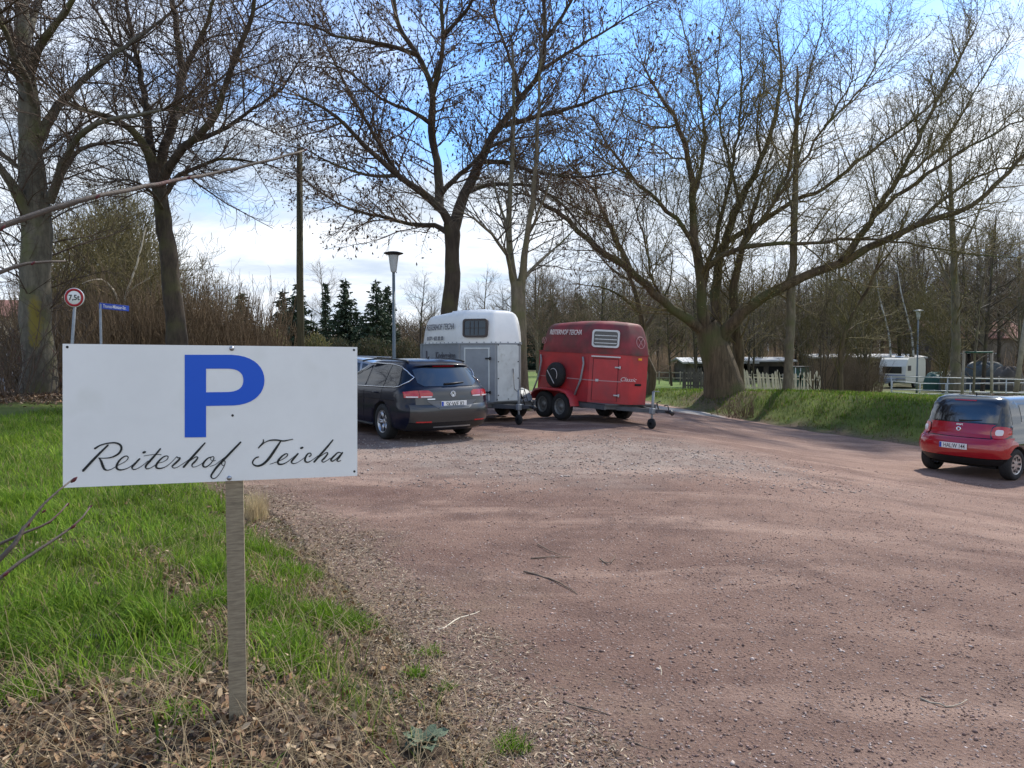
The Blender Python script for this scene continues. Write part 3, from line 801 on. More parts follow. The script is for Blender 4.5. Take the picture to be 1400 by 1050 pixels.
# clump of thin straight stems
o = shoots(at(1126, 500, 30)[0], 30, 16, .6, 6.5, 'clump of tall thin dark stems at the right end of the pale fence', 45, m='bark_dark'); o.scale = (1, 1, 1)
for px, lab, sd in [(1215, 'white-barked birch leaning left behind the caravan', 1), (1246, 'thin white-barked birch leaning behind the caravan roof', 2)]:
    rg2 = random.Random(sd); Y = 64
    b = basept(px + 4, Y)
    make_tree('birch_tree', lab, 'tree', [([b, at(px + 2, 470, Y), at(px - 4, 440, Y), at(px - 14, 400, Y), at(px - 22, 350, Y)], [.085, .08, .065, .05, .02])],
              [dict(space=.5, len=2.2, ang=.7, wander=.1, up=.02, n=4, r=.03, rend=.012, start=.3), dict(space=.4, len=1, ang=.7, wander=.1, up=-.02, n=3, r=.015, rend=.01, start=.1)],
              [M['birch']], M['twig_grey'], 60 + sd, step=1)
Y = 26
b = basept(168, Y)
make_tree('birch_tree', 'pale twisted birch trunk behind the blue street name sign', 'tree',
          [([b, at(167, 480, Y), at(171, 450, Y), at(167, 425, Y)], [.13, .11, .10, .09]),
           limb(Y, [(167, 427), (172, 405, .2), (179, 385, .4), (190, 350, .6), (200, 310, .8)], .06, .02),
           limb(Y, [(166, 425), (160, 408, -.2), (148, 387, -.4), (130, 382, -.8), (112, 388, -1)], .05, .012),
           limb(Y, [(172, 405), (185, 392, -.3), (205, 380, -.6)], .03, .01)],
          cf(space=[.4, .3, .25], len=[1.3, .6, .3]), [M['picket_new']], M['twig_olive'], 64, step=.3)

# conifers
def conifer(name, px, Y, ytop, w, label, seed, sparse=1.0):
    rg = np.random.default_rng(seed); x = (px - 700) / F * Y; z0 = Hs(x, Y)
    h = EYE + (483 - ytop) / F * Y - z0
    V = []; Cc = []
    nw = int(h * 4.2)
    for i in range(nw):
        f = (i + .5) / nw; z = h * (.06 + .92 * f); L = w * (1 - f) ** .85 * (.8 + .35 * rg.random()) + .12
        nb = max(3, int(8 * (1 - f) * sparse + 4))
        for b in range(nb):
            a = rg.random() * 6.28; Lb = L * (.6 + .55 * rg.random()); ns = max(3, int(Lb / .14))
            for s in range(ns):
                t = (s + rg.random()) / ns
                p = np.array([math.cos(a) * Lb * t, math.sin(a) * Lb * t, z - .32 * Lb * t + .22 * Lb * t * t])
                for q in range(2):
                    d = np.array([math.cos(a), math.sin(a), -.3]) + rg.normal(0, .55, 3); d /= np.linalg.norm(d)
                    u = np.cross(d, rg.normal(0, 1, 3)); u /= np.linalg.norm(u)
                    sz = .20 + .16 * rg.random(); pp = p + rg.normal(0, .06, 3)
                    V += [pp - u * sz * .3, pp + d * sz * 1.2 - u * .03, pp + d * sz * 1.2 + u * .03, pp + u * sz * .3 - [0, 0, .05]]
                    c = .75 + .6 * rg.random(); Cc += [(.036 * c, .056 * c, .026 * c)] * 4
    root = empty(name, (x, Y, z0 - .1), label, 'tree')
    mb = MB(); mb.tube([(0, 0, 0), (0, 0, h * .5), (0, 0, h)], [h * .018, h * .01, .02], 8); mb.build('trunk', M['bark_dark'], root)
    V = np.array(V); link('crown', npmesh('crown', V, np.arange(len(V)).reshape(-1, 4), col=np.array(Cc)), M['needles'], root)
conifer('conifer_tree', 331, 62, 398, 2.2, 'small dark conifer just left of the wooden pole', 1)
conifer('conifer_tree', 388, 72, 396, 1.9, 'narrow dark conifer touching the left side of the wooden pole', 2)
conifer('conifer_tree', 408, 70, 386, 2.7, 'broad dark conifer directly behind the wooden pole', 3)
conifer('conifer_tree', 446, 80, 385, .8, 'spindly thin conifer standing alone right of the pole', 4, .4)
conifer('conifer_tree', 473, 70, 380, 2.9, 'dark full conifer midway between wooden pole and street lamp', 5)
conifer('conifer_tree', 515, 68, 380, 2.9, 'dark drooping spruce just left of the street lamp', 6)
conifer('conifer_tree', 531, 72, 388, 1.6, 'narrow dark spruce half hidden behind the street lamp post', 7, .7)
conifer('conifer_tree', 752, 88, 400, 4.5, 'broad dark pine behind the red trailer', 8)
conifer('conifer_tree', 790, 92, 398, 4.5, 'wide dark pine above the roof of the red trailer', 9)

# leafy yellow green bushes and the ridge of far wood
def leafy_bush(px, Y, ytop, w, label, seed, cols, name='bush'):
    rg = np.random.default_rng(seed); x = (px - 700) / F * Y; z0 = Hs(x, Y); h = max(.8, EYE + (483 - ytop) / F * Y - z0)
    n = int(2600 * w); a = rg.random(n) * 6.28; rr = np.sqrt(rg.random(n)) * w
    lump = 1 + .25 * np.sin(a * 3 + seed) + .2 * np.sin(a * 5 + 2 * seed)
    zz = rg.random(n) ** .7 * h * (1 - .55 * (rr / w) ** 2)
    P = np.stack([rr * np.cos(a) * lump, rr * np.sin(a) * .7, zz], 1)
    d = rg.normal(0, .5, (n, 3)); d[:, 2] += 1; d /= np.linalg.norm(d, axis=1, keepdims=True)
    u = np.cross(d, rg.normal(0, 1, (n, 3))); u /= np.linalg.norm(u, axis=1, keepdims=True); L = .16 + .2 * rg.random((n, 1))
    v = np.stack([P - u * .03, P + u * .03, P + d * L], 1).reshape(-1, 3)
    c = np.array(cols)[rg.integers(0, len(cols), n)] * (.7 + .6 * rg.random((n, 1)))
    root = empty(name, (x, Y, z0), label, 'bush')
    link('leaves', npmesh('leaves', v, np.arange(3 * n).reshape(n, 3), col=np.repeat(c, 3, 0)), M['leafy'], root)
    mb = MB()
    for i in range(9):
        q = rg.normal(0, .5, 2) * w; mb.tube([(q[0] * .2, q[1] * .2, -.1), (q[0] * .6, q[1] * .5, h * .4), (q[0], q[1] * .6, h * .8)], [.03, .02, .008], 5)
    mb.build('stem', M['twig_thicket'], root)
YG = [(.16, .15, .05), (.10, .11, .04), (.20, .17, .07)]; BG = [(.05, .06, .025), (.08, .07, .035)]
leafy_bush(365, 50, 446, 1.7, 'yellow-green bamboo-like bush just left of the wooden pole', 3, YG)
leafy_bush(318, 52, 452, 1.6, 'dull green bush above the top edge of the parking sign', 4, BG + YG[:1])
leafy_bush(432, 50, 455, 1.4, 'low yellow-green bush right of the wooden pole', 5, YG)
leafy_bush(462, 55, 462, 2.2, 'low dark bush under the full conifer', 6, BG)
leafy_bush(508, 55, 460, 2.0, 'low dark bush under the drooping spruce', 7, BG)
leafy_bush(557, 50, 463, 1.5, 'brownish low bush between the street lamp and the white trailer', 8, BG + [(.15, .11, .06)])

def far_wood():
    rg = np.random.default_rng(77); V = []; 
    n = 8500
    x = rg.uniform(-110, 190, n); y = rg.uniform(125, 165, n)
    px = 700 + F * x / y
    hmax = np.interp(px, [-50, 300, 430, 560, 700, 800, 1000, 1500], [7, 5.2, 6.2, 8, 10, 12, 14, 16]) * rg.uniform(.6, 1.15, n)
    T = Tubes(); r = random.Random(3)
    for i in range(n):
        z0 = -.4; T.add([(x[i], y[i], z0), (x[i] + r.gauss(0, .4), y[i], z0 + hmax[i] * .5), (x[i] + r.gauss(0, .8), y[i], z0 + hmax[i])], [.09, .06, .015])
        for k in range(6):
            f = .2 + .75 * r.random(); L = hmax[i] * .16 * (1.3 - f) + .8; s = r.choice((-1, 1))
            T.add([(x[i], y[i], z0 + hmax[i] * f), (x[i] + s * L * r.uniform(.3, 1), y[i] + r.gauss(0, .8), z0 + hmax[i] * f + L * r.uniform(.5, 1.2))], [.05, .02])
    return T.mesh('woodland', 3)
o = link('woodland', far_wood(), M['twig_thicket']); tagp(o, 'far brown bare woodland forming the skyline', 'woodland', kind='stuff')
# undergrowth filling the wood floor
def undergrowth():
    rg = np.random.default_rng(78); n = 26000
    px = rg.uniform(700, 1500, n); Y = rg.uniform(72, 122, n); x = (px - 700) / F * Y
    ok = ~((px < 880) & (Y < 95)); x = x[ok]; Y = Y[ok]; n = len(x)
    z = H(x, Y); h = rg.uniform(.8, 5.5, n) * (.5 + .5 * rg.random(n))
    P = np.stack([x, Y, z], 1); top = P + np.stack([rg.normal(0, .5, n), rg.normal(0, .4, n), h], 1)
    w = .022
    dx = np.stack([np.full(n, w), np.zeros(n), np.zeros(n)], 1); dy = np.stack([np.zeros(n), np.full(n, w), np.zeros(n)], 1)
    v = np.stack([P - dx, P + dx, P + dy, top], 1).reshape(-1, 3); i = np.arange(n) * 4
    f = np.concatenate([np.stack([i, i + 1, i + 3], 1), np.stack([i + 1, i + 2, i + 3], 1), np.stack([i + 2, i, i + 3], 1)])
    return npmesh('undergrowth', v, f)
o = link('undergrowth', undergrowth(), M['twig_thicket']); tagp(o, 'brown leafless undergrowth between the woodland trunks', 'undergrowth', kind='stuff')

# ------------------------------------------------------------------ ground sheets
def ground_material(name, kind):
    m = bpy.data.materials.new(name); m.use_nodes = True; nt = m.node_tree; N = nt.nodes; L = nt.links; b = N['Principled BSDF']
    b.inputs['Roughness'].default_value = .95; b.inputs['Specular IOR Level'].default_value = .2
    tc = N.new('ShaderNodeTexCoord'); P = tc.outputs['Object']
    def noise(s, d=6, r=.6, vec=None, dist=0):
        n = N.new('ShaderNodeTexNoise'); n.inputs['Scale'].default_value = s; n.inputs['Detail'].default_value = d; n.inputs['Roughness'].default_value = r
        n.inputs['Distortion'].default_value = dist
        L.new(vec or P, n.inputs['Vector']); return n.outputs['Fac']
    def mr(f, a, b_, lo=0, hi=1):
        n = N.new('ShaderNodeMapRange'); n.inputs[1].default_value = a; n.inputs[2].default_value = b_; n.inputs[3].default_value = lo; n.inputs[4].default_value = hi
        L.new(f, n.inputs[0]); return n.outputs[0]
    def mix(f, a, b_):
        n = N.new('ShaderNodeMix'); n.data_type = 'RGBA'
        if isinstance(f, float): n.inputs[0].default_value = f
        else: L.new(f, n.inputs[0])
        for i, c in ((6, a), (7, b_)):
            if isinstance(c, tuple): n.inputs[i].default_value = (*c, 1)
            else: L.new(c, n.inputs[i])
        return n.outputs[2]
    def mul(a, b_):
        n = N.new('ShaderNodeMath'); n.operation = 'MULTIPLY'
        for i, c in enumerate((a, b_)):
            if isinstance(c, (int, float)): n.inputs[i].default_value = c
            else: L.new(c, n.inputs[i])
        return n.outputs[0]
    at_ = N.new('ShaderNodeAttribute'); at_.attribute_name = 'col'; sep = N.new('ShaderNodeSeparateColor'); L.new(at_.outputs['Color'], sep.inputs[0])
    if kind == 'lot':
        c = mix(mr(noise(.55, 7, .62), .36, .64), (.150, .085, .066), (.275, .175, .132))
        mp = N.new('ShaderNodeMapping'); mp.inputs['Rotation'].default_value = (0, 0, R(35)); mp.inputs['Scale'].default_value = (.25, 1.4, 1); L.new(P, mp.inputs['Vector'])
        c = mix(mr(noise(.8, 6, .6, mp.outputs['Vector'], .4),   .50, .66, 0, .75), c, (.47, .325, .25))     # dusty drive marks
        c = mix(mr(noise(1.3, 7, .68), .48, .62, 0, .7), c, (.12, .07, .056))
        c = mix(mul(sep.outputs['Blue'], mr(noise(.9, 7, .65, mp.outputs['Vector'], .5), .38, .62, .1, .8)), c, (.35, .23, .175))
        # pale chippings near the trailers
        gf = mul(sep.outputs['Green'], mr(noise(2.2, 5, .7), .3, .6, .3, 1))
        c = mix(gf, c, (.32, .265, .225))
        c = mix(mul(sep.outputs['Red'], mr(noise(7, 5, .7), .32, .6)), c, (.25, .18, .125))
        n = noise(95, 3, .8); c = mix(mr(n, .30, .44, .65, 0), c, (.075, .05, .045)); c = mix(mr(n, .57, .66, 0, .6), c, (.46, .36, .32))
        v = N.new('ShaderNodeTexVoronoi'); v.inputs['Scale'].default_value = 38; L.new(P, v.inputs['Vector'])
        sc_ = N.new('ShaderNodeSeparateColor'); L.new(v.outputs['Color'], sc_.inputs[0])
        c = mix(mul(mr(v.outputs['Distance'], .35, .2), mr(sc_.outputs[0], .80, .84, 0, .8)), c, (.38, .32, .30))
        c = mix(mul(mr(v.outputs['Distance'], .4, .2), mr(sc_.outputs[1], .80, .84, 0, .6)), c, (.09, .062, .055))
        hb = N.new('ShaderNodeMath'); hb.operation = 'ADD'; L.new(mr(v.outputs['Distance'], .5, 0), hb.inputs[0]); L.new(mul(noise(60, 6, .8), 2.0), hb.inputs[1])
        hh = hb.outputs[0]; dist_ = .012; st_ = .9
    elif kind == 'ground':
        g = mix(mr(noise(1.1, 6, .6), .4, .62), (.08, .11, .018), (.13, .165, .03))
        g = mix(mr(noise(30, 4, .7), .45, .65, 0, .7), g, (.09, .10, .035))
        s_ = mix(mr(noise(9, 6, .7), .38, .62), (.060, .042, .030), (.145, .10, .070))
        s_ = mix(mr(noise(45, 4, .7), .5, .62, 0, .8), s_, (.22, .16, .11))
        fl_ = mix(mr(noise(.12, 5, .6), .4, .6), (.11, .17, .04), (.15, .20, .055))
        c = mix(sep.outputs['Red'], g, s_); c = mix(sep.outputs['Green'], c, fl_)
        wd = mix(mr(noise(.3, 5, .7), .4, .6), (.085, .06, .04), (.06, .065, .03))
        c = mix(sep.outputs['Blue'], c, wd)
        hh = noise(25, 8, .8); dist_ = .03; st_ = 1
    L.new(c, b.inputs['Base Color'])
    bp = N.new('ShaderNodeBump'); bp.inputs['Strength'].default_value = st_; bp.inputs['Distance'].default_value = dist_; L.new(hh, bp.inputs['Height']); L.new(bp.outputs['Normal'], b.inputs['Normal'])
    return m

def litter_zone(x, y):
    """0 grass .. 1 dead leaves / soil, left side"""
    d = sdist(x, y, XL)
    near = 1 - S(2.85, 3.5, y + .35 * wob(x, y, 1.6, 1) - .35 * (x + 1.2) * (x < -1.0) * 0)
    strip = (1 - S(.18, .55, d + .18 * wob(x, y, 2.3, 4)))
    tree = 1 - S(1.2, 2.6, np.hypot(x + 12.3, (y - 18.6) * .9) + .6 * wob(x, y, 1, 2))
    hedge = S(20, 22, y)
    patch = S(.30, .7, wob(x, y, 1.6, 9)) * (1 - S(3.6, 8, y)) * .9
    return np.clip(np.maximum.reduce([near, strip, tree, hedge, patch]), 0, 1)

def sheet(name, X, Y, z, colf, m, kind=True):
    nr, nc = X.shape; v = np.stack([X, Y, z], 2).reshape(-1, 3); i = np.arange(nr * nc).reshape(nr, nc)
    f = np.stack([i[:-1, :-1], i[:-1, 1:], i[1:, 1:], i[1:, :-1]], 2).reshape(-1, 4)
    o = link(name, npmesh(name, v, f, smooth=True, col=colf(X, Y).reshape(-1, 3) if colf else None), m)
    if kind: o['kind'] = 'structure'
    return o
def axis(lo, hi, n, pw):
    t = np.linspace(-1, 1, n); s = np.sign(t) * np.abs(t) ** pw
    return np.where(s < 0, -s * lo, s * hi)
gx = axis(-900, 900, 420, 3.6); gy = np.concatenate([np.linspace(-30, -2, 8), np.linspace(-1.5, 34, 260), 34 + (np.linspace(0.02, 1, 90) ** 2.4) * 1400])
GX, GY = np.meshgrid(gx, gy)
inlot = (GX > xl(GY)) & (GX < xr(GY)) & (GY < 31.5) & (GY > -6)
GZ = H(GX, GY)
dd = np.minimum(sdist(GX, GY, XL), sdist(GX, GY, XR))
GZ = GZ - .06 * inlot * S(.15, .6, dd) + .012 * wob(GX, GY, 3, 2) * (GY < 30) * (~inlot) * S(0, .6, dd)
def gcol(x, y):
    left = x < xl(y); soil = litter_zone(x, y) * left
    right = (~left) & (x > 5.5)
    dr = sdist(x, y, XR)
    soil = np.maximum(soil, right * (1 - S(.1, .5, dr + .15 * wob(x, y, 2, 3))))
    soil = np.maximum(soil, right * (1 - S(1.2, 2.2, np.hypot(x - 8.7, y - 29.6) + .3 * wob(x, y, 1.5, 7))) * .9)
    far = S(36, 40, y) * S(-6, -2, x) * (1 - S(70, 84, y))
    wd = S(70, 86, y) * (1) + S(31, 36, y) * (x > 13 + .25 * (y - 31)) * (1 - S(.2, .6, wob(x, y, .25, 5))) * .8
    wd = np.maximum(wd, S(24, 27, y) * (x < -6))
    return np.stack([np.clip(soil, 0, 1), np.clip(far, 0, 1), np.clip(wd, 0, 1)], -1)
sheet('ground', GX, GY, GZ, gcol, ground_material('ground', 'ground'))
# parking lot: rows between its two winding edges
ly = np.concatenate([np.linspace(-5, 12, 170), np.linspace(12.15, 31.4, 130)])
u = np.linspace(0, 1, 150); LY, LU = np.meshgrid(ly, u, indexing='ij')
xa = xl(LY) + .10 * wob(LY, LY * 0, 2.1, 3) + .05 * wob(LY, LY * 0, 7, 1); xb = np.minimum(xr(LY) + .08 * wob(LY, LY * 0, 3, 6), 34)
LX = xa + (xb - xa) * LU ** 1.5
def ruts(x, y): return .010 * wob(x * .8 + y * .6, y * .3, 2.0, 8) + .006 * wob(x, y, 6, 1)
LZ = H(LX, LY) + .016 + ruts(LX, LY) * S(0, .8, np.minimum(LX - xa, xb - LX))
LZ[:, 0] -= .05; LZ[:, -1] -= .05
def lcol(x, y):
    d = np.minimum(x - xl(y), 99)
    e = 1 - S(.0, 1.25, d + .35 * wob(x, y, 1.7, 2)); e = np.maximum(e, (1 - S(1.9, 2.8, y + .3 * wob(x, y, 2, 5))) * (1 - S(.6, 1.6, x)))
    g = (1 - S(1.0, 3.4, np.hypot((x - .6) * .62, (y - 11.8) * .95) + .8 * wob(x, y, .9, 3))) * .85
    tr_ = np.clip(S(-1.5, 3.5, x - .25 * y + .9 * wob(x, y, .5, 8)), 0, 1) * (1 - .6 * S(.2, .9, wob(x, y, .7, 4)))
    return np.stack([e, g, tr_], -1)
sheet('parking_lot', LX, LY, LZ, lcol, ground_material('gravel_lot', 'lot'))
def strip(name, pts, w, m, dz=.03, kind=True, n=40):
    q, _ = resample([(a, b, 0) for a, b in pts], [0] * len(pts), .6); rows = []
    for i, p in enumerate(q):
        a = q[max(0, i - 1)]; b = q[min(len(q) - 1, i + 1)]; t = vnorm((b[0] - a[0], b[1] - a[1], 0)); r = []
        for k in range(9):
            s = (k / 8 - .5) * w; X, Y = p[0] - t[1] * s, p[1] + t[0] * s; r.append((X, Y, Hs(X, Y) + dz + (-.09 if k in (0, 8) else 0)))
        rows.append(r)
    mb = MB(); mb.grid(rows); o = mb.build(name, m); o['kind'] = 'structure'; return o
strip('path', [(3.0, 27.2), (5.2, 26.6), (7.4, 26.9)], 2.6, M['concrete'], .035)
strip('lane', [(-6, 36.2), (3, 35.6), (7, 35.2), (10.5, 36)], 3.2, M['asphalt'], .035)
strip('road', [(-13.4, 12), (-15.8, 20), (-22, 33), (-34, 52), (-52, 80)], 5.5, M['asphalt'], .04)
mk('recess', (.13, .135, .14), .4)
mk('frame_grey', (.10, .105, .11), .6, metal=.2, var=.2)
mk('pillar_grey', (.012, .012, .014), .12, metal=0, coat=1)
# ------------------------------------------------------------------ vehicles
def seat_on_ground(root, x, y, ang, wb, tr, dz=.02):
    """origin = middle of rear axle on the ground, +X forward at angle ang"""
    f = (math.cos(ang), math.sin(ang)); l = (-f[1], f[0])
    h = lambda a, b: Hs(x + f[0] * a + l[0] * b, y + f[1] * a + l[1] * b) + dz
    rl, rr, fl_, fr = h(0, tr / 2), h(0, -tr / 2), h(wb, tr / 2), h(wb, -tr / 2)
    z = (rl + rr) / 2
    F_ = Vector((f[0] * wb, f[1] * wb, (fl_ + fr) / 2 - z)).normalized()
    L_ = Vector((l[0] * tr, l[1] * tr, (rl + fl_ - rr - fr) / 2)).normalized()
    U = F_.cross(L_).normalized(); L_ = U.cross(F_)
    m = Matrix((F_, L_, U)).transposed().to_4x4(); m.translation = (x, y, z)
    root.matrix_world = m

class Shell:
    """body described by heights: half width, rear x, front x, rear and front plan rounding"""
    def __init__(s, tab, m=2.6):
        s.t = np.array(tab, float); s.m = m   # rows z, w, xr, xf, Lr, Lf
    def at(s, z): return [float(np.interp(z, s.t[:, 0], s.t[:, k])) for k in range(1, 6)]
    def side(s, x, z, off=0):
        w, xr_, xf, Lr, Lf = s.at(z); k = 1
        if x < xr_ + Lr: k = max(0, 1 - min(1, (xr_ + Lr - x) / Lr) ** s.m) ** (1 / s.m)
        if x > xf - Lf: k = min(k, max(0, 1 - min(1, (x - xf + Lf) / Lf) ** s.m) ** (1 / s.m))
        return w * k + off
    def rear(s, y, z, off=0):
        w, xr_, xf, Lr, Lf = s.at(z)
        return xr_ + Lr * (1 - max(0, 1 - min(1, abs(y) / w) ** s.m) ** (1 / s.m)) - off
    def ring(s, z, na=12, ns=26):
        w, xr_, xf, Lr, Lf = s.at(z); o = []
        for i in range(na):
            a = PI / 2 * i / na; o.append((xr_ + Lr * (1 - math.cos(a) ** (2 / s.m)), w * math.sin(a) ** (2 / s.m)))
        for i in range(ns + 1):
            t = i / ns; o.append((xr_ + Lr + (xf - Lf - xr_ - Lr) * t, w))
        for i in range(1, na + 1):
            a = PI / 2 * (1 - i / na); o.append((xf - Lf * (1 - math.cos(a) ** (2 / s.m)), w * math.sin(a) ** (2 / s.m)))
        full = o + [(x, -y) for x, y in o[-2:0:-1]]
        return [(x, y, z) for x, y in full]
    def body(s, name, m, parent, arches, zs=None):
        zs = zs or list(s.t[:, 0]); zz = []
        for a, b in zip(zs[:-1], zs[1:]):
            k = max(1, int((b - a) / .05)); zz += [a + (b - a) * i / k for i in range(k)]
        zz.append(zs[-1]); R_ = [s.ring(z) for z in zz]; n = len(R_[0])
        mb = MB(); vs = [p for r in R_ for p in r]
        fs = [(i * n + j, i * n + (j + 1) % n, (i + 1) * n + (j + 1) % n, (i + 1) * n + j) for i in range(len(R_) - 1) for j in range(n)]
        mb.add(vs, fs, True); mb.f.append(tuple(range(n - 1, -1, -1))); mb.sm.append(False)
        mb.f.append(tuple((len(R_) - 1) * n + j for j in range(n))); mb.sm.append(True)
        o = mb.build(name, m, parent)
        if arches:
            for (x, y, z, r) in arches:
                c = MB(); c.lathe([(.001, -.22), (r, -.22), (r, .22), (.001, .22)], 32, Matrix.Translation((x, y, z)) @ Matrix.Rotation(PI / 2, 4, 'X'), True)
                import bmesh
                co_ = c.build('cut', M['void'], None); bm = bmesh.new(); bm.from_mesh(co_.data); bmesh.ops.remove_doubles(bm, verts=bm.verts, dist=.003); bmesh.ops.recalc_face_normals(bm, faces=bm.faces); bm.to_mesh(co_.data); bm.free()
                md = o.modifiers.new('b', 'BOOLEAN'); md.operation = 'DIFFERENCE'; md.object = co_; md.solver = 'EXACT'
                try: md.material_mode = 'TRANSFER'
                except Exception: pass
                dg = bpy.context.evaluated_depsgraph_get(); dg.update()
                me = bpy.data.meshes.new_from_object(o.evaluated_get(dg)); o.modifiers.clear(); old = o.data; o.data = me; me.name = name
                bpy.data.objects.remove(co_)
        return o
    def rear_patch(s, name, m, parent, y0, y1, zlo, zhi, off=.006, ny=24, nz=8, smooth=True):
        P = []
        for i in range(nz + 1):
            r = []
            for j in range(ny + 1):
                y = y0 + (y1 - y0) * j / ny; a, b = zlo(y) if callable(zlo) else zlo, zhi(y) if callable(zhi) else zhi
                z = a + (b - a) * i / nz; r.append((s.rear(y, z, off), y, z))
            P.append(r)
        return s._patch(name, m, parent, P, (1, 0, 0))
    def side_patch(s, name, m, parent, sgn, x0, x1, zlo, zhi, off=.005, nx=20, nz=6):
        P = []
        for i in range(nz + 1):
            r = []
            for j in range(nx + 1):
                x = x0 + (x1 - x0) * j / nx; a, b = zlo(x) if callable(zlo) else zlo, zhi(x) if callable(zhi) else zhi
                z = a + (b - a) * i / nz; r.append((x, sgn * s.side(x, z, off), z))
            P.append(r)
        return s._patch(name, m, parent, P, (0, -sgn, 0))
    def _patch(s, name, m, parent, P, inward):
        t = .02; mb = MB(); mb.grid(P)
        Q = [[(p[0] + inward[0] * t, p[1] + inward[1] * t, p[2]) for p in r] for r in P]
        edge = [P[0], Q[0]]; mb.grid([P[0], Q[0]], False); mb.grid([P[-1], Q[-1]], False)
        mb.grid([[r[0] for r in P], [r[0] for r in Q]], False); mb.grid([[r[-1] for r in P], [r[-1] for r in Q]], False)
        return mb.build(name, m, parent)

def interp(tab): 
    xs = [a for a, b in tab]; ys = [b for a, b in tab]
    return lambda x: float(np.interp(x, xs, ys))

def wheel(parent, x, y, r, w, sgn, style, name='wheel', n=5, rimr=None):
    e = bpy.data.objects.new(name, None); C.objects.link(e); e.parent = parent; e.location = (x, y, r); e.empty_display_size = .1
    Mx = Matrix.Rotation(-PI / 2 * sgn, 4, 'X')
    rr = rimr or r * .64
    mb = MB(); h = w / 2
    mb.lathe([(rr, h * .9), (rr + .012, h), (r - .05, h * 1.02), (r - .018, h * .93), (r, h * .7), (r, -h * .7), (r - .018, -h * .93), (r - .05, -h), (rr, -h * .9)], 40, Mx)
    mb.build('tyre', M['rubber'], e)
    mb = MB()
    mb.lathe([(rr, h * .9), (rr - .012, h * .92), (rr - .03, h * .55), (rr - .035, -h * .8)], 36, Mx)
    if style == 'alloy':
        mb.lathe([(.001, h * .62), (.045, h * .62), (.062, h * .52), (.065, h * .3)], 20, Mx)
        for k in range(n):
            a = 2 * PI * k / n
            for da in (-.13, .13):
                p0 = Mx @ Vector((.045 * math.cos(a + da * 2), .045 * math.sin(a + da * 2), h * .45)); p1 = Mx @ Vector(((rr - .02) * math.cos(a + da), (rr - .02) * math.sin(a + da), h * .66))
                mb.tube([p0, p1], [.019, .024], 6)
    elif style == 'cap':
        mb.lathe([(.001, h * .82), (.05, h * .84), (.09, h * .76), (rr - .02, h * .88)], 36, Mx)
    else:
        mb.lathe([(.001, h * .6), (.055, h * .6), (.06, h * .35), (rr * .62, h * .25), (rr * .78, h * .5), (rr - .03, h * .3)], 30, Mx)
    mb.build('rim', M['alloy'] if style != 'steel' else M['rim_steel'], e)
    mb = MB()
    if style == 'cap':
        for k in range(9):
            a = 2 * PI * k / 9; c, s_ = math.cos(a), math.sin(a)
            P = [Vector((q * c - t * s_, q * s_ + t * c, h * .9 + .003)) for q, t in ((.085, -.008), (.085, .008), (rr - .035, .026), (rr - .035, -.026))]
            mb.add([Mx @ p for p in P], [(0, 1, 2, 3)])
        mb.build('hubcap_slots', M['void'], e)
    else:
        mb.lathe([(.001, h * .05), (rr - .034, h * .05)], 24, Mx); mb.build('brake_disc', M['void'], e)
    return e
mk('rim_steel', (.20, .20, .19), .6, metal=.4, var=.2)

def plate(parent, Mx, txt, w=.52):
    o = MB().box((0, 0, 0), (w, .11, .008), bev=.002).build('number_plate', M['plate'], parent); o.matrix_local = Mx
    b = MB().box((-w / 2 + .024, 0, .0046), (.04, .10, .003)).build('plate_band', M['eu_blue'], o)
    text_obj('plate_text', txt, .118, Matrix.Translation((.022, -.004, .0048)), M['ink'], o, .0012, .0004, xs=.76 if len(txt) < 9 else .70)
    return o

# ---- dark blue estate car
ov = 1.10
PS = Shell([(.20, .80, -.92, 3.52, .55, .7), (.26, .88, -1.00, 3.60, .55, .75), (.36, .905, -1.06, 3.64, .50, .8), (.50, .915, -1.10, 3.66, .48, .8), (.62, .915, -1.10, 3.66, .48, .8),
            (.66, .912, -1.05, 3.64, .46, .8), (.80, .905, -1.03, 3.55, .45, .8), (.86, .90, -1.02, 3.3, .45, .8), (.93, .885, -.99, 2.9, .44, .7), (.97, .855, -.955, 2.45, .42, .5), (1.00, .83, -.93, 2.35, .40, .5),
            (1.10, .785, -.86, 2.10, .36, .5), (1.25, .715, -.75, 1.72, .32, .5), (1.36, .655, -.66, 1.40, .28, .45), (1.42, .60, -.56, 1.20, .28, .45), (1.455, .52, -.42, 1.05, .3, .45), (1.475, .38, -.15, .8, .3, .4), (1.482, .2, .1, .5, .2, .2)])
car = empty('estate_car', (0, 0, 0), 'dark blue estate car with sky reflection painted grey on its tailgate parked beside the parking sign', 'car')
body = PS.body('body', [M['car_blue'], M['void']], car, [(0, .86, .33, .375), (0, -.86, .33, .375), (2.79, .86, .33, .375), (2.79, -.86, .33, .375)])
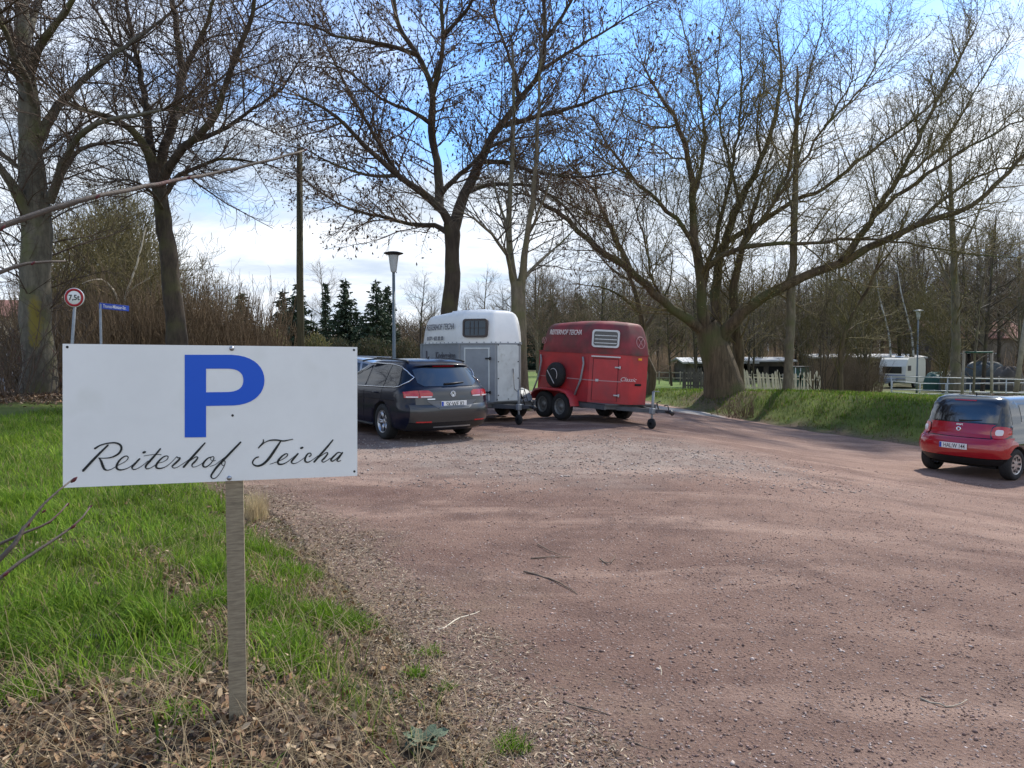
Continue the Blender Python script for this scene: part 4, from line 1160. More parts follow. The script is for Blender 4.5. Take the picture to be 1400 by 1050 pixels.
for s_ in (1, -1):
    lo = interp([(-.72, 1.10), (-.62, 1.01), (-.45, .985), (2.1, .955)]); hi = interp([(-.72, 1.14), (-.60, 1.24), (-.4, 1.325), (0, 1.365), (.9, 1.385), (1.35, 1.34), (1.75, 1.22), (2.1, .99)])
    for (x0, x1) in ((-.72, .02), (.05, .78), (.86, 2.0)):
        PS.side_patch('side_window', M['glass_side'], car, s_, x0, x1, lo, hi, .006)
    xs_ = np.linspace(-.73, 2.1, 40)
    mb = MB(); mb.tube([(x, s_ * PS.side(x, lo(x) - .012, .012), lo(x) - .012) for x in xs_], .009, 6)
    mb.tube([(-.73, s_ * PS.side(-.73, lo(-.72) - .012, .012), lo(-.72) - .012)] + [(x, s_ * PS.side(x, hi(x) + .012, .012), hi(x) + .012) for x in xs_], .009, 6)
    mb.build('window_trim', M['chrome'], car)
    mb = MB(); pts = [(-.45 + 2.0 * t, s_ * .585, 1.425 + .045 * math.sin(PI * t) ** .5) for t in np.linspace(0, 1, 20)]
    mb.tube(pts, .016, 6); mb.build('roof_rail', M['black_plastic'], car)
    # door shut lines and handles, sill
    mb = MB()
    for x, z0, z1 in ((.03, .75, .97), (.80, .30, .97), (1.95, .3, .95)):
        mb.tube([(x, s_ * PS.side(x, z0 + (z1 - z0) * t, .0005), z0 + (z1 - z0) * t) for t in np.linspace(0, 1, 8)], .004, 4)
    mb.tube([(x, s_ * PS.side(x, .74, .001), .74 + .02 * (x > 5)) for x in np.linspace(-.5, 2.9, 20)], .004, 4)
    mb.build('door_seam', M['void'], car)
    for x in (.18, 1.15):
        mb = MB(); mb.tube([(x, s_ * (PS.side(x, .86) + .01), .86), (x + .04, s_ * (PS.side(x, .86) + .035), .862), (x + .17, s_ * (PS.side(x, .86) + .035), .862), (x + .2, s_ * (PS.side(x, .86) + .01), .86)], .011, 6); mb.build('door_handle', M['car_blue'], car)
    mb = MB(); mb.box((1.85, s_ * .99, 1.02), (.10, .22, .13), bev=.03); mb.build('door_mirror', M['car_blue'], car)
    mb = MB(); mb.tube([(x, s_ * (PS.side(x, .25) + .004), .25) for x in np.linspace(.42, 2.38, 8)], .03, 6); mb.build('sill', M['black_plastic'], car)
# tailgate skin (same blue paint, sky reflection put into the colour as grey)
PS.rear_patch('tailgate', M['car_blue_reflecting'], car, -.70, .70, .675, lambda y: .965 - .05 * abs(y / .7) ** 3, .008, 30, 8)
PS.rear_patch('rear_bumper', M['car_blue_reflecting'], car, -.80, .80, lambda y: .36, lambda y: .665 + .02 * abs(y) ** 2, .010, 34, 7)  # grey here is painted sky reflection as well
PS.rear_patch('bumper_skirt', M['black_plastic'], car, -.80, .80, .235, .352, .008, 34, 4)
PS.rear_patch('bumper_strip', M['steel'], car, -.38, .38, .262, .285, .016, 20, 2)
for s_ in (1, -1):
    PS.rear_patch('bumper_reflector', M['lamp_red'], car, s_ * .44, s_ * .70, .36, .385, .018, 10, 2)
ph = lambda y: 1.335 - .05 * abs(y / .6) ** 3
PS.rear_patch('rear_window', M['glass'], car, -.60, .60, lambda y: .995 + .06 * max(0, abs(y) - .5) / .1, ph, .008, 24, 8)
mb = MB(); rows = []
for i, (dx, dz_) in enumerate(((.02, .0), (-.05, .0), (-.085, -.012), (-.06, -.03), (.03, -.03))):
    rows.append([(PS.rear(y, 1.37) + dx + .04 * abs(y / .62) ** 3, y, 1.385 + dz_ - .045 * abs(y / .62) ** 3) for y in np.linspace(-.62, .62, 20)])
mb.grid(rows); mb.build('roof_spoiler', M['car_blue'], car)
PS.rear_patch('brake_light', M['lamp_red'], car, -.22, .22, 1.342, 1.362, .03, 8, 2)
for s_ in (1, -1):
    for y0, y1, nm in ((.40, .63, 'tail_light'), (.64, .855, 'tail_light')):
        zl = lambda y: .80 + (.03 if abs(y) < .43 else 0); zh = lambda y: .925 - .10 * max(0, .46 - abs(y)) / .06 * .4 - .02 * max(0, abs(y) - .7) / .15
        t_ = PS.rear_patch(nm, M['lamp_red'], car, s_ * y0, s_ * y1, zl, zh, .020, 16, 4)
        PS.rear_patch('lamp_strip', M['lamp_clear'], t_, s_ * (y0 + .02), s_ * (y1 - .02), .805, .825, .024, 10, 2)
PS.rear_patch('plate_recess', M['recess'], car, -.50, .50, lambda y: .60 + max(0, (abs(y) - .30) / .2) * .13 - .0, lambda y: .742, .017, 30, 4)
def rearM(sh, y, z, off, tilt): 
    return frame((sh.rear(y, z, off), y, z), (0, -1, 0), (math.sin(tilt), 0, math.cos(tilt)))
plate(car, rearM(PS, 0, .675, .028, .02), 'SK:WE 82')
# round badge
bx = rearM(PS, 0, .855, .02, .1)
mb = MB(); mb.lathe([(.052, -.004), (.052, .006), (.043, .006), (.043, -.004)], 24, bx, close=True)
for a, b in (((-.030, .030), (-.010, -.038)), ((-.010, -.038), (0, -.004)), ((0, -.004), (.010, -.038)), ((.010, -.038), (.030, .030)), ((-.012, .038), (0, .006)), ((0, .006), (.012, .038))):
    mb.bar(bx @ Vector((a[0], a[1], .002)), bx @ Vector((b[0], b[1], .002)), .007, .007)
mb.build('badge', M['chrome'], car)
mb = MB(); w0 = (PS.rear(.1, 1.03, .02), .12, 1.03); mb.tube([w0, (PS.rear(-.1, 1.04, .03), -.10, 1.045), (PS.rear(-.3, 1.05, .02), -.30, 1.055)], [.02, .014, .008], 6); mb.build('rear_wiper', M['black_plastic'], car)
mb = MB(); mb.tube([(-.1, 0, 1.47), (-.16, 0, 1.53)], [.014, .006], 6); mb.build('antenna', M['black_plastic'], car)
PS.rear_patch('model_lettering', M['chrome'], car, .36, .50, .765, .782, .013, 6, 1)
for x in (0, 2.79):
    for s_ in (1, -1): wheel(car, x, s_ * .80, .328, .215, s_, 'alloy')
mb = MB(); mb.box((1.3, 0, .25), (3.6, 1.3, .16)); mb.build('underbody', M['void'], car)
seat_on_ground(car, -1.65, 14.05, math.atan2(.819, -.574), 2.79, 1.58, .02)

# ---- silver estate car behind
SV = Shell([(.22, .84, -.85, 3.3, .5, .7), (.4, .89, -.92, 3.42, .45, .8), (.62, .90, -.93, 3.42, .45, .8), (.84, .885, -.88, 3.05, .42, .7), (.93, .865, -.84, 2.6, .4, .6), (.97, .83, -.80, 2.2, .38, .5),
            (1.1, .78, -.68, 1.9, .34, .5), (1.3, .70, -.42, 1.45, .3, .45), (1.42, .62, -.1, 1.1, .3, .4), (1.47, .50, .1, .9, .3, .4), (1.49, .2, .3, .6, .2, .2)])
sc2 = empty('estate_car', (0, 0, 0), 'silver car with roof rails half hidden behind the dark blue estate car', 'car')
SV.body('body', [M['car_silver'], M['void']], sc2, [(0, .85, .32, .37), (0, -.85, .32, .37), (2.65, .85, .32, .37), (2.65, -.85, .32, .37)])
for s_ in (1, -1):
    lo = interp([(-.62, 1.08), (-.4, .99), (2.1, .97)]); hi = interp([(-.62, 1.12), (-.2, 1.32), (.2, 1.37), (1.0, 1.38), (1.5, 1.24), (1.9, .99)])
    for x0, x1 in ((-.62, .02), (.07, .82), (.9, 1.85)): SV.side_patch('side_window', M['glass'], sc2, s_, x0, x1, lo, hi, .006)
    mb = MB(); mb.tube([(x, s_ * .60, 1.475 + .03 * math.sin((x + .3) / 1.8 * PI)) for x in np.linspace(-.3, 1.5, 12)], .014, 6); mb.build('roof_rail', M['steel'], sc2)
    SV.rear_patch('tail_light', M['lamp_red'], sc2, s_ * .60, s_ * .80, .80, .95, .01, 8, 4)
SV.rear_patch('rear_window', M['glass'], sc2, -.55, .55, 1.0, 1.32, .008, 16, 6)
for x in (0, 2.65):
    for s_ in (1, -1): wheel(sc2, x, s_ * .79, .32, .2, s_, 'alloy')
seat_on_ground(sc2, -3.45, 18.3, R(172), 2.65, 1.5, .02)

# ---- small red city car
SM = Shell([(.26, .76, -.44, 2.90, .42, .6), (.36, .80, -.55, 2.96, .42, .6), (.44, .83, -.60, 3.0, .42, .6), (.54, .84, -.625, 3.00, .42, .6), (.66, .84, -.61, 2.99, .42, .6), (.72, .83, -.575, 2.96, .40, .6), (.76, .82, -.53, 2.96, .40, .6), (.82, .80, -.47, 2.93, .36, .6),
            (.90, .79, -.45, 2.85, .32, .6), (1.02, .765, -.41, 2.6, .30, .55), (1.05, .755, -.40, 2.5, .30, .5), (1.2, .735, -.36, 2.1, .28, .45), (1.38, .69, -.30, 1.75, .26, .4), (1.48, .645, -.23, 1.5, .26, .4),
            (1.53, .585, -.13, 1.35, .26, .4), (1.553, .42, .06, 1.1, .25, .35), (1.556, .2, .3, .8, .2, .2)])
sm = empty('city_car', (0, 0, 0), 'small red and black city car seen from behind at the right edge', 'car')
SM.body('body', [M['car_black'], M['void']], sm, [(0, .80, .295, .335), (0, -.80, .295, .335), (2.49, .80, .295, .335), (2.49, -.80, .295, .335)])
SM.rear_patch('tailgate', M['car_red'], sm, -.60, .60, lambda y: .775 + .015 * abs(y), lambda y: 1.035, .012, 30, 7)
SM.rear_patch('rear_bumper', M['car_red'], sm, -.832, .832, lambda y: .40 + .06 * max(0, abs(y) - .6), lambda y: .765 + (.03 if abs(y) > .6 else 0) + .0 * y, .012, 48, 9)
SM.rear_patch('bumper_skirt', M['black_plastic'], sm, -.80, .80, .27, .39, .014, 34, 4)
SM.rear_patch('rear_window', M['glass'], sm, -.63, .63, lambda y: 1.05 + .02 * abs(y), lambda y: 1.455 - .09 * abs(y / .63) ** 5, .010, 30, 9)
SM.rear_patch('brake_light', M['lamp_red'], sm, -.2, .2, 1.455, 1.475, .02, 8, 2)
for s_ in (1, -1):
    def zl(y): t = (abs(y) - .685) / .115; return .895 - .115 * math.sqrt(max(0, 1 - t * t))
    def zh(y): t = (abs(y) - .685) / .115; return .895 + .115 * math.sqrt(max(0, 1 - t * t))
    def sq(y, a, c=.685, zc=.895, p=3.0): return a * max(0, 1 - abs((abs(y) - c) / a) ** p) ** (1 / p)
    for nm, a, mt, of in (('lamp_surround', .135, 'car_black', .012), ('tail_light', .112, 'lamp_red', .030), ('lamp_lens', .055, 'lamp_clear', .036)):
        ym = .795
        y0, y1 = .685 - a, min(.685 + a, ym)
        pr = sm if nm != 'lamp_lens' else last
        zlo = (lambda y, a=a: .895 - sq(y, a)); zhi = (lambda y, a=a: .895 + sq(y, a))
        last = SM.rear_patch(nm, M[mt], pr, s_ * y0, s_ * y1, zlo, zhi, of, 18, 6)
    lo = interp([(-.05, 1.09), (2.2, 1.03)]); hi = interp([(-.05, 1.28), (.12, 1.38), (1.2, 1.42), (1.6, 1.34), (2.1, 1.08)])
    for x0, x1 in ((.28, .88), (.96, 2.0)): SM.side_patch('side_window', M['glass'], sm, s_, x0, x1, lo, hi, .006)
    SM.side_patch('pillar_panel', M['pillar_grey'], sm, s_, -.06, .24, lambda x: 1.04, lambda x: 1.40 + .1 * min(1, (x + .06) / .3), .004)
    for x0, x1 in ((.40, .92), (.94, 1.95)): SM.side_patch('door', M['car_red'], sm, s_, x0, x1, .42, 1.0, .010)
    SM.side_patch('wing', M['car_red'], sm, s_, -.40, .0, lambda x: max(.41, .30 + math.sqrt(max(0, .345 ** 2 - x * x))), lambda x: .79 - .09 * max(0, (x + .4) / .4) ** 2, .012, 30, 6)
    mb = MB(); mb.box((1.85, s_ * .86, 1.08), (.1, .18, .12), bev=.03); mb.build('door_mirror', M['car_red'], sm)
plate(sm, rearM(SM, 0, .60, .022, .0), 'HAL:W 144')
bx = rearM(SM, 0, .915, .016, .12)
mb = MB(); mb.lathe([(.045, -.004), (.045, .008), (.022, .008), (.022, -.004)], 24, bx, close=True); mb.build('badge', M['chrome'], sm)
text_obj('lettering', 'smart', .055, rearM(SM, 0, 1.005, .016, .12), M['chrome'], sm, .002, .001)
mb = MB(); mb.tube([(.15, 0, 1.545), (.10, 0, 1.60)], [.018, .008], 6); mb.build('antenna', M['black_plastic'], sm)
mb = MB(); mb.tube([(SM.rear(0, 1.07, .02), .02, 1.075), (SM.rear(-.2, 1.09, .03), -.2, 1.09), (SM.rear(-.38, 1.11, .02), -.38, 1.11)], [.02, .012, .006], 6); mb.build('rear_wiper', M['black_plastic'], sm)
for x in (0, 2.49):
    for s_ in (1, -1): wheel(sm, x, s_ * .735, .293, .20, s_, 'cap')
mb = MB(); mb.box((1.2, 0, .27), (3.0, 1.2, .14)); mb.build('underbody', M['void'], sm)
seat_on_ground(sm, 9.01, 14.44, math.atan2(.5, .866), 2.49, 1.47, .02)

# ------------------------------------------------------------------ horse trailers
def trailer(label, X, Y, ang, hood_m, low_m, nose_m, tz, seam, hl, red):
    """origin under the axle middle; +x towards the drawbar"""
    root = empty('horse_trailer', (0, 0, 0), label, 'horse trailer')
    z0 = .48; W = .86
    if red: xb, xs1, xs2, xf, nf, dt, axles = -1.10, .75, 1.34, 1.46, .36, 2.45, (-.62, .03)
    else: xb, xs1, xs2, xf, nf, dt, axles = -1.30, .60, 1.30, 1.42, .30, 2.30, (-.42, .28)
    plan = [(xb, W), (xs1, W), (xs2, nf + .04), (xf if red else xs2 + .01, nf - .08 if red else nf), (xf if red else xs2 + .01, -(nf - .08 if red else nf)), (xs2, -nf - .04), (xs1, -W), (xb, -W)]
    def wallbox(name, m, z0, z1):
        mb = MB(); n = len(plan)
        vs = [(x, y, z) for z in (z0, z1) for x, y in plan]
        mb.add(vs, [(i, (i + 1) % n, n + (i + 1) % n, n + i) for i in range(n)] + [tuple(range(n - 1, -1, -1)), tuple(range(n, 2 * n))]); return mb.build(name, m, root)
    wallbox('body', low_m, z0, seam)
    # moulded hood: rings shrinking to the roof
    rows = []
    hz = tz - seam
    prof = [(0, 1.012), (.015, 1.015), (.35, .985), (.62, .94), (.78, .89), (.88, .82), (.95, .70), (.985, .50), (1.0, .25)]
    def rp(k, fz):
        pts = []
        fr = 1 - .55 * max(0, (fz - .35) / .65) ** 1.5 * .32
        for x, y in plan:
            yy = y * k
            if x > xs1 + .1: xx = xs1 + (x - xs1) * (1 - .32 * fz ** 1.6) if k > .5 else xs1 + (x - xs1) * (.68 * k * 1.9)
            else: xx = x if x > 0 else x * (1 - .03 * fz - (1 - k) * .25)
            pts.append((xx, yy))
        # densify with rounding
        q = []
        n = len(pts)
        for i in range(n):
            a, b = pts[i], pts[(i + 1) % n]
            for t in (.08, .3, .5, .7, .92): q.append((a[0] + (b[0] - a[0]) * t, a[1] + (b[1] - a[1]) * t))
        return q
    for fz, k in prof:
        rows.append([(x, y, seam + .004 + fz * hz - (.10 * max(0, -x) / 1.25 + .12 * max(0, x - xs1)) * max(0, fz - .3)) for x, y in rp(k, fz)])
    mb = MB(); n = len(rows[0]); vs = [p for r in rows for p in r]
    mb.add(vs, [(i * n + j, i * n + (j + 1) % n, (i + 1) * n + (j + 1) % n, (i + 1) * n + j) for i in range(len(rows) - 1) for j in range(n)], True)
    mb.f.append(tuple((len(rows) - 1) * n + j for j in range(n))); mb.sm.append(True)
    hood = mb.build('hood', hood_m, root)
    mb = MB(); nn = len(plan)
    for i in range(nn):
        a, b = plan[i], plan[(i + 1) % nn]; mb.bar((a[0] * 1.008, a[1] * 1.012, seam), (b[0] * 1.008, b[1] * 1.012, seam), .022, .028)
    if not red:
        for i in range(nn):
            a, b = plan[i], plan[(i + 1) % nn]
            L = math.hypot(b[0] - a[0], b[1] - a[1])
            for k in range(int(L / .2) + 1):
                t = (k + .5) / (int(L / .2) + 1); c = (a[0] + (b[0] - a[0]) * t, a[1] + (b[1] - a[1]) * t)
                mb.box((c[0] * 1.012, c[1] * 1.02, seam + .03), (.02, .02, .02))
    mb.build('seam_rail', hood_m if red else M['galv'], root)
    # near side is the right side (y < 0)
    def pan(a, b, t, z, off=0.0):
        """frame on the wall from plan point a to b (right side, x increasing)"""
        x = a[0] + (b[0] - a[0]) * t; y = a[1] + (b[1] - a[1]) * t; u_ = Vector((b[0] - a[0], b[1] - a[1], 0)).normalized(); n_ = Vector((u_.y, -u_.x, 0))
        return frame(Vector((x, y, z)) + n_ * off, u_, (0, 0, 1))
    A, B, D_ = (xb, -W), (xs1, -W), (xs2, -nf - .04)
    LB_ = math.hypot(D_[0] - B[0], D_[1] - B[1])
    # door with frame, hinges, latch
    dw = .56; dz0, dz1 = z0 + .06, seam - .12
    fr = pan(B, D_, .50, (dz0 + dz1) / 2, .004)
    hh = (dz1 - dz0) / 2
    dr = MB().box((0, 0, 0), (dw, 2 * hh, .012), bev=.003).build('door', low_m, root); dr.matrix_local = fr
    mb = MB()
    t_ = .012 if red else .03
    for s_ in (-1, 1): mb.box((s_ * (dw / 2 + t_ / 2), 0, .004), (t_, 2 * hh + 2 * t_, .02 if not red else .008))
    mb.box((0, hh + t_ / 2, .005), (dw, t_, .022 if not red else .03)); mb.build('door_frame', M['trailer_alu'] if not red else M['line_dark'], dr)
    for f_ in (.62, -.72):
        mb = MB(); mb.box((dw / 2 - .01, hh * f_, .02), (.12, .035, .03), bev=.006); mb.box((dw / 2 + .05, hh * f_, .03), (.035, .07, .04), bev=.006); mb.build('door_hinge', M['black_plastic'] if not red else M['steel'], dr)
    mb = MB(); mb.box((-dw / 2 + .10, -.02 if red else 0, .016), (.075, .06, .02), bev=.005); mb.build('door_latch', M['steel'], dr)
    if red:
        mb = MB(); mb.box((0, hh + .05, .03), (dw + .10, .03, .03), bev=.006); mb.build('gutter', M['letter_white'], root).matrix_local = fr
    # window on the hood above the door
    zw = seam + hz * .44
    fw = pan(B, D_, .46, zw, .012 if red else .014) @ Matrix.Rotation(-.05, 4, 'X')
    ww, wh = (.62, .40) if red else (.60, .42)
    def rrect(mb, w, h, r, z0_, z1_, hole=None):
        def loop(w, h, r): return [(sx * (w / 2 - r) + r * math.cos(a), sy * (h / 2 - r) + r * math.sin(a)) for (sx, sy, a0) in ((1, 1, 0), (-1, 1, PI / 2), (-1, -1, PI), (1, -1, 1.5 * PI)) for a in np.linspace(a0, a0 + PI / 2, 6)]
        o_ = loop(w, h, r); n_ = len(o_)
        if hole:
            i_ = loop(*hole); vs = [(x, y, z0_) for x, y in o_] + [(x, y, z1_) for x, y in o_] + [(x, y, z1_) for x, y in i_] + [(x, y, z0_) for x, y in i_]
            mb.add(vs, [(k * n_ + j, k * n_ + (j + 1) % n_, (k + 1) * n_ + (j + 1) % n_, (k + 1) * n_ + j) for k in range(3) for j in range(n_)])
        else:
            vs = [(x, y, z0_) for x, y in o_] + [(x, y, z1_) for x, y in o_]
            mb.add(vs, [(j, (j + 1) % n_, n_ + (j + 1) % n_, n_ + j) for j in range(n_)] + [tuple(range(n_, 2 * n_)), tuple(range(n_ - 1, -1, -1))])
    mb = MB(); rrect(mb, ww - .06, wh - .06, .05, -.03, .012); wi = mb.build('window', M['pane'], root); wi.matrix_local = fw
    mb = MB(); rrect(mb, ww, wh, .07, -.05, .03, (ww - .08, wh - .08, .05)); mb.build('window_frame', M['window_brown'] if not red else M['steel'], wi)
    mb = MB()
    if red:
        for k in range(3): mb.box((0, -.10 + k * .085, .018), (ww - .12, .018, .01))
    else:
        for k in range(3): mb.box((-.12 + k * .10, 0, .018), (.012, wh - .12, .01))
        mb.box((0, .0, .018), (ww - .12, .012, .01))
    mb.build('window_grille', M['steel'] if red else M['window_brown'], wi)
    # chassis, drawbar, jockey wheel, coupling
    mb = MB(); mb.box(((xb + xs2) / 2, -W + .06, z0 - .07), (xs2 - xb - .1, .06, .12)); mb.box(((xb + xs2) / 2, W - .06, z0 - .07), (xs2 - xb - .1, .06, .12))
    mb.box((xs2 - .12, 0, z0 - .07), (.06, 1.5, .10)); mb.box((0, 0, z0 - .12), (.9, 1.5, .08)); mb.box(((xb + xs2) / 2, 0, z0 - .015), (xs2 - xb - .06, 1.66, .03))
    mb.build('chassis', M['frame_grey'], root)
    mb = MB()
    for s_ in (1, -1): mb.bar((xs1, s_ * .6, z0 - .10), (dt - .4, s_ * .04, z0 - .09), .06, .09)
    mb.bar((dt - .45, 0, z0 - .08), (dt - .1, 0, z0 - .07), .07, .07); db = mb.build('drawbar', M['frame_grey'], root)
    mb = MB(); mb.tube([(dt - .1, 0, z0 - .07), (dt + .04, 0, z0 - .07), (dt + .10, 0, z0 - .11)], [.03, .05, .045], 10); mb.tube([(dt - .02, 0, z0 - .03), (dt - .06, 0, z0 + .07), (dt - .16, 0, z0 + .05)], .013, 6)
    mb.tube([(dt - .32, 0, z0 - .04), (dt - .38, .0, z0 + .10), (dt - .28, 0, z0 + .14)], .014, 6); mb.build('coupling', M['black_plastic'], root)
    jw = MB(); jx = dt - .42; jy = -.085
    jw.tube([(jx, jy, .16), (jx, jy, z0 + .02)], .024, 8); jw.tube([(jx, jy, z0 - .16), (jx, jy, z0 + (.34 if red else .30))], .030, 8); jw.bar((jx, jy, z0 + (.35 if red else .31)), (jx + .17, jy, z0 + (.35 if red else .31)), .02, .02)
    jw.box((jx, jy, z0 - .09), (.11, .10, .13), bev=.01)
    j = jw.build('jockey_stand', M['galv'], root)
    w_ = MB(); w_.lathe([(.03, .035), (.10, .035), (.115, .02), (.115, -.02), (.10, -.035), (.03, -.035)], 20, Matrix.Translation((jx, jy, .115)) @ Matrix.Rotation(PI / 2, 4, 'X')); w_.build('jockey_wheel', M['rubber'], j)
    # wheels and mudguards
    for s_ in (1, -1):
        for x in axles: wheel(root, x, s_ * (W + (.13 if red else .13)), .315, .18, s_, 'steel', n=5, rimr=.19)
        mb = MB(); P = []
        for yy in (W, W + .26):
            P.append([(axles[0] - .42, s_ * yy, .42), (axles[0] - .38, s_ * yy, .58), (axles[0] - .25, s_ * yy, .68), (axles[0], s_ * yy, .725), (axles[1] + .02, s_ * yy, .725), (axles[1] + .24, s_ * yy, .68), (axles[1] + .38, s_ * yy, .56), (axles[1] + .46, s_ * yy, .36)])
        lip = [(x, s_ * (W + .265), z - .05) for x, y, z in P[1]]
        P.append([(x, s_ * (W + .27), z - .012) for x, y, z in P[1]]); P.append(lip); mb.grid(P); mb.build('mudguard', low_m if red else M['galv'], root)
    if red:
        for x in (-1.06, .50):
            mb = MB(); mb.tube([(x + .05, -W - .03, seam - .10), (x + .10, -W - .045, seam - .25), (x - .02 + .05, -W - .045, seam - .62), (x - .22 + .02, -W - .04, z0 + .05)], .022, 6); mb.build('tie_rail', M['galv'], root)
        sp = bpy.data.objects.new('spare_wheel', None); C.objects.link(sp); sp.parent = root; sp.location = (-.32, -W - .09, 1.04)
        mb = MB(); mb.lathe([(.001, .10), (.20, .10), (.27, .085), (.30, .04), (.30, -.06), (.27, -.09), (.001, -.09)], 32, Matrix.Rotation(PI / 2, 4, 'X')); mb.build('wheel_cover', M['rubber'], sp)
        mb = MB(); mb.bar((-.20, -.104, .10), (.08, -.104, -.20), .02, .012)
        ring = [(.02 + .15 * math.cos(a), -.104, .0 + .15 * math.sin(a)) for a in np.linspace(2.3, -.6, 14)]; mb.tube(ring, .008, 4); mb.build('cover_emblem', M['letter_white'], sp)
        # pale stripe
        fs_ = MB(); fs_.bar((xb + .1, -W - .004, .99), (-.66, -W - .004, .99), .004, .02); fs_.bar((.0, -W - .004, .985), (xs1, -W - .004, .985), .004, .022)
        q0 = pan(B, D_, 0, .985, .012).translation; q1 = pan(B, D_, 1, .985, .012).translation; fs_.bar(q0, q1, .004, .022)
        fs_.build('body_stripe', M['faded_white'], root)
        text_obj('front_lettering', 'Classic', .13, pan(D_, (xf, -nf + .10), .5, 1.04, .012) @ Matrix.Translation((.05, 0, 0)), M['letter_white'], root, .002, 0, .35)
        mb = MB(); mb.box((xf + .010, .02, seam - .09), (.02, .11, .05), bev=.005); mb.build('reflector', M['reflector'], root)
        mb = MB(); mb.box((xf + .01, .0, .93), (.02, .20, .05), bev=.008); mb.build('front_vent', M['void'], root)
        fl2 = frame((-.14, -W * 1.0 - .014, seam + hz * .60), (1, 0, 0), (0, .10, 1))
        text_obj('lettering', 'REITERHOF TEICHA', .165, fl2, M['letter_white'], root, .002, .0015, .18, .80)
        # horse-and-cross emblem strokes
        for cx, y_, nm, mx in ((-1.06, 0, 'round_emblem', fl2 @ Matrix.Translation((-.76, -.20, 0))), (0, 0, 'front_emblem', frame((xf - .045, .06, seam + hz * .38), (0, 1, 0), (-.20, 0, 1)))):
            mb = MB(); rr_ = .085 if nm == 'round_emblem' else .14
            mb.lathe([(rr_, -.003), (rr_, .004), (rr_ * .88, .004), (rr_ * .88, -.003)], 24, mx, close=True)
            for a in (.9, 2.2): mb.bar(mx @ Vector((rr_ * math.cos(a), rr_ * math.sin(a), .003)), mx @ Vector((-rr_ * math.cos(a), -rr_ * math.sin(a), .003)), rr_ * .10, rr_ * .10)
            mb.build(nm, M['faded_white'], root)
        mb = MB(); mb.box((0, 0, 0), (.26, .16, .012), bev=.004); o = mb.build('roof_patch', M['orange_patch'], root); o.matrix_local = frame((xf - .26, -.02, seam + hz * .80), (0, 1, 0), (-.62, 0, .8))
    else:
        # aluminium nose panel and framed side boards
        mb = MB(); mb.box((xs2 + .022, 0, (z0 + seam) / 2), (.02, 2 * nf - .02, seam - z0 - .04), bev=.004); mb.build('nose_panel', M['trailer_alu'], root)
        mb = MB()
        for yy in (-nf + .03, nf - .03):
            for k in range(4): mb.box((xs2 + .036, yy, z0 + .15 + k * .38), (.012, .025, .025))
        for k in range(3):
            mb.box((xs2 + .036, -.3 + k * .3, z0 + .06), (.012, .02, .02))
        mb.build('rivets', M['black_plastic'], root)
        mb = MB(); mb.box((xs1, -W - .012, (z0 + seam) / 2), (.06, .03, seam - z0)); mb.box((xb + .03, -W - .012, (z0 + seam) / 2), (.06, .03, seam - z0)); mb.box(((xb + xs1) / 2, -W - .012, z0 + .05), (xs1 - xb, .03, .08)); mb.build('corner_posts', M['galv'], root)
        fl2 = frame((-.30, -W * 1.0 - .014, seam + hz * .50), (1, 0, 0), (0, .10, 1))
        text_obj('lettering', 'REITERHOF TEICHA', .20, fl2, M['letter_grey'], root, .002, .001, .22, .78)
        text_obj('phone_lettering', '0177 - 433 20 20', .13, fl2 @ Matrix.Translation((-.20, -.27, .0)), M['letter_grey'], root, .002, .002, 0, .9)
        fl3 = frame((-.05, -W - .008, seam - .28), (1, 0, 0), (0, 0, 1))
        text_obj('side_lettering', 'Kinderreiten', .24, fl3, M['letter_grey'], root, .002, .0015, 0, .78)
        text_obj('side_lettering', 'Kutschfahrten', .24, fl3 @ Matrix.Translation((0, -.29, 0)), M['letter_grey'], root, .002, .0015, 0, .74)
        mb = MB(); mb.box((-.85, -W - .006, seam - .36), (.06, .45, .01)); mb = MB(); mb.box((-1.0, -W - .008, seam - .36), (.06, .01, .40)); mb.build('side_mark', M['letter_grey'], root)
        mb = MB(); mb.box((-.2, 0, seam + hz * .985), (.9, .7, .05), bev=.02); mb.build('roof_vent', hood_m, root)
        mb = MB(); mb.tube([(xs2 + .05, .12, z0 + .75), (xs2 + .2, .05, z0 + .3), (dt - .42, .04, z0 + .12), (dt - .3, -.02, z0 + .32), (dt - .2, 0, z0 + .05)], .009, 5); mb.build('brake_cable', M['black_plastic'], root)
    # rear ramp
    mb = MB(); mb.box((xb - .02, 0, (z0 + seam) / 2), (.05, 2 * W - .06, seam - z0 - .04), bev=.01); mb.build('rear_ramp', low_m, root)
    seat_on_ground(root, X, Y, ang, 1.5, 1.9, .02)
    return root
mk('line_dark', (.10, .008, .012), .6)
RT = trailer('red horse trailer with a black covered spare wheel on its side', 1.94, 17.9, R(-54), M['trailer_hood'], M['trailer_red'], None, 2.36, 1.60, 0, True)
WT = trailer('white and grey horse trailer with small brown framed window behind the blue car', -.83, 17.9, R(-56), M['trailer_white'], M['trailer_grey'], None, 2.60, 1.80, 0, False)

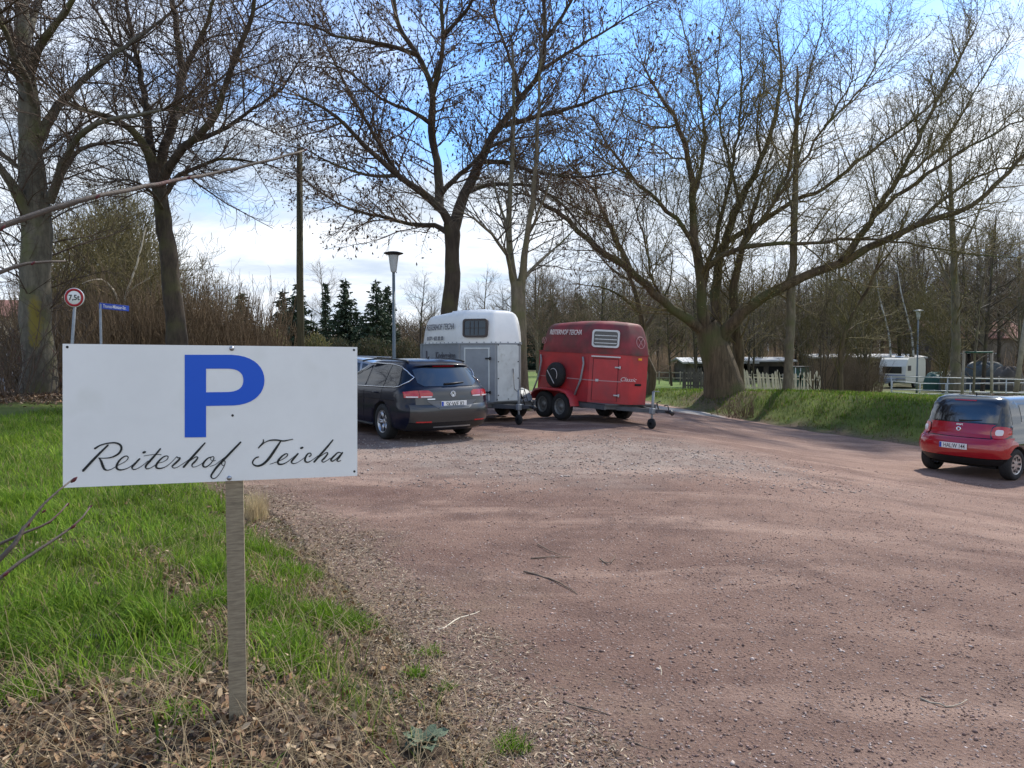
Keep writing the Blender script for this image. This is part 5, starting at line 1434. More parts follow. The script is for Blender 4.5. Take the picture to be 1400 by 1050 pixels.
# ------------------------------------------------------------------ the parking sign
def sign_pt(px, py):
    """intersection of a pixel ray with the board's plane -> local (u, v)"""
    a = Vector(ray(px, py)); n = SN; p0 = S0 - Vector((0, 0, EYE)); t = p0.dot(n) / a.dot(n); p = a * t + Vector((0, 0, EYE)) - S0
    return (p.dot(SU), p.dot(SV_))
S0 = Vector(at(87.5, 568.5, 2.56)); S1 = Vector(at(488.5, 562.5, 2.87))
SU = (S1 - S0); SU.z = 0; SU.normalize(); SV_ = Vector((0, 0, 1)); SN = SU.cross(SV_)
sg = empty('parking_sign', (S0.x, S0.y, 0), 'white board sign with large blue P and black script on a wooden post', 'sign')
inv = Matrix.Translation((-S0.x, -S0.y, 0))
def sl(u, v, w=0): 
    p = S0 + SU * u + SV_ * v + SN * w - Vector((S0.x, S0.y, 0)); return p
cs = [sign_pt(*p) for p in ((86, 667), (488.5, 650.5), (488.5, 474.5), (85.5, 470))]
mb = MB(); mb.add([sl(u, v, w) for w in (-.006, 0) for u, v in cs], [(3, 2, 1, 0), (4, 5, 6, 7), (0, 1, 5, 4), (1, 2, 6, 5), (2, 3, 7, 6), (3, 0, 4, 7)])
board = mb.build('board', M['sign_white'], sg)
k = 1400 / 460
def cp(x, y): return sign_pt(60 + x / k, 440 + y / k)
def bez(p0, p1, p2, p3, n=10): return [tuple((1 - t) ** 3 * p0[i] + 3 * (1 - t) ** 2 * t * p1[i] + 3 * (1 - t) * t * t * p2[i] + t ** 3 * p3[i] for i in (0, 1)) for t in np.linspace(0, 1, n)]
outer = [(586, 137), (780, 137)] + bez((780, 137), (872, 140), (917, 186), (918, 242))[1:] + bez((918, 242), (918, 300), (872, 344), (790, 348))[1:] + [(675, 350), (675, 480), (586, 481)]
inner = [(675, 195), (770, 195)] + bez((770, 195), (812, 197), (830, 215), (830, 243))[1:] + bez((830, 243), (830, 272), (812, 290), (765, 292))[1:] + [(675, 293)]
import mathutils.geometry as mg
oc = [Vector((*cp(*p), 0)) for p in outer]; ic = [Vector((*cp(*p), 0)) for p in inner]
allp = oc + ic; tri = mg.tessellate_polygon([oc, ic])
mb = MB(); mb.add([sl(p.x, p.y, .0015) for p in allp], [tuple(t) for t in tri])
lp = mb.build('letter_P', M['sign_blue'], sg)
lp.name = 'letter'
def stroke(mb, pts, ws, ox, oy, s=6.667, w=.0022):
    q = []; P = [(p[0], p[1], 0) for p in pts]
    ws = ws if isinstance(ws, list) else [ws] * len(pts)
    if len(ws) != len(pts): ws = list(np.interp(np.linspace(0, 1, len(pts)), np.linspace(0, 1, len(ws)), ws))
    c, r = resample(P, ws, 9, 0)
    L_, R_ = [], []
    for i in range(len(c)):
        a = c[max(0, i - 1)]; b = c[min(len(c) - 1, i + 1)]; t = vnorm((b[0] - a[0], b[1] - a[1], 0)); h = r[i] / 2 * 1.35
        for lst, sg_ in ((L_, 1), (R_, -1)):
            u, v = sign_pt(ox + (c[i][0] - t[1] * h * sg_) / s, oy + (c[i][1] + t[0] * h * sg_) / s); lst.append(sl(u, v, w))
    mb.grid([L_, R_], False)
    for e, cc in ((0, c[0]), (-1, c[-1])):
        rr = r[e] / 2
        if rr > 3: mb.add([sl(*sign_pt(ox + (cc[0] + rr * math.cos(a)) / s, oy + (cc[1] + rr * math.sin(a)) / s), w - .0003) for a in np.linspace(0, 2 * PI, 12, endpoint=False)], [tuple(range(12))])
def dot(mb, x, y, r, ox, oy, s=6.667): mb.add([sl(*sign_pt(ox + (x + 1.25 * r * math.cos(a) ) / s, oy + (y + .8 * r * math.sin(a) - .3 * r * math.cos(a)) / s), .0024) for a in np.linspace(0, 2 * PI, 14, endpoint=False)], [tuple(range(14))])
mb = MB(); A_ = (85, 590)
stroke(mb, [(420, 122), (350, 190), (270, 272), (190, 358)], [11, 14, 17, 17], *A_)
stroke(mb, [(297, 155), (355, 122), (425, 105), (490, 103), (530, 122), (541, 158), (512, 203), (450, 234), (385, 242), (330, 240)], [13, 9, 9, 11, 14, 15, 13, 9, 6, 6], *A_)
stroke(mb, [(338, 240), (356, 270), (371, 312), (387, 342), (412, 352), (450, 342), (500, 312), (545, 290), (588, 262), (603, 234), (583, 222), (540, 245), (505, 290), (497, 330), (522, 348), (562, 345), (612, 325), (660, 288), (705, 246)], [9, 16, 18, 15, 7, 5, 4, 4, 5, 7, 7, 10, 14, 15, 11, 7, 5, 4, 4], *A_)
stroke(mb, [(708, 246), (670, 287), (638, 325), (650, 345), (690, 335), (740, 303), (785, 265)], [11, 13, 12, 7, 5, 4, 4], *A_); dot(mb, 748, 188, 14, *A_)
stroke(mb, [(897, 155), (850, 212), (800, 268), (762, 315), (770, 339), (812, 328), (872, 290), (922, 275), (960, 250), (965, 226), (943, 222), (905, 245), (866, 290), (857, 324), (885, 336), (932, 325), (985, 290), (1045, 228)], [10, 13, 15, 13, 8, 5, 4, 4, 6, 7, 7, 10, 14, 14, 10, 6, 4, 4], *A_)
stroke(mb, [(745, 222), (800, 212), (850, 208), (905, 210)], [4, 4, 4, 5], *A_)
stroke(mb, [(1047, 225), (1052, 238), (1076, 240), (1060, 262), (1025, 295), (1003, 316), (1015, 331), (1048, 325), (1110, 287), (1175, 240)], [6, 7, 11, 13, 13, 10, 6, 4, 4, 4], *A_)
stroke(mb, [(1303, 102), (1240, 172), (1172, 248), (1105, 325)], [9, 14, 15, 13], *A_)
stroke(mb, [(1115, 315), (1165, 268), (1215, 232), (1237, 235), (1218, 265), (1185, 300), (1188, 321), (1215, 320), (1260, 300), (1290, 278)], [4, 4, 6, 9, 12, 11, 6, 4, 4, 4], *A_)
stroke(mb, [(1372, 228), (1330, 242), (1292, 280), (1284, 312), (1308, 323), (1350, 296), (1382, 250), (1380, 228), (1362, 232), (1352, 250), (1372, 268), (1400, 262)], [6, 9, 13, 13, 9, 6, 7, 6, 4, 4, 4, 4], *A_)
B_ = (285, 590)
stroke(mb, [(12, 318), (62, 300), (112, 262), (165, 222)], [4, 4, 4, 4], *B_)
stroke(mb, [(295, 95), (230, 162), (160, 235), (90, 308), (42, 370), (24, 408), (44, 428), (80, 410), (122, 352), (150, 296), (150, 268), (132, 272), (120, 295), (135, 310), (152, 300)], [11, 14, 15, 15, 13, 11, 7, 5, 5, 5, 6, 6, 6, 5, 4], *B_)
stroke(mb, [(500, 72), (500, 95), (478, 122), (455, 150)], [7, 9, 8, 8], *B_)
stroke(mb, [(462, 145), (510, 102), (560, 80), (620, 77), (680, 85), (730, 77), (772, 68)], [5, 6, 9, 11, 10, 7, 5], *B_)
stroke(mb, [(662, 82), (630, 130), (590, 190), (545, 252), (495, 298), (442, 313), (406, 295), (406, 268), (430, 240), (458, 230)], [8, 14, 17, 17, 15, 12, 10, 9, 9, 8], *B_)
stroke(mb, [(558, 298), (620, 276), (680, 250), (722, 215), (710, 200), (670, 225), (636, 265), (637, 293), (667, 298), (712, 280), (762, 242), (815, 200)], [4, 4, 5, 7, 7, 11, 15, 14, 10, 6, 4, 4], *B_)
stroke(mb, [(817, 200), (782, 240), (756, 275), (772, 291), (812, 281), (872, 240), (905, 212)], [11, 13, 12, 7, 4, 4, 4], *B_); dot(mb, 850, 148, 13, *B_)
stroke(mb, [(918, 228), (935, 215), (930, 196), (905, 202), (882, 240), (882, 270), (908, 279), (950, 256), (1000, 218)], [8, 8, 7, 9, 13, 13, 8, 4, 4], *B_)
stroke(mb, [(1135, 75), (1080, 142), (1020, 210), (962, 278)], [9, 13, 14, 12], *B_)
stroke(mb, [(972, 268), (1030, 218), (1075, 191), (1087, 200), (1058, 240), (1033, 265), (1047, 279), (1082, 262), (1112, 240)], [4, 4, 6, 9, 12, 10, 6, 4, 4], *B_)
stroke(mb, [(1212, 196), (1182, 190), (1142, 225), (1117, 255), (1127, 270), (1162, 250), (1205, 205)], [6, 8, 12, 13, 9, 5, 4], *B_)
stroke(mb, [(1222, 190), (1192, 233), (1171, 262), (1186, 271), (1208, 262)], [10, 12, 11, 6, 4], *B_)
mb.build('script_lettering', M['ink'], sg)
for px, py, r_, nm in ((317, 476.3, .0088, 'bolt'), (313.5, 653.5, .0088, 'bolt')):
    mb = MB(); u, v = sign_pt(px, py); mx = frame(sl(u, v, 0), SU, SV_); mb.lathe([(r_, 0), (r_, .0025), (r_ * .62, .003), (r_ * .6, .0075), (0.0005, .008)], 18, mx); mb.build('bolt', M['steel'], sg)
mb = MB()
for px, py in ((92, 474.5), (484, 478.5), (484.5, 644.5), (318, 568)):
    u, v = sign_pt(px, py); mx = frame(sl(u, v, .0006), SU, SV_); mb.lathe([(.0045, 0), (.0005, .0003)], 12, mx)
mb.build('screw_hole', M['void'], sg)
# post behind the board
u0 = sign_pt(308.5, 700)[0]; u1 = sign_pt(333, 700)[0]
pz = sign_pt(320, 1000)[1] - .35
mb = MB(); uc = (u0 + u1) / 2; pw = (u1 - u0)
mb.add([sl(uc + a * pw / 2, v, w) for v in (pz, cs[2][1] - .03) for a, w in ((-1, -.008), (1, -.008), (1, -.055), (-1, -.055))], [(0, 1, 5, 4), (1, 2, 6, 5), (2, 3, 7, 6), (3, 0, 4, 7), (4, 5, 6, 7), (3, 2, 1, 0)])
mb.build('post', M['post_wood'], sg)
# ------------------------------------------------------------------ street furniture
def street_lamp(px, Y, ytop, label, hd=.56, lean=0):
    x = (px - 700) / F * Y; z0 = Hs(x, Y); ht = EYE + (483 - ytop) / F * Y - z0
    r = empty('street_lamp', (x, Y, z0), label, 'street lamp', None)
    hh = hd * 1.05
    MB().tube([(0, 0, -.1), (0, 0, ht * .22), (0, 0, ht * .22 + .02), (0, 0, ht - hh)], [.07, .07, .052, .042], 12).build('pole', M['lamp_post'], r)
    mb = MB(); mb.lathe([(.05, ht - hh), (.078, ht - hh + .03), (.088, ht - hh + .06), (.148, ht - .10)], 20); mb.build('lamp_glass', M['lamp_glass'], r)
    mb = MB(); mb.lathe([(.10, ht - .10), (.15, ht - .105), (hd / 2, ht - .055), (hd / 2, ht - .04), (.15, ht - .005), (.04, ht + .01), (.001, ht + .01)], 24); mb.build('lamp_hood', M['black_plastic'] if ytop < 400 else M['lamp_glass'], r)
street_lamp(539, 21, 345, 'grey street lamp with flat wide hood behind the blue estate car')
street_lamp(1254, 48, 424, 'thin street lamp in front of the white caravan', .6)
# telegraph pole
x = (411.5 - 700) / F * 24; z0 = Hs(x, 24)
mb = MB(); top = EYE + (483 - 207) / F * 24; mb.tube([(x, 24, z0 - .2), (x, 24, (z0 + top) / 2), (x + .04, 24, top)], [.12, .11, .092], 14)
o = mb.build('utility_pole', M['pole_wood'], None); tagp(o, 'plain brown wooden pole standing right of the parking sign', 'pole')
x = (1388 - 700) / F * 36; z0 = Hs(x, 36)
o = MB().tube([(x, 36, z0 - .2), (x + .35, 36, z0 + 3), (x + .75, 36, z0 + 6)], [.12, .11, .10], 12).build('utility_pole', M['stake'], None); tagp(o, 'pale brown leaning wooden pole behind the railing at the right edge', 'pole')
# weight limit sign
Y = 15.5
c = Vector(at(103, 407, Y)); b = Vector(at(98, 475, Y)); dn = (b - c); bt = c + dn * ((c.z - Hs(c.x, Y) + .1) / -dn.z)
r = empty('road_sign', (bt.x, bt.y, bt.z), 'round weight limit sign with red ring reading 7,5t on a leaning pole', 'sign')
Ml = Matrix.Translation(-bt)
MB().tube([(0, 0, -.1), tuple(c - bt + (c - bt).normalized() * .12)], .03, 10).build('pole', M['galv'], r)
up = (c - bt).normalized(); fr = frame(c - bt + Vector((.0, -.045, 0)), (1, .08, -.0), up)
R0 = .20 * 15.5 / 15.5
mb = MB(); mb.lathe([(.0005, .0), (R0 * .97, .0), (R0, -.008), (R0, -.02), (.0005, -.02)], 40, fr); d_ = mb.build('sign_disc', M['plate'], r)
mb = MB(); mb.lathe([(R0 * .94, .001), (R0 * .94, .004), (R0 * .70, .004), (R0 * .70, .001)], 40, fr, close=True); mb.build('red_ring', M['sign_ring'], d_)
text_obj('sign_text', '7,5t', .155, fr @ Matrix.Translation((0, -.004, .004)), M['ink'], d_, .0015, .003, 0, .92)
# street name sign
Y = 17
c = Vector(at(137, 418, Y)); z0 = Hs(c.x, Y)
r = empty('street_name_sign', (c.x, Y, z0), 'blue street name sign on a thin grey pole above the parking sign', 'sign')
MB().tube([(0, 0, -.1), (0, 0, c.z - z0 + .04)], .027, 10).build('pole', M['galv'], r)
e1 = Vector(at(177, 423.5, Y + 1.1)) - Vector((c.x, Y, z0)); e0 = c - Vector((c.x, Y, z0))
u_ = (e1 - e0); u_.z = 0
fr = frame(e0 + u_ * .5 + Vector((0, -.03, 0.0)), u_, (0, 0, 1))
mb = MB(); mb.box((0, 0, 0), (u_.length, .135, .012), bev=.003); nb = mb.build('name_board', M['eu_blue'], r); nb.matrix_local = fr
text_obj('name_text', 'Thomas-Müntzer-Str.', .112, Matrix.Translation((0, 0, .0065)), M['plate'], nb, .001, .001, 0, u_.length / 1.22)

# ------------------------------------------------------------------ fences, rails, stakes
def picket_fence(x0, Y0, x1, Y1, n, h, m, label, name, leanf, jit, seed):
    rg = random.Random(seed); a = Vector((x0, Y0, Hs(x0, Y0))); b = Vector((x1, Y1, Hs(x1, Y1)))
    r = empty(name, a, label, 'fence'); d_ = (b - a)
    for i in range(n):
        t = i / (n - 1); p = d_ * t; p.z = Hs(a.x + p.x, a.y + p.y) - a.z; hh = h * (.86 + .28 * rg.random()); l = leanf(t) + rg.gauss(0, jit)
        mb = MB(); w = .04 + .02 * rg.random(); u_ = d_.normalized()
        top = p + Vector((u_.x * l * hh, u_.y * l * hh, hh)); q = [p - Vector((0, 0, .15)), p + (top - p) * .92]
        mb.bar(q[0], q[1], 2 * w, .025) if abs(l) > 9 else None
        vs = []
        for zz, ww in ((q[0], w), (q[1], w), (top, .006)):
            for sgn, th in ((-1, -.013), (1, -.013), (1, .013), (-1, .013)): vs.append(zz + u_ * (sgn * ww) + Vector((u_.y, -u_.x, 0)) * th)
        mb.add(vs, [(0, 1, 5, 4), (1, 2, 6, 5), (2, 3, 7, 6), (3, 0, 4, 7), (4, 5, 9, 8), (5, 6, 10, 9), (6, 7, 11, 10), (7, 4, 8, 11), (8, 9, 10, 11)])
        mb.build('picket', m, r)
    for zf in (.32, .75):
        mb = MB(); pts = []
        for k_ in range(9):
            p = d_ * (k_ / 8); p.z = Hs(a.x + p.x, a.y + p.y) - a.z + h * zf; pts.append(p + Vector((0, .03, 0)))
        for p, q in zip(pts[:-1], pts[1:]): mb.bar(p, q, .03, .07)
        mb.build('rail', m, r)
Y = 38; X_ = lambda px, Y: (px - 700) / F * Y
picket_fence(X_(934, Y), Y, X_(976, Y), Y, 13, 1.2, M['picket_old'], 'dark weathered picket fence left of the willow trunk', 'picket_fence', lambda t: 0, .03, 1)
picket_fence(X_(1019, Y), Y, X_(1121, Y), Y, 26, 1.25, M['picket_new'], 'pale leaning wooden picket fence right of the willow trunk', 'picket_fence', lambda t: -.16 * (t < .55), .05, 2)

def railing(pts, label, h=1.0, low=.42, step=2.0):
    a = Vector((*pts[0], Hs(*pts[0]))); r = empty('metal_railing', a, label, 'railing'); rel = lambda x, y, dz=0: (x - a.x, y - a.y, Hs(x, y) - a.z + dz)
    for (p, q) in zip(pts[:-1], pts[1:]):
        L = math.hypot(q[0] - p[0], q[1] - p[1]); n = max(1, round(L / step))
        for i in range(n + (q == pts[-1])):
            t = i / n; x, y = p[0] + (q[0] - p[0]) * t, p[1] + (q[1] - p[1]) * t
            mb = MB(); mb.tube([rel(x, y, -.15), rel(x, y, h)], .024, 8); mb.build('post', M['rail_grey'], r)
        for z in (h, low):
            mb = MB(); mb.tube([rel(p[0] + (q[0] - p[0]) * t, p[1] + (q[1] - p[1]) * t, z) for t in np.linspace(0, 1, 8)], .021, 8); mb.build('rail', M['rail_grey'], r)
railing([(X_(1219, 33), 33), (X_(1460, 31), 31)], 'white metal railing, near run ending at the corner by the caravan', 1.0, .42, 2.3)
railing([(X_(1220, 33.2), 33.2), (X_(1440, 42), 42)], 'white metal railing, far run passing behind the stakes', .80, .30, 2.2)
# young tree with two stakes
Y = 29
for px, lab in ((1316, 'left round wooden stake beside the young tree'), (1357, 'right round wooden stake beside the young tree')):
    x = X_(px, Y); z0 = Hs(x, Y); top = EYE + (483 - 483) / F * Y
    mb = MB(); mb.tube([(x, Y, z0 - .1), (x + (.05 if px < 1340 else -.05), Y, 1.70)], [.055, .05], 10); o = mb.build('tree_stake', M['stake'], None); tagp(o, lab, 'stake')
x0_, x1_ = X_(1317.6, Y), X_(1355, Y)
o = MB().tube([(x0_, Y - .06, 1.64), (x1_, Y - .06, 1.64)], .035, 8).build('tie_strap', M['green_tarp'], None); tagp(o, 'dark green strap tied between the two tree stakes', 'strap')
make_tree('young_tree', 'slender young tree tied between two wooden stakes', 'tree',
          [([basept(1332, Y + .15), at(1334, 480, Y + .15), at(1338, 430, Y + .15), at(1345, 380, Y), at(1350, 330, Y)], [.05, .045, .04, .03, .012]),
           limb(Y, [(1338, 432), (1325, 400, .2), (1318, 375, .3)], .02, .006), limb(Y, [(1340, 420), (1358, 400, -.2), (1370, 378, -.3)], .02, .006)],
          cf(space=[.3, .25, .2], len=[.8, .4, .2]), [M['bark']], M['twig_grey'], 71, step=.3)

# ------------------------------------------------------------------ caravan
Y = 56; cx = X_(1222, Y)
cv = empty('caravan', (0, 0, 0), 'white touring caravan parked on grass beyond the railing', 'caravan')
L_, W_, Hh = 3.5, 2.15, 2.05
prof = [(0, .45), (-.10, 1.0), (0.02, 1.75), (.28, 2.28), (.5, 2.42), (L_ - .35, 2.45), (L_ - .05, 2.25), (L_, 1.6), (L_ - .02, .45)]
mb = MB(); n = len(prof); vs = [(x, y, z) for y in (0, W_) for x, z in prof]
mb.add(vs, [(i, (i + 1) % n, n + (i + 1) % n, n + i) for i in range(n)] + [tuple(range(n - 1, -1, -1)), tuple(range(n, 2 * n))]); mb.build('body', M['caravan_cream'], cv)
# front (x = 0 side) faces the camera's left
mb = MB(); mb.add([(-.11, .06, 1.02), (-.11, W_ - .06, 1.02), (-.0, W_ - .06, 1.74), (-.0, .06, 1.74)], [(3, 2, 1, 0)]); mb.add([(-.125, .3, 1.2), (-.125, W_ - .3, 1.2), (-.03, W_ - .35, 1.72), (-.03, .35, 1.72)], [(3, 2, 1, 0)])
mb = MB(); mb.bar((-.095, .32, 1.45), (-.095, W_ - .32, 1.45), .03, .55); mb.build('front_window', M['pane'], cv)
mb = MB(); mb.bar((-.06, .02, 1.02), (-.06, W_ - .02, 1.02), .12, .05); mb.bar((-.05, .02, .75), (-.05, W_ - .02, .75), .10, .04); mb.build('front_stripe', M['stripe_blue'], cv)
mb = MB(); mb.box((.55, -.012, 1.6), (.55, .03, .42), bev=.02); mb.build('side_window', M['window_brown'], cv)
mb = MB(); mb.box((2.4, -.008, 1.25), (.6, .02, 1.5), bev=.01); mb.build('door', M['caravan_cream'], cv)
mb = MB(); mb.box((1.85, W_ / 2, 2.455), (2.5, W_ - .3, .04), bev=.01); mb.add([(.04, .04, 1.79), (.04, W_ - .04, 1.79), (.29, W_ - .04, 2.30), (.29, .04, 2.30)], [(0, 1, 2, 3)]); mb.build('roof', M['caravan_roof'], cv)
mb = MB(); mb.box((1.0, 1.0, 2.52), (.5, .5, .1), bev=.03); mb.build('roof_hatch', M['caravan_front'], cv)
for yy in (.15, W_ - .15): 
    w_ = wheel(cv, 1.75, yy, .3, .17, -1 if yy < 1 else 1, 'steel')
mb = MB(); mb.bar((-.1, W_ / 2, .45), (-1.2, W_ / 2, .42), .08, .08); mb.box((-.45, W_ / 2, .62), (.45, .9, .34), bev=.05); mb.build('drawbar', M['galv'], cv)
mb = MB(); mb.box((L_ / 2, W_ / 2, .42), (L_ - .2, W_ - .2, .08)); mb.build('chassis', M['galv'], cv)
seat_on_ground(cv, X_(1239, 54.5), 54.5, R(38), 3.0, 2.0)
cv.matrix_world = cv.matrix_world @ Matrix.Scale(.92, 4)

# ------------------------------------------------------------------ buildings
def building(name, label, x, Y, ang, L, D, h, rise, mw, mr_, openings=(), cat='building', z=None, eave=.4):
    z0 = Hs(x, Y) if z is None else z
    r = empty(name, (x, Y, z0 - .1), label, cat, None, ang)
    mb = MB(); mb.box((L / 2, D / 2, h / 2), (L, D, h)); w = mb.build('wall', mw, r)
    mb = MB(); e = eave
    a = [(-e, -e, h - .05), (L + e, -e, h - .05), (L + e, D / 2, h + rise), (-e, D / 2, h + rise)]; b = [(-e, D + e, h - .05), (L + e, D + e, h - .05)]
    t = .14
    for q in (a, [b[0], b[1], a[2], a[3]]):
        mb.add([(p[0], p[1], p[2] + .06) for p in q] + [(p[0], p[1], p[2] + .06 + t) for p in q], [(0, 1, 2, 3), (7, 6, 5, 4), (0, 1, 5, 4), (1, 2, 6, 5), (2, 3, 7, 6), (3, 0, 4, 7)])
    mb.build('roof', mr_, r)
    mb = MB()
    for yy in (0,):
        for (sx) in (0, L): mb.add([(sx, 0, h), (sx, D, h), (sx, D / 2, h + rise)], [(0, 1, 2)])
    mb.build('gable', mw, r)
    for (nm, x0, x1, z0_, z1) in openings:
        mb = MB(); mb.box(((x0 + x1) / 2, -.02, (z0_ + z1) / 2), (x1 - x0, .06, z1 - z0_)); o = mb.build(nm, M['void'] if nm != 'window' else M['pane'], r)
        if nm == 'window':
            mb = MB()
            for xx in (x0, x1): mb.box((xx, -.04, (z0_ + z1) / 2), (.07, .06, z1 - z0_ + .07))
            for zz in (z0_, z1): mb.box(((x0 + x1) / 2, -.04, zz), (x1 - x0, .056, .07))
            mb.build('frame', M['white_paint'], o)
    return r
Y = 68
building('stable', 'long low dark stable with a pale roof behind the picket fence', X_(938, Y), Y, 0, 6.2, 5, 1.75, .35, M['wall_dark'], M['roof_white'], [('stall_opening', .8, 2.6, .2, 1.5), ('stall_opening', 3.4, 5.2, .2, 1.5)])
building('stable', 'open fronted stable with flat white roof just right of the willow trunk', X_(1014, Y), Y, 0, 4.6, 5, 1.9, .25, M['wall_dark'], M['roof_white'], [('stall_opening', .5, 2.0, .2, 1.5), ('stall_opening', 2.5, 4.2, .2, 1.5)])
building('stable', 'dark long shed with light roof edge behind the bare saplings', X_(1112, Y + 4), Y + 4, 0, 10.5, 5, 2.2, .25, M['wall_brown'], M['roof_white'], [('stall_opening', 1, 3.6, .2, 1.8), ('stall_opening', 4.6, 7, .2, 1.8), ('stall_opening', 8, 9.8, .2, 1.8)])
building('farm_building', 'brown barn with reddish tiled roof behind the trees at the right edge', X_(1285, 78), 78, 0, 17, 8, 4.2, 1.9, M['wall_brown'], M['roof_tile'], [('window', 2, 3.2, 1.6, 2.7), ('window', 5, 6.2, 1.6, 2.7), ('doorway', 8, 10.5, .1, 2.6), ('window', 12, 13.2, 1.6, 2.7)])
building('house', 'cream house with red tiled roof beside the road at the left edge', X_(-45, 88), 88, R(6), 6.8, 7, 3.4, 2.1, M['wall_cream'], M['roof_tile'], [('window', 1, 2, 1, 2.2), ('window', 3, 4, 1, 2.2), ('window', 5.0, 5.9, 1, 2.2)], z=2.6)
# green shed
x = X_(1087, 58); r = empty('garden_shed', (x, 58, Hs(x, 58)), 'small green shed with white corner frame behind the picket fence', 'shed')
MB().box((.55, .6, .75), (1.1, 1.2, 1.5)).build('wall', M['green_tarp'], r); MB().box((.55, .6, 1.54), (1.3, 1.4, .07), bev=.01).build('roof', M['grey_tarp'], r)
mb = MB(); mb.box((.02, -.03, .75), (.06, .06, 1.5)); mb.box((.42, -.03, .75), (.05, .05, 1.4)); mb.box((.22, -.03, .8), (.36, .04, .05)); mb.build('corner_frame', M['white_paint'], r)
# covered heaps right of the caravan
def heap(px, Y, w, h, m, label, seed):
    x = X_(px, Y); rg = random.Random(seed); mb = MB(); rows = []
    for i in range(9):
        a = i / 8; row = []
        for j in range(25):
            b = 2 * PI * j / 24; k_ = math.cos(a * PI / 2) ** .45; zz = h * math.sin(a * PI / 2) ** .8
            row.append((w / 2 * k_ * math.cos(b) * (1 + .08 * math.sin(3 * b + seed)), .8 * k_ * math.sin(b), zz * (1 + .10 * math.sin(5 * b + seed + 2 * a)) - .05))
        rows.append(row)
    mb.grid(rows); o = mb.build('covered_heap', m, None); o.location = (x, Y, Hs(x, Y)); tagp(o, label, 'covered heap')
heap(1284, 52, 2.0, 1.25, M['green_tarp'], 'low heap under a dark green tarpaulin right of the caravan', 1)
heap(1302, 50, 1.6, 1.35, M['grey_tarp'], 'grey sheeted heap left of the tall bare trunk', 2)
heap(1345, 54, 3.2, 1.9, M['grey_tarp'], 'broad grey sheeted heap seen between the tree stakes', 3)
heap(1378, 52, 2.0, 1.6, M['wall_dark'], 'dark covered heap left of the leaning wooden pole', 4)
heap(1000, 62, 4.0, .9, M['wall_dark'], 'low dark heap in front of the stable beside the willow trunk', 5)
# post and rail paddock fence in the field
def paddock(p, q, label, n, h=1.1):
    a = Vector((p[0], p[1], Hs(*p))); r = empty('paddock_fence', a, label, 'fence'); rel = lambda x, y, dz: (x - a.x, y - a.y, Hs(x, y) - a.z + dz)
    for i in range(n):
        t = i / (n - 1); x, y = p[0] + (q[0] - p[0]) * t, p[1] + (q[1] - p[1]) * t; MB().tube([rel(x, y, -.1), rel(x, y, h)], .05, 6).build('post', M['stake'], r)
    for z in (h * .9, h * .5):
        mb = MB(); mb.bar(rel(*p, z), rel(*q, z), .03, .08); mb.build('rail', M['stake'], r)
paddock((X_(860, 64), 64), (X_(960, 60), 60), 'pale post and rail fence across the back of the field', 8)
paddock((X_(1015, 56), 56), (X_(1085, 54), 54), 'dark rail fence in front of the open stable', 6)
paddock((X_(1320, 50), 50), (X_(1440, 47), 47), 'thin rail fence behind the railing at the right', 6)

# ------------------------------------------------------------------ foreground shrub branches
T = Tubes(); Tb = Tubes()
def fb(d, pts, r0, r1, step=.03):
    P = [at(p[0], p[1], d + (p[2] if len(p) > 2 else 0)) for p in pts]
    q, r = resample(P, radii(r0, r1, len(P)), step, .0006, random.Random(int(pts[0][1]))); return q, r
mb = MB(); buds = MB()
nb0 = Vector((-1.75, 1.45, Hs(-1.75, 1.45)))
def addb(d, pts, r0, r1, budpx=()):
    q, r = fb(d, pts, r0, r1); mb.tube([Vector(p) - nb0 for p in q], r, 8)
    for (px, py, dd, s_) in budpx:
        c_ = Vector(at(px, py, d + dd)) - nb0; dv = Vector((.6, 0, .5)).normalized()
        s_ *= .72; buds.tube([c_ - dv * s_ * 1.6, c_ - dv * s_ * .6, c_ + dv * s_ * .5, c_ + dv * s_ * 1.9], [s_ * .35, s_ * .8, s_ * .75, s_ * .1], 7)
addb(1.15, [(-260, 520, -.1), (-160, 420, -.05), (-60, 345, 0), (0, 311, .05), (70, 287, .1), (130, 269, .15), (200, 254, .25), (290, 237, .4), (360, 221, .5), (416, 206, .6)], .0062, .0026, [(2, 312, .05, .006), (133, 269, .15, .0045), (258, 243, .3, .004), (418, 205, .6, .004)])
addb(1.3, [(-200, 480, -.1), (-90, 410, 0), (0, 373, .05), (38, 361, .08), (90, 357, .12)], .006, .0018, [(45, 360, .08, .004)])
addb(.95, [(-230, 930, -.1), (-120, 850, 0), (0, 765, .05), (28, 728, .07), (38, 717, .08), (62, 688, .1), (100, 655, .14)], .0045, .0012, [(38, 718, .08, .004), (60, 699, .1, .003), (101, 656, .14, .005)])
addb(1.0, [(-230, 900, -.1), (-100, 800, 0), (0, 744, .03), (38, 727, .05), (70, 712, .07), (93, 688, .1)], .0032, .001, [(68, 714, .07, .003), (92, 690, .1, .0035)])
addb(.95, [(-230, 980, -.1), (-100, 860, 0), (0, 789, .04), (50, 753, .08), (98, 722, .12), (124, 692, .16)], .0036, .0011, [(8, 785, .04, .004), (100, 720, .12, .004), (123, 693, .16, .0035)])
root_p = Vector((0, 0, -.05))
for e_ in ((1.15, -260, 520), (1.3, -200, 480), (.95, -230, 930), (1.0, -230, 900), (.95, -230, 980)):
    t_ = Vector(at(e_[1], e_[2], e_[0] - .1)) - nb0
    mb.tube([root_p + Vector((rnd.uniform(-.03, .03), 0, 0)), root_p.lerp(t_, .5) + Vector((-.08, 0, .05)), t_], [.012, .010, .006], 8)
r = empty('shrub', nb0, 'budding bare shrub reaching in at the left edge close to the camera', 'shrub')
mb.build('branch', M['branch_near'], r); buds.build('bud', M['bud_red'], r)

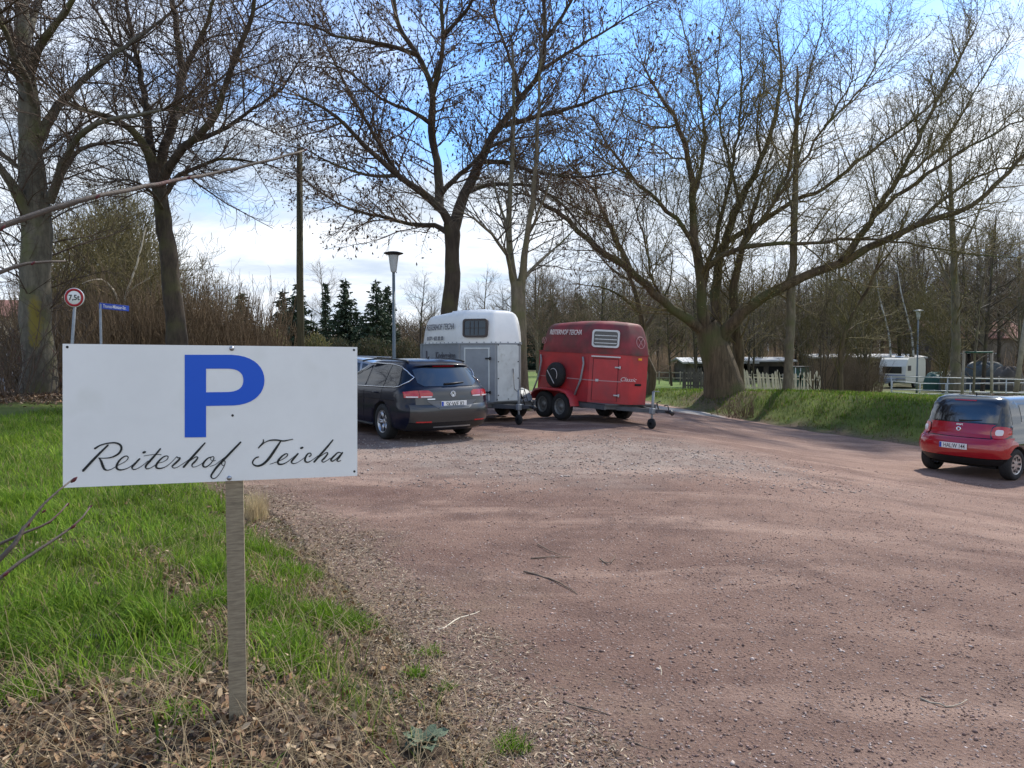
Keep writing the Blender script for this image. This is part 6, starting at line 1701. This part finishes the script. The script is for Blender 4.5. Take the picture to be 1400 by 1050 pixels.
# ------------------------------------------------------------------ grass, litter, stones
GC = np.array([(.125, .22, .022), (.175, .275, .028), (.09, .17, .02), (.20, .28, .04), (.14, .225, .035)]) * .94
def blades(name, x, y, L, w, cols, lean=.35, seg=3, seed=1):
    rg = np.random.default_rng(seed); n = len(x); z = H(x, y)
    a = rg.random(n) * 2 * PI; d = np.stack([np.cos(a), np.sin(a), np.zeros(n)], 1); s = np.stack([-np.sin(a), np.cos(a), np.zeros(n)], 1)
    le = (lean * (.4 + 1.2 * rg.random(n)))[:, None]; P = np.stack([x, y, z - .01], 1); V = []
    tt = [0, .4, .75, 1.0][:seg + 1] if seg == 3 else [0, .55, 1]
    for t in tt:
        c = P + d * (le * L[:, None] * t * t * 1.1) + np.array([0, 0, 1]) * (L[:, None] * (t - .28 * le * t * t))
        if t < 1:
            ww = (w * (1 - t * .55))[:, None] / 2; V += [c - s * ww, c + s * ww]
        else: V.append(c)
    k = len(V); V = np.stack(V, 1).reshape(-1, 3); i = np.arange(n) * k
    q = [np.stack([i + 2 * j, i + 2 * j + 1, i + 2 * j + 3, i + 2 * j + 2], 1) for j in range(len(tt) - 2)]
    tri_ = np.stack([i + k - 3, i + k - 2, i + k - 1], 1)
    return npmesh(name, V, [np.concatenate(q), tri_], col=np.repeat(cols, k, 0))
rg = np.random.default_rng(3)
# near mound grass
n = 330000
x = rg.uniform(-9.5, .3, n); y = 2.0 + 19.5 * rg.random(n) ** 1.65
ok = (x < xl(y) - .06) & (x > -.74 * y - .3) & ((x - 0) < .0 + .02 * y + .3)
x, y = x[ok], y[ok]; lz = litter_zone(x, y); clump = .5 + .5 * wob(x, y, 5.5, 3)
pr = np.clip((1 - lz) * 1.0 + .10 * (lz > .5) * (clump > .72), 0, 1) * np.clip(.45 + .8 * clump, 0, 1)
ok = rg.random(len(x)) < pr * np.clip(.30 + .55 * (9 / (y + 5)), 0, 1); x, y, lz, clump = x[ok], y[ok], lz[ok], clump[ok]; n = len(x)
L = (.055 + .11 * rg.random(n)) * (.55 + .85 * np.clip(clump, 0, 1)) * (1 + .25 * (y < 5)); L *= np.where(lz > .5, .8, 1)
cc = GC[rg.integers(0, 5, n)] * (.7 + .75 * rg.random((n, 1))) * (1 + .30 * wob(x, y, 1.9, 11))[:, None]; dry = rg.random(n) < .05 + .25 * (lz > .3); cc[dry] = np.array([.32, .26, .13]) * (.6 + .7 * rg.random((dry.sum(), 1)))
yel = S(0, 1, wob(x, y, 1.3, 5))[:, None]; cc = cc * (1 - .25 * yel) + cc * yel * np.array([1.35, 1.1, .9]) * .25
o = link('grass', blades('grass', x, y, L, .0035 + .0035 * rg.random(n) + .0004 * y, cc, .55, 3, 5), M['grass']); o['kind'] = 'stuff'; o['label'] = 'green grass on the left mound behind the parking sign'
print('near blades', n)
# tall lush tufts around the post's right side and front
tx = []; ty = []; tl = []
for (px, py, k_, rad_, hh) in [(215, 860, 700, .13, .19), (190, 840, 400, .10, .16), (350, 830, 900, .2, .17), (390, 880, 700, .18, .14), (440, 850, 900, .22, .15), (480, 860, 600, .16, .12), (300, 790, 700, .18, .17), (360, 760, 900, .25, .15), (400, 790, 900, .22, .14), (290, 830, 500, .15, .15),
                               (570, 930, 160, .06, .10), (610, 950, 120, .05, .07), (540, 955, 100, .05, .07), (700, 1030, 260, .08, .09), (590, 900, 140, .07, .09), (390, 920, 300, .08, .10), (100, 830, 500, .2, .12), (60, 870, 400, .2, .12), (20, 850, 500, .22, .14), (30, 960, 300, .14, .11), (260, 930, 150, .06, .12), (60, 720, 600, .3, .14), (20, 690, 600, .3, .15), (240, 985, 140, .08, .10)]:
    g_ = ground_at(px, py); a = rg.random(k_) * 6.28; rr = rad_ * rg.random(k_) ** .6; tx.append(g_[0] + rr * np.cos(a)); ty.append(g_[1] + rr * np.sin(a)); tl.append(hh * (.5 + .7 * rg.random(k_)) * (1.1 - .5 * rr / rad_))
tx, ty, tl = map(np.concatenate, (tx, ty, tl)); n = len(tx)
cc = GC[rg.integers(0, 5, n)] * (.7 + .65 * rg.random((n, 1))) * np.array([1.0, 1.08, .8])
o = link('grass_tufts', blades('grass_tufts', tx, ty, tl, .004 + .003 * rg.random(n), cc, .6, 3, 9), M['grass']); o['kind'] = 'stuff'; o['label'] = 'lush long green grass tufts around the sign post'
# bank and plateau grass
n = 300000
x = rg.uniform(5.5, 34, n); y = rg.uniform(14.5, 44, n)
dr = sdist(x, y, XR); ok = (x > xr(y) + .05) & (y < 44) & (x < .78 * y) & ((x > 5.4) | (y < 29)) & (dr > .05) & (x > .19 * y)
x, y, dr = x[ok], y[ok], dr[ok]; m_ = rg.random(len(x)) < np.clip(.35 + .4 * wob(x, y, 2.2, 4) + .35 * (dr > 1) - .5 * (dr < .3), .05, 1) * (1 - S(1.0, 2.4, -np.hypot(x - 8.6, y - 30) + 2.6) * .8) * np.clip(1.4 - (y - 18) / 40, .3, 1); x, y, dr = x[m_], y[m_], dr[m_]; n = len(x)
cc = GC[rg.integers(0, 5, n)] * (.55 + .55 * rg.random((n, 1))); dry = rg.random(n) < .14 + .3 * (dr < .8); cc[dry] = np.array([.24, .18, .09]) * (.6 + .6 * rg.random((dry.sum(), 1)))
brt = (1 - S(.6, 2.2, dr))[:, None]; cc = cc * (1 - brt * .25)
o = link('bank_grass', blades('bank_grass', x, y, .06 + .12 * rg.random(n), .012 + .012 * rg.random(n), cc, .6, 2, 6), M['grass']); o['kind'] = 'stuff'; o['label'] = 'green grass on the bank beyond the parking lot'
print('bank', n)
# dry standing stems
n = 9000; x = rg.uniform(-2.8, .4, n); y = 1.9 + 4 * rg.random(n) ** 1.3; ok = (x < xl(y) + .1) & (rg.random(n) < .25 + .75 * litter_zone(x, y)); x, y = x[ok], y[ok]; n = len(x)
cc = np.array([.42, .33, .20]) * (.55 + .8 * rg.random((n, 1)))
o = link('dry_stems', blades('dry_stems', x, y, .08 + .20 * rg.random(n) ** 2, .0022 + .0015 * rg.random(n), cc, 1.1, 3, 8), M['grass']); o['kind'] = 'stuff'; o['label'] = 'dry straw-coloured grass stems around the sign post'
n = 420; g_ = ground_at(352, 712); a = rg.random(n) * 6.28; rr = .10 * rg.random(n); x = g_[0] + rr * np.cos(a); y = g_[1] + 2.2 * rr * np.sin(a)
o = link('dry_tuft', blades('dry_tuft', x, y, .16 + .2 * rg.random(n), .003 + .002 * rg.random(n), np.array([.5, .40, .24]) * (.6 + .6 * rg.random((n, 1))), .35, 3, 12), M['grass']); o['kind'] = 'stuff'; o['label'] = 'dry yellow grass tuft just right of the sign post'

_rp = ground_at(578, 1030)
def litter(name, x, y, s, pal, seed, lift=.02, flat=.5, el=1.6):
    k_ = np.hypot(x - _rp[0], y - _rp[1]) > .12; x, y, s = x[k_], y[k_], s[k_]
    rg = np.random.default_rng(seed); n = len(x); P = np.stack([x, y, H(x, y) + .012 + lift * rg.random(n)], 1)
    a = rg.random(n) * 6.28; u_ = np.stack([np.cos(a), np.sin(a), rg.normal(0, flat, n)], 1); u_ /= np.linalg.norm(u_, axis=1, keepdims=True)
    nn = np.stack([rg.normal(0, flat, n), rg.normal(0, flat, n), np.ones(n)], 1); v_ = np.cross(nn, u_); v_ /= np.linalg.norm(v_, axis=1, keepdims=True); w_ = np.cross(u_, v_)
    s = s[:, None]; cu = (rg.random((n, 1)) - .3) * .7
    V = [P - u_ * s * el * .6, P - u_ * s * .2 - v_ * s * .5 + w_ * s * cu, P + u_ * s * .35 - v_ * s * .35 + w_ * s * cu * .8, P + u_ * s * el * .62 + w_ * s * cu * .7, P + u_ * s * .3 + v_ * s * .4 + w_ * s * cu * .9, P - u_ * s * .25 + v_ * s * .45 + w_ * s * cu, P + w_ * s * cu * -.15]
    V = np.stack(V, 1).reshape(-1, 3); i = np.arange(n) * 7
    f = np.concatenate([np.stack([i + a_, i + b_, i + 6], 1) for a_, b_ in ((0, 1), (1, 2), (2, 3), (3, 4), (4, 5), (5, 0))])
    c = np.array(pal)[rg.integers(0, len(pal), n)] * (.6 + .8 * rg.random((n, 1)))
    return npmesh(name, V, f, col=np.repeat(c, 7, 0))
LP_ = [(.20, .115, .060), (.27, .17, .095), (.12, .068, .038), (.40, .30, .19), (.08, .05, .034), (.23, .145, .08), (.16, .11, .07), (.10, .07, .045)]
n = 110000; x = rg.uniform(-3.6, 1.4, n); y = 1.6 + 6.5 * rg.random(n) ** 1.5
lz = litter_zone(x, y) * (x < xl(y)); e = (x >= xl(y)) * (1 - S(.0, .75, x - xl(y) + .3 * wob(x, y, 1.7, 2))) * .45
ok = (rg.random(n) < np.maximum(lz * .75 + .04 * (x < xl(y)), e)); x, y = x[ok], y[ok]; n = len(x)
s = .006 + .022 * rg.random(n) ** 2.2 * np.where(x > xl(y) - .5, .55, 1)
o = link('leaf_litter', litter('leaf_litter', x, y, s, LP_, 4, .025, .55), M['litter']); o['kind'] = 'stuff'; o['label'] = 'brown dead leaves covering the ground around the sign post'
print('litter', n)
n = 9000; x = rg.normal(-12.2, 1.9, n); y = rg.normal(18.2, .9, n); ok = x < xl(y); x, y = x[ok], y[ok]
o = link('leaf_litter', litter('leaf_litter', x, y, .02 + .035 * rg.random(len(x)), LP_, 5, .12, .6), M['litter']); o['kind'] = 'stuff'; o['label'] = 'drift of dead leaves at the foot of the leftmost tree'
n = 5200; x = rg.uniform(-3.2, .7, n); y = 1.7 + 4.5 * rg.random(n) ** 1.3; ok = (x < xl(y) - .02) & (rg.random(n) < litter_zone(x, y)); x, y = x[ok], y[ok]
o = link('leaf_litter', litter('leaf_litter', x, y, .013 + .020 * rg.random(len(x)) ** 1.5, [(.22, .12, .055), (.30, .20, .11), (.13, .07, .038), (.40, .29, .18), (.17, .10, .06)], 14, .03, 1.1), M['litter']); o['kind'] = 'stuff'; o['label'] = 'large curled brown dead leaves around the sign post'
# straw chips at the lot edge
n = 42000; t = rg.random(n); y = 1.8 + 7 * t ** 1.3; x = xl(y) + rg.normal(.16, .34, n); ok = (x > xl(y) - .3); x, y = x[ok], y[ok]
o = link('straw_chips', litter('straw_chips', x, y, .003 + .006 * rg.random(len(x)), [(.34, .26, .18), (.44, .36, .26), (.22, .16, .11), (.16, .11, .085)], 6, .008, .25, 4.5), M['litter']); o['kind'] = 'stuff'; o['label'] = 'pale straw bits along the edge of the gravel'

# stones on the lot
def stones(name, x, y, s, pal, seed):
    rg = np.random.default_rng(seed); n = len(x); P = np.stack([x, y, H(x, y) + .016 + ruts(x, y) + s * .12], 1)
    base_ = np.array([(1, 0, 0), (0, 1, 0), (-1, 0, 0), (0, -1, 0), (.15, .1, .75), (0, 0, -.5), (.7, .65, .25), (-.65, -.7, .2)])
    Q = base_[None] * (1 + rg.normal(0, .22, (n, 8, 1))); an = rg.random(n) * 6.28; ca, sa = np.cos(an)[:, None], np.sin(an)[:, None]
    Q = np.stack([Q[..., 0] * ca * 1.25 - Q[..., 1] * sa, Q[..., 0] * sa * 1.25 + Q[..., 1] * ca, Q[..., 2]], 2)
    V = (P[:, None] + Q * s[:, None, None]).reshape(-1, 3); i = (np.arange(n) * 8)[:, None]
    F_ = np.array([(0, 6, 4), (6, 1, 4), (1, 2, 4), (2, 7, 4), (7, 3, 4), (3, 0, 4), (0, 5, 6), (6, 5, 1), (1, 5, 2), (2, 5, 7), (7, 5, 3), (3, 5, 0)])
    f = (i[:, :, None] + F_[None]).reshape(-1, 3); c = np.array(pal)[rg.integers(0, len(pal), n)] * (.6 + .75 * rg.random((n, 1)))
    return npmesh(name, V, f, col=np.repeat(c, 8, 0))
n = 100000; y = 1.6 + 12 * rg.random(n) ** 1.7; x = rg.uniform(-.36, .74, n) * y * 1.05; cl = .5 + .5 * wob(x, y, 1.4, 6)
ok = (x > xl(y) + .05) & (rg.random(n) < .25 + .75 * np.clip(cl, 0, 1)); x, y = x[ok], y[ok]; n = len(x)
s = .002 + .0035 * rg.random(n) ** 3 + .008 * (rg.random(n) ** 18) + .0004 * y ** .5
o = link('gravel', stones('gravel', x, y, s, [(.25, .155, .125), (.36, .25, .21), (.22, .14, .115), (.50, .41, .36), (.27, .18, .145), (.20, .13, .11)], 7), M['stone']); o['kind'] = 'stuff'; o['label'] = 'loose reddish gravel stones on the parking lot'
n = 6000; a = rg.random(n) * 6.28; rr = np.sqrt(rg.random(n)); x = .8 + 4.6 * rr * np.cos(a); y = 11.6 + 3.4 * rr * np.sin(a); ok = rg.random(n) < np.clip(1.2 - rr + .4 * wob(x, y, 1.2, 3), .04, 1); x, y = x[ok], y[ok]
o = link('chippings', stones('chippings', x, y, .008 + .012 * rg.random(len(x)) ** 2, [(.32, .26, .22), (.26, .19, .16), (.46, .40, .36), (.30, .24, .21)], 8), M['stone']); o['kind'] = 'stuff'; o['label'] = 'pale stone chippings in front of the horse trailers'

# twigs lying on the lot
def twig(pts, r, label, m='stick', side=()):
    P = [ground_at(*p) for p in pts]; c = Vector(P[0]); mb = MB()
    q, rr = resample([Vector(p) - c + Vector((0, 0, .022)) for p in P], radii(r, r * .4, len(P)), .05, .003, random.Random(int(pts[0][0])))
    mb.tube(q, rr, 6)
    for s_ in side:
        P2 = [ground_at(*p) for p in s_]; mb.tube([Vector(p) - c + Vector((0, 0, .024)) for p in P2], radii(r * .7, r * .3, len(P2)), 6)
    o = mb.build('fallen_twig', M[m], None); o.location = c; tagp(o, label, 'twig')
twig([(726, 768), (750, 767), (782, 766)], .007, 'pair of crossed dead twigs on the gravel right of centre', side=[[(735, 749), (752, 758), (768, 765)]])
twig([(716, 786), (752, 797), (772, 807), (790, 818)], .007, 'long thin dark twig lying diagonally on the gravel', 'stick')
twig([(820, 768), (832, 776), (838, 771), (841, 762)], .006, 'small forked twig on the gravel right of the crossed twigs')
twig([(600, 869), (630, 852), (650, 845), (671, 836)], .005, 'pale straight stalk at the edge of the leaf litter', 'picket_new')
twig([(770, 967), (800, 975), (835, 986)], .005, 'dark short twig low on the gravel', 'stick')
twig([(840, 940), (860, 946), (885, 942)], .004, 'thin brown twig beside the upright looking stick', 'stick', side=[[(850, 937), (862, 950)]])
twig([(902, 918), (904, 930), (907, 942)], .005, 'short pale brown stick on the gravel near the bottom', 'stake')
twig([(1258, 964), (1285, 974), (1302, 972), (1322, 966)], .005, 'curved thin twig at the lower right of the gravel', 'stake')
twig([(860, 1025), (880, 1030), (900, 1035)], .004, 'small reddish twig at the bottom edge of the gravel', 'stick')
# old log half buried
P = [ground_at(*p) for p in ((72, 884), (110, 880), (150, 874), (190, 866))]; c = Vector(P[0])
mb = MB(); q, rr = resample([Vector(p) - c + Vector((0, 0, .012)) for p in P], [.008, .012, .015, .019], .04, .003); mb.tube(q, rr, 10); o = mb.build('dead_branch', M['log_wood'], None); o.location = c; tagp(o, 'grey dead branch half buried in leaves left of the sign post', 'branch')
# rosette plant
g_ = ground_at(578, 1030); r = empty('rosette_plant', (g_[0], g_[1], g_[2] + .02), 'grey-green broad-leaved rosette plant among the dead leaves', 'plant')
rg2 = random.Random(5)
for i in range(17):
    a = i * 2.4; L = (.05 + .055 * rg2.random()) * (.75 if i < 6 else 1.05); W_ = L * .36; el = .30 + .9 * (1 - i / 17); rows = []
    for j in range(7):
        t = j / 6; ww = W_ * math.sin(PI * min(1, .12 + t * .88)) ** .7; d_ = L * t; zz = .012 + d_ * el - .9 * d_ * d_ / L * .45; row = []
        for k_ in range(5):
            s_ = (k_ / 2 - 1); row.append((math.cos(a) * d_ - math.sin(a) * s_ * ww, math.sin(a) * d_ + math.cos(a) * s_ * ww, zz + .18 * abs(s_) * ww + .006 * math.sin(9 * t + 4 * s_ + i)))
        rows.append(row)
    MB().grid(rows).build('leaf', M['mullein'], r)

# ------------------------------------------------------------------ light and sky
SUN_AZ = R(38)   # clockwise from +Y
SUN_EL = R(46)
sd = Vector((math.sin(SUN_AZ) * math.cos(SUN_EL), math.cos(SUN_AZ) * math.cos(SUN_EL), math.sin(SUN_EL)))
su = bpy.data.lights.new('sun', 'SUN'); su.energy = 3.2; su.angle = R(1.5); su.color = (1, .94, .85)
so = bpy.data.objects.new('sun', su); C.objects.link(so); so.rotation_euler = sd.to_track_quat('Z', 'Y').to_euler()
wd = bpy.data.worlds.new('World'); sc.world = wd; wd.use_nodes = True; nt = wd.node_tree; N = nt.nodes; Lk = nt.links
bg = N['Background']; sky = N.new('ShaderNodeTexSky'); sky.sky_type = 'NISHITA'; sky.sun_disc = False; sky.sun_elevation = SUN_EL; sky.sun_rotation = SUN_AZ
sky.air_density = 1.0; sky.dust_density = .6; sky.ozone_density = 2.0
tc = N.new('ShaderNodeTexCoord'); sx = N.new('ShaderNodeSeparateXYZ'); Lk.new(tc.outputs['Generated'], sx.inputs[0])
def mth(op, a, b=None, clamp=False):
    n = N.new('ShaderNodeMath'); n.operation = op; n.use_clamp = clamp
    for i, c_ in enumerate((a, b)):
        if c_ is None: continue
        if isinstance(c_, (int, float)): n.inputs[i].default_value = c_
        else: Lk.new(c_, n.inputs[i])
    return n.outputs[0]
zz = mth('MAXIMUM', mth('ADD', sx.outputs[2], .10), .03)
cb = N.new('ShaderNodeCombineXYZ'); Lk.new(mth('DIVIDE', sx.outputs[0], zz), cb.inputs[0]); Lk.new(mth('DIVIDE', sx.outputs[1], zz), cb.inputs[1])
def wn(scale, det, rough, dist, off=(0, 0, 0), stretch=(1, 1, 1)):
    mp = N.new('ShaderNodeMapping'); mp.inputs['Location'].default_value = off; mp.inputs['Scale'].default_value = stretch; Lk.new(cb.outputs[0], mp.inputs['Vector'])
    n = N.new('ShaderNodeTexNoise'); n.inputs['Scale'].default_value = scale; n.inputs['Detail'].default_value = det; n.inputs['Roughness'].default_value = rough; n.inputs['Distortion'].default_value = dist
    Lk.new(mp.outputs[0], n.inputs['Vector']); return n.outputs['Fac']
def wmr(f, a, b_, lo=0, hi=1):
    n = N.new('ShaderNodeMapRange'); n.interpolation_type = 'SMOOTHSTEP'
    for i, v in ((1, a), (2, b_), (3, lo), (4, hi)): n.inputs[i].default_value = v
    Lk.new(f, n.inputs[0]); return n.outputs[0]
big = wn(.42, 8, .58, .35, CLOUD_OFF, (1, 1.25, 1))
cov = wmr(sx.outputs[2], .0, .55, .20, .01)      # more cloud near the horizon
dens = wmr(mth('ADD', big, cov), .42, .62)
shade = wmr(wn(.9, 7, .6, .3, (CLOUD_OFF[0] + .12, CLOUD_OFF[1] + .08, 3)), .36, .66)
def wmix(f, a, b_):
    n = N.new('ShaderNodeMix'); n.data_type = 'RGBA'; Lk.new(f, n.inputs[0])
    for i, c_ in ((6, a), (7, b_)):
        if isinstance(c_, tuple): n.inputs[i].default_value = (*c_, 1)
        else: Lk.new(c_, n.inputs[i])
    return n.outputs[2]
cc_ = wmix(shade, (3.1, 3.6, 4.3), (5.3, 5.55, 5.9))
skm = N.new('ShaderNodeMix'); skm.data_type = 'RGBA'; skm.blend_type = 'MULTIPLY'; skm.inputs[0].default_value = 1; Lk.new(sky.outputs[0], skm.inputs[6]); skm.inputs[7].default_value = (.60, .90, 1.22, 1)
Lk.new(wmix(dens, skm.outputs[2], cc_), bg.inputs['Color']); bg.inputs['Strength'].default_value = .13
sc.view_settings.view_transform = 'Standard'; sc.view_settings.look = 'None'; sc.view_settings.exposure = EXPO; sc.view_settings.gamma = 1
sc.cycles.max_bounces = 5; sc.cycles.diffuse_bounces = 3; sc.cycles.glossy_bounces = 3; sc.cycles.transmission_bounces = 3; sc.cycles.transparent_max_bounces = 4
sc.cycles.use_denoising = True
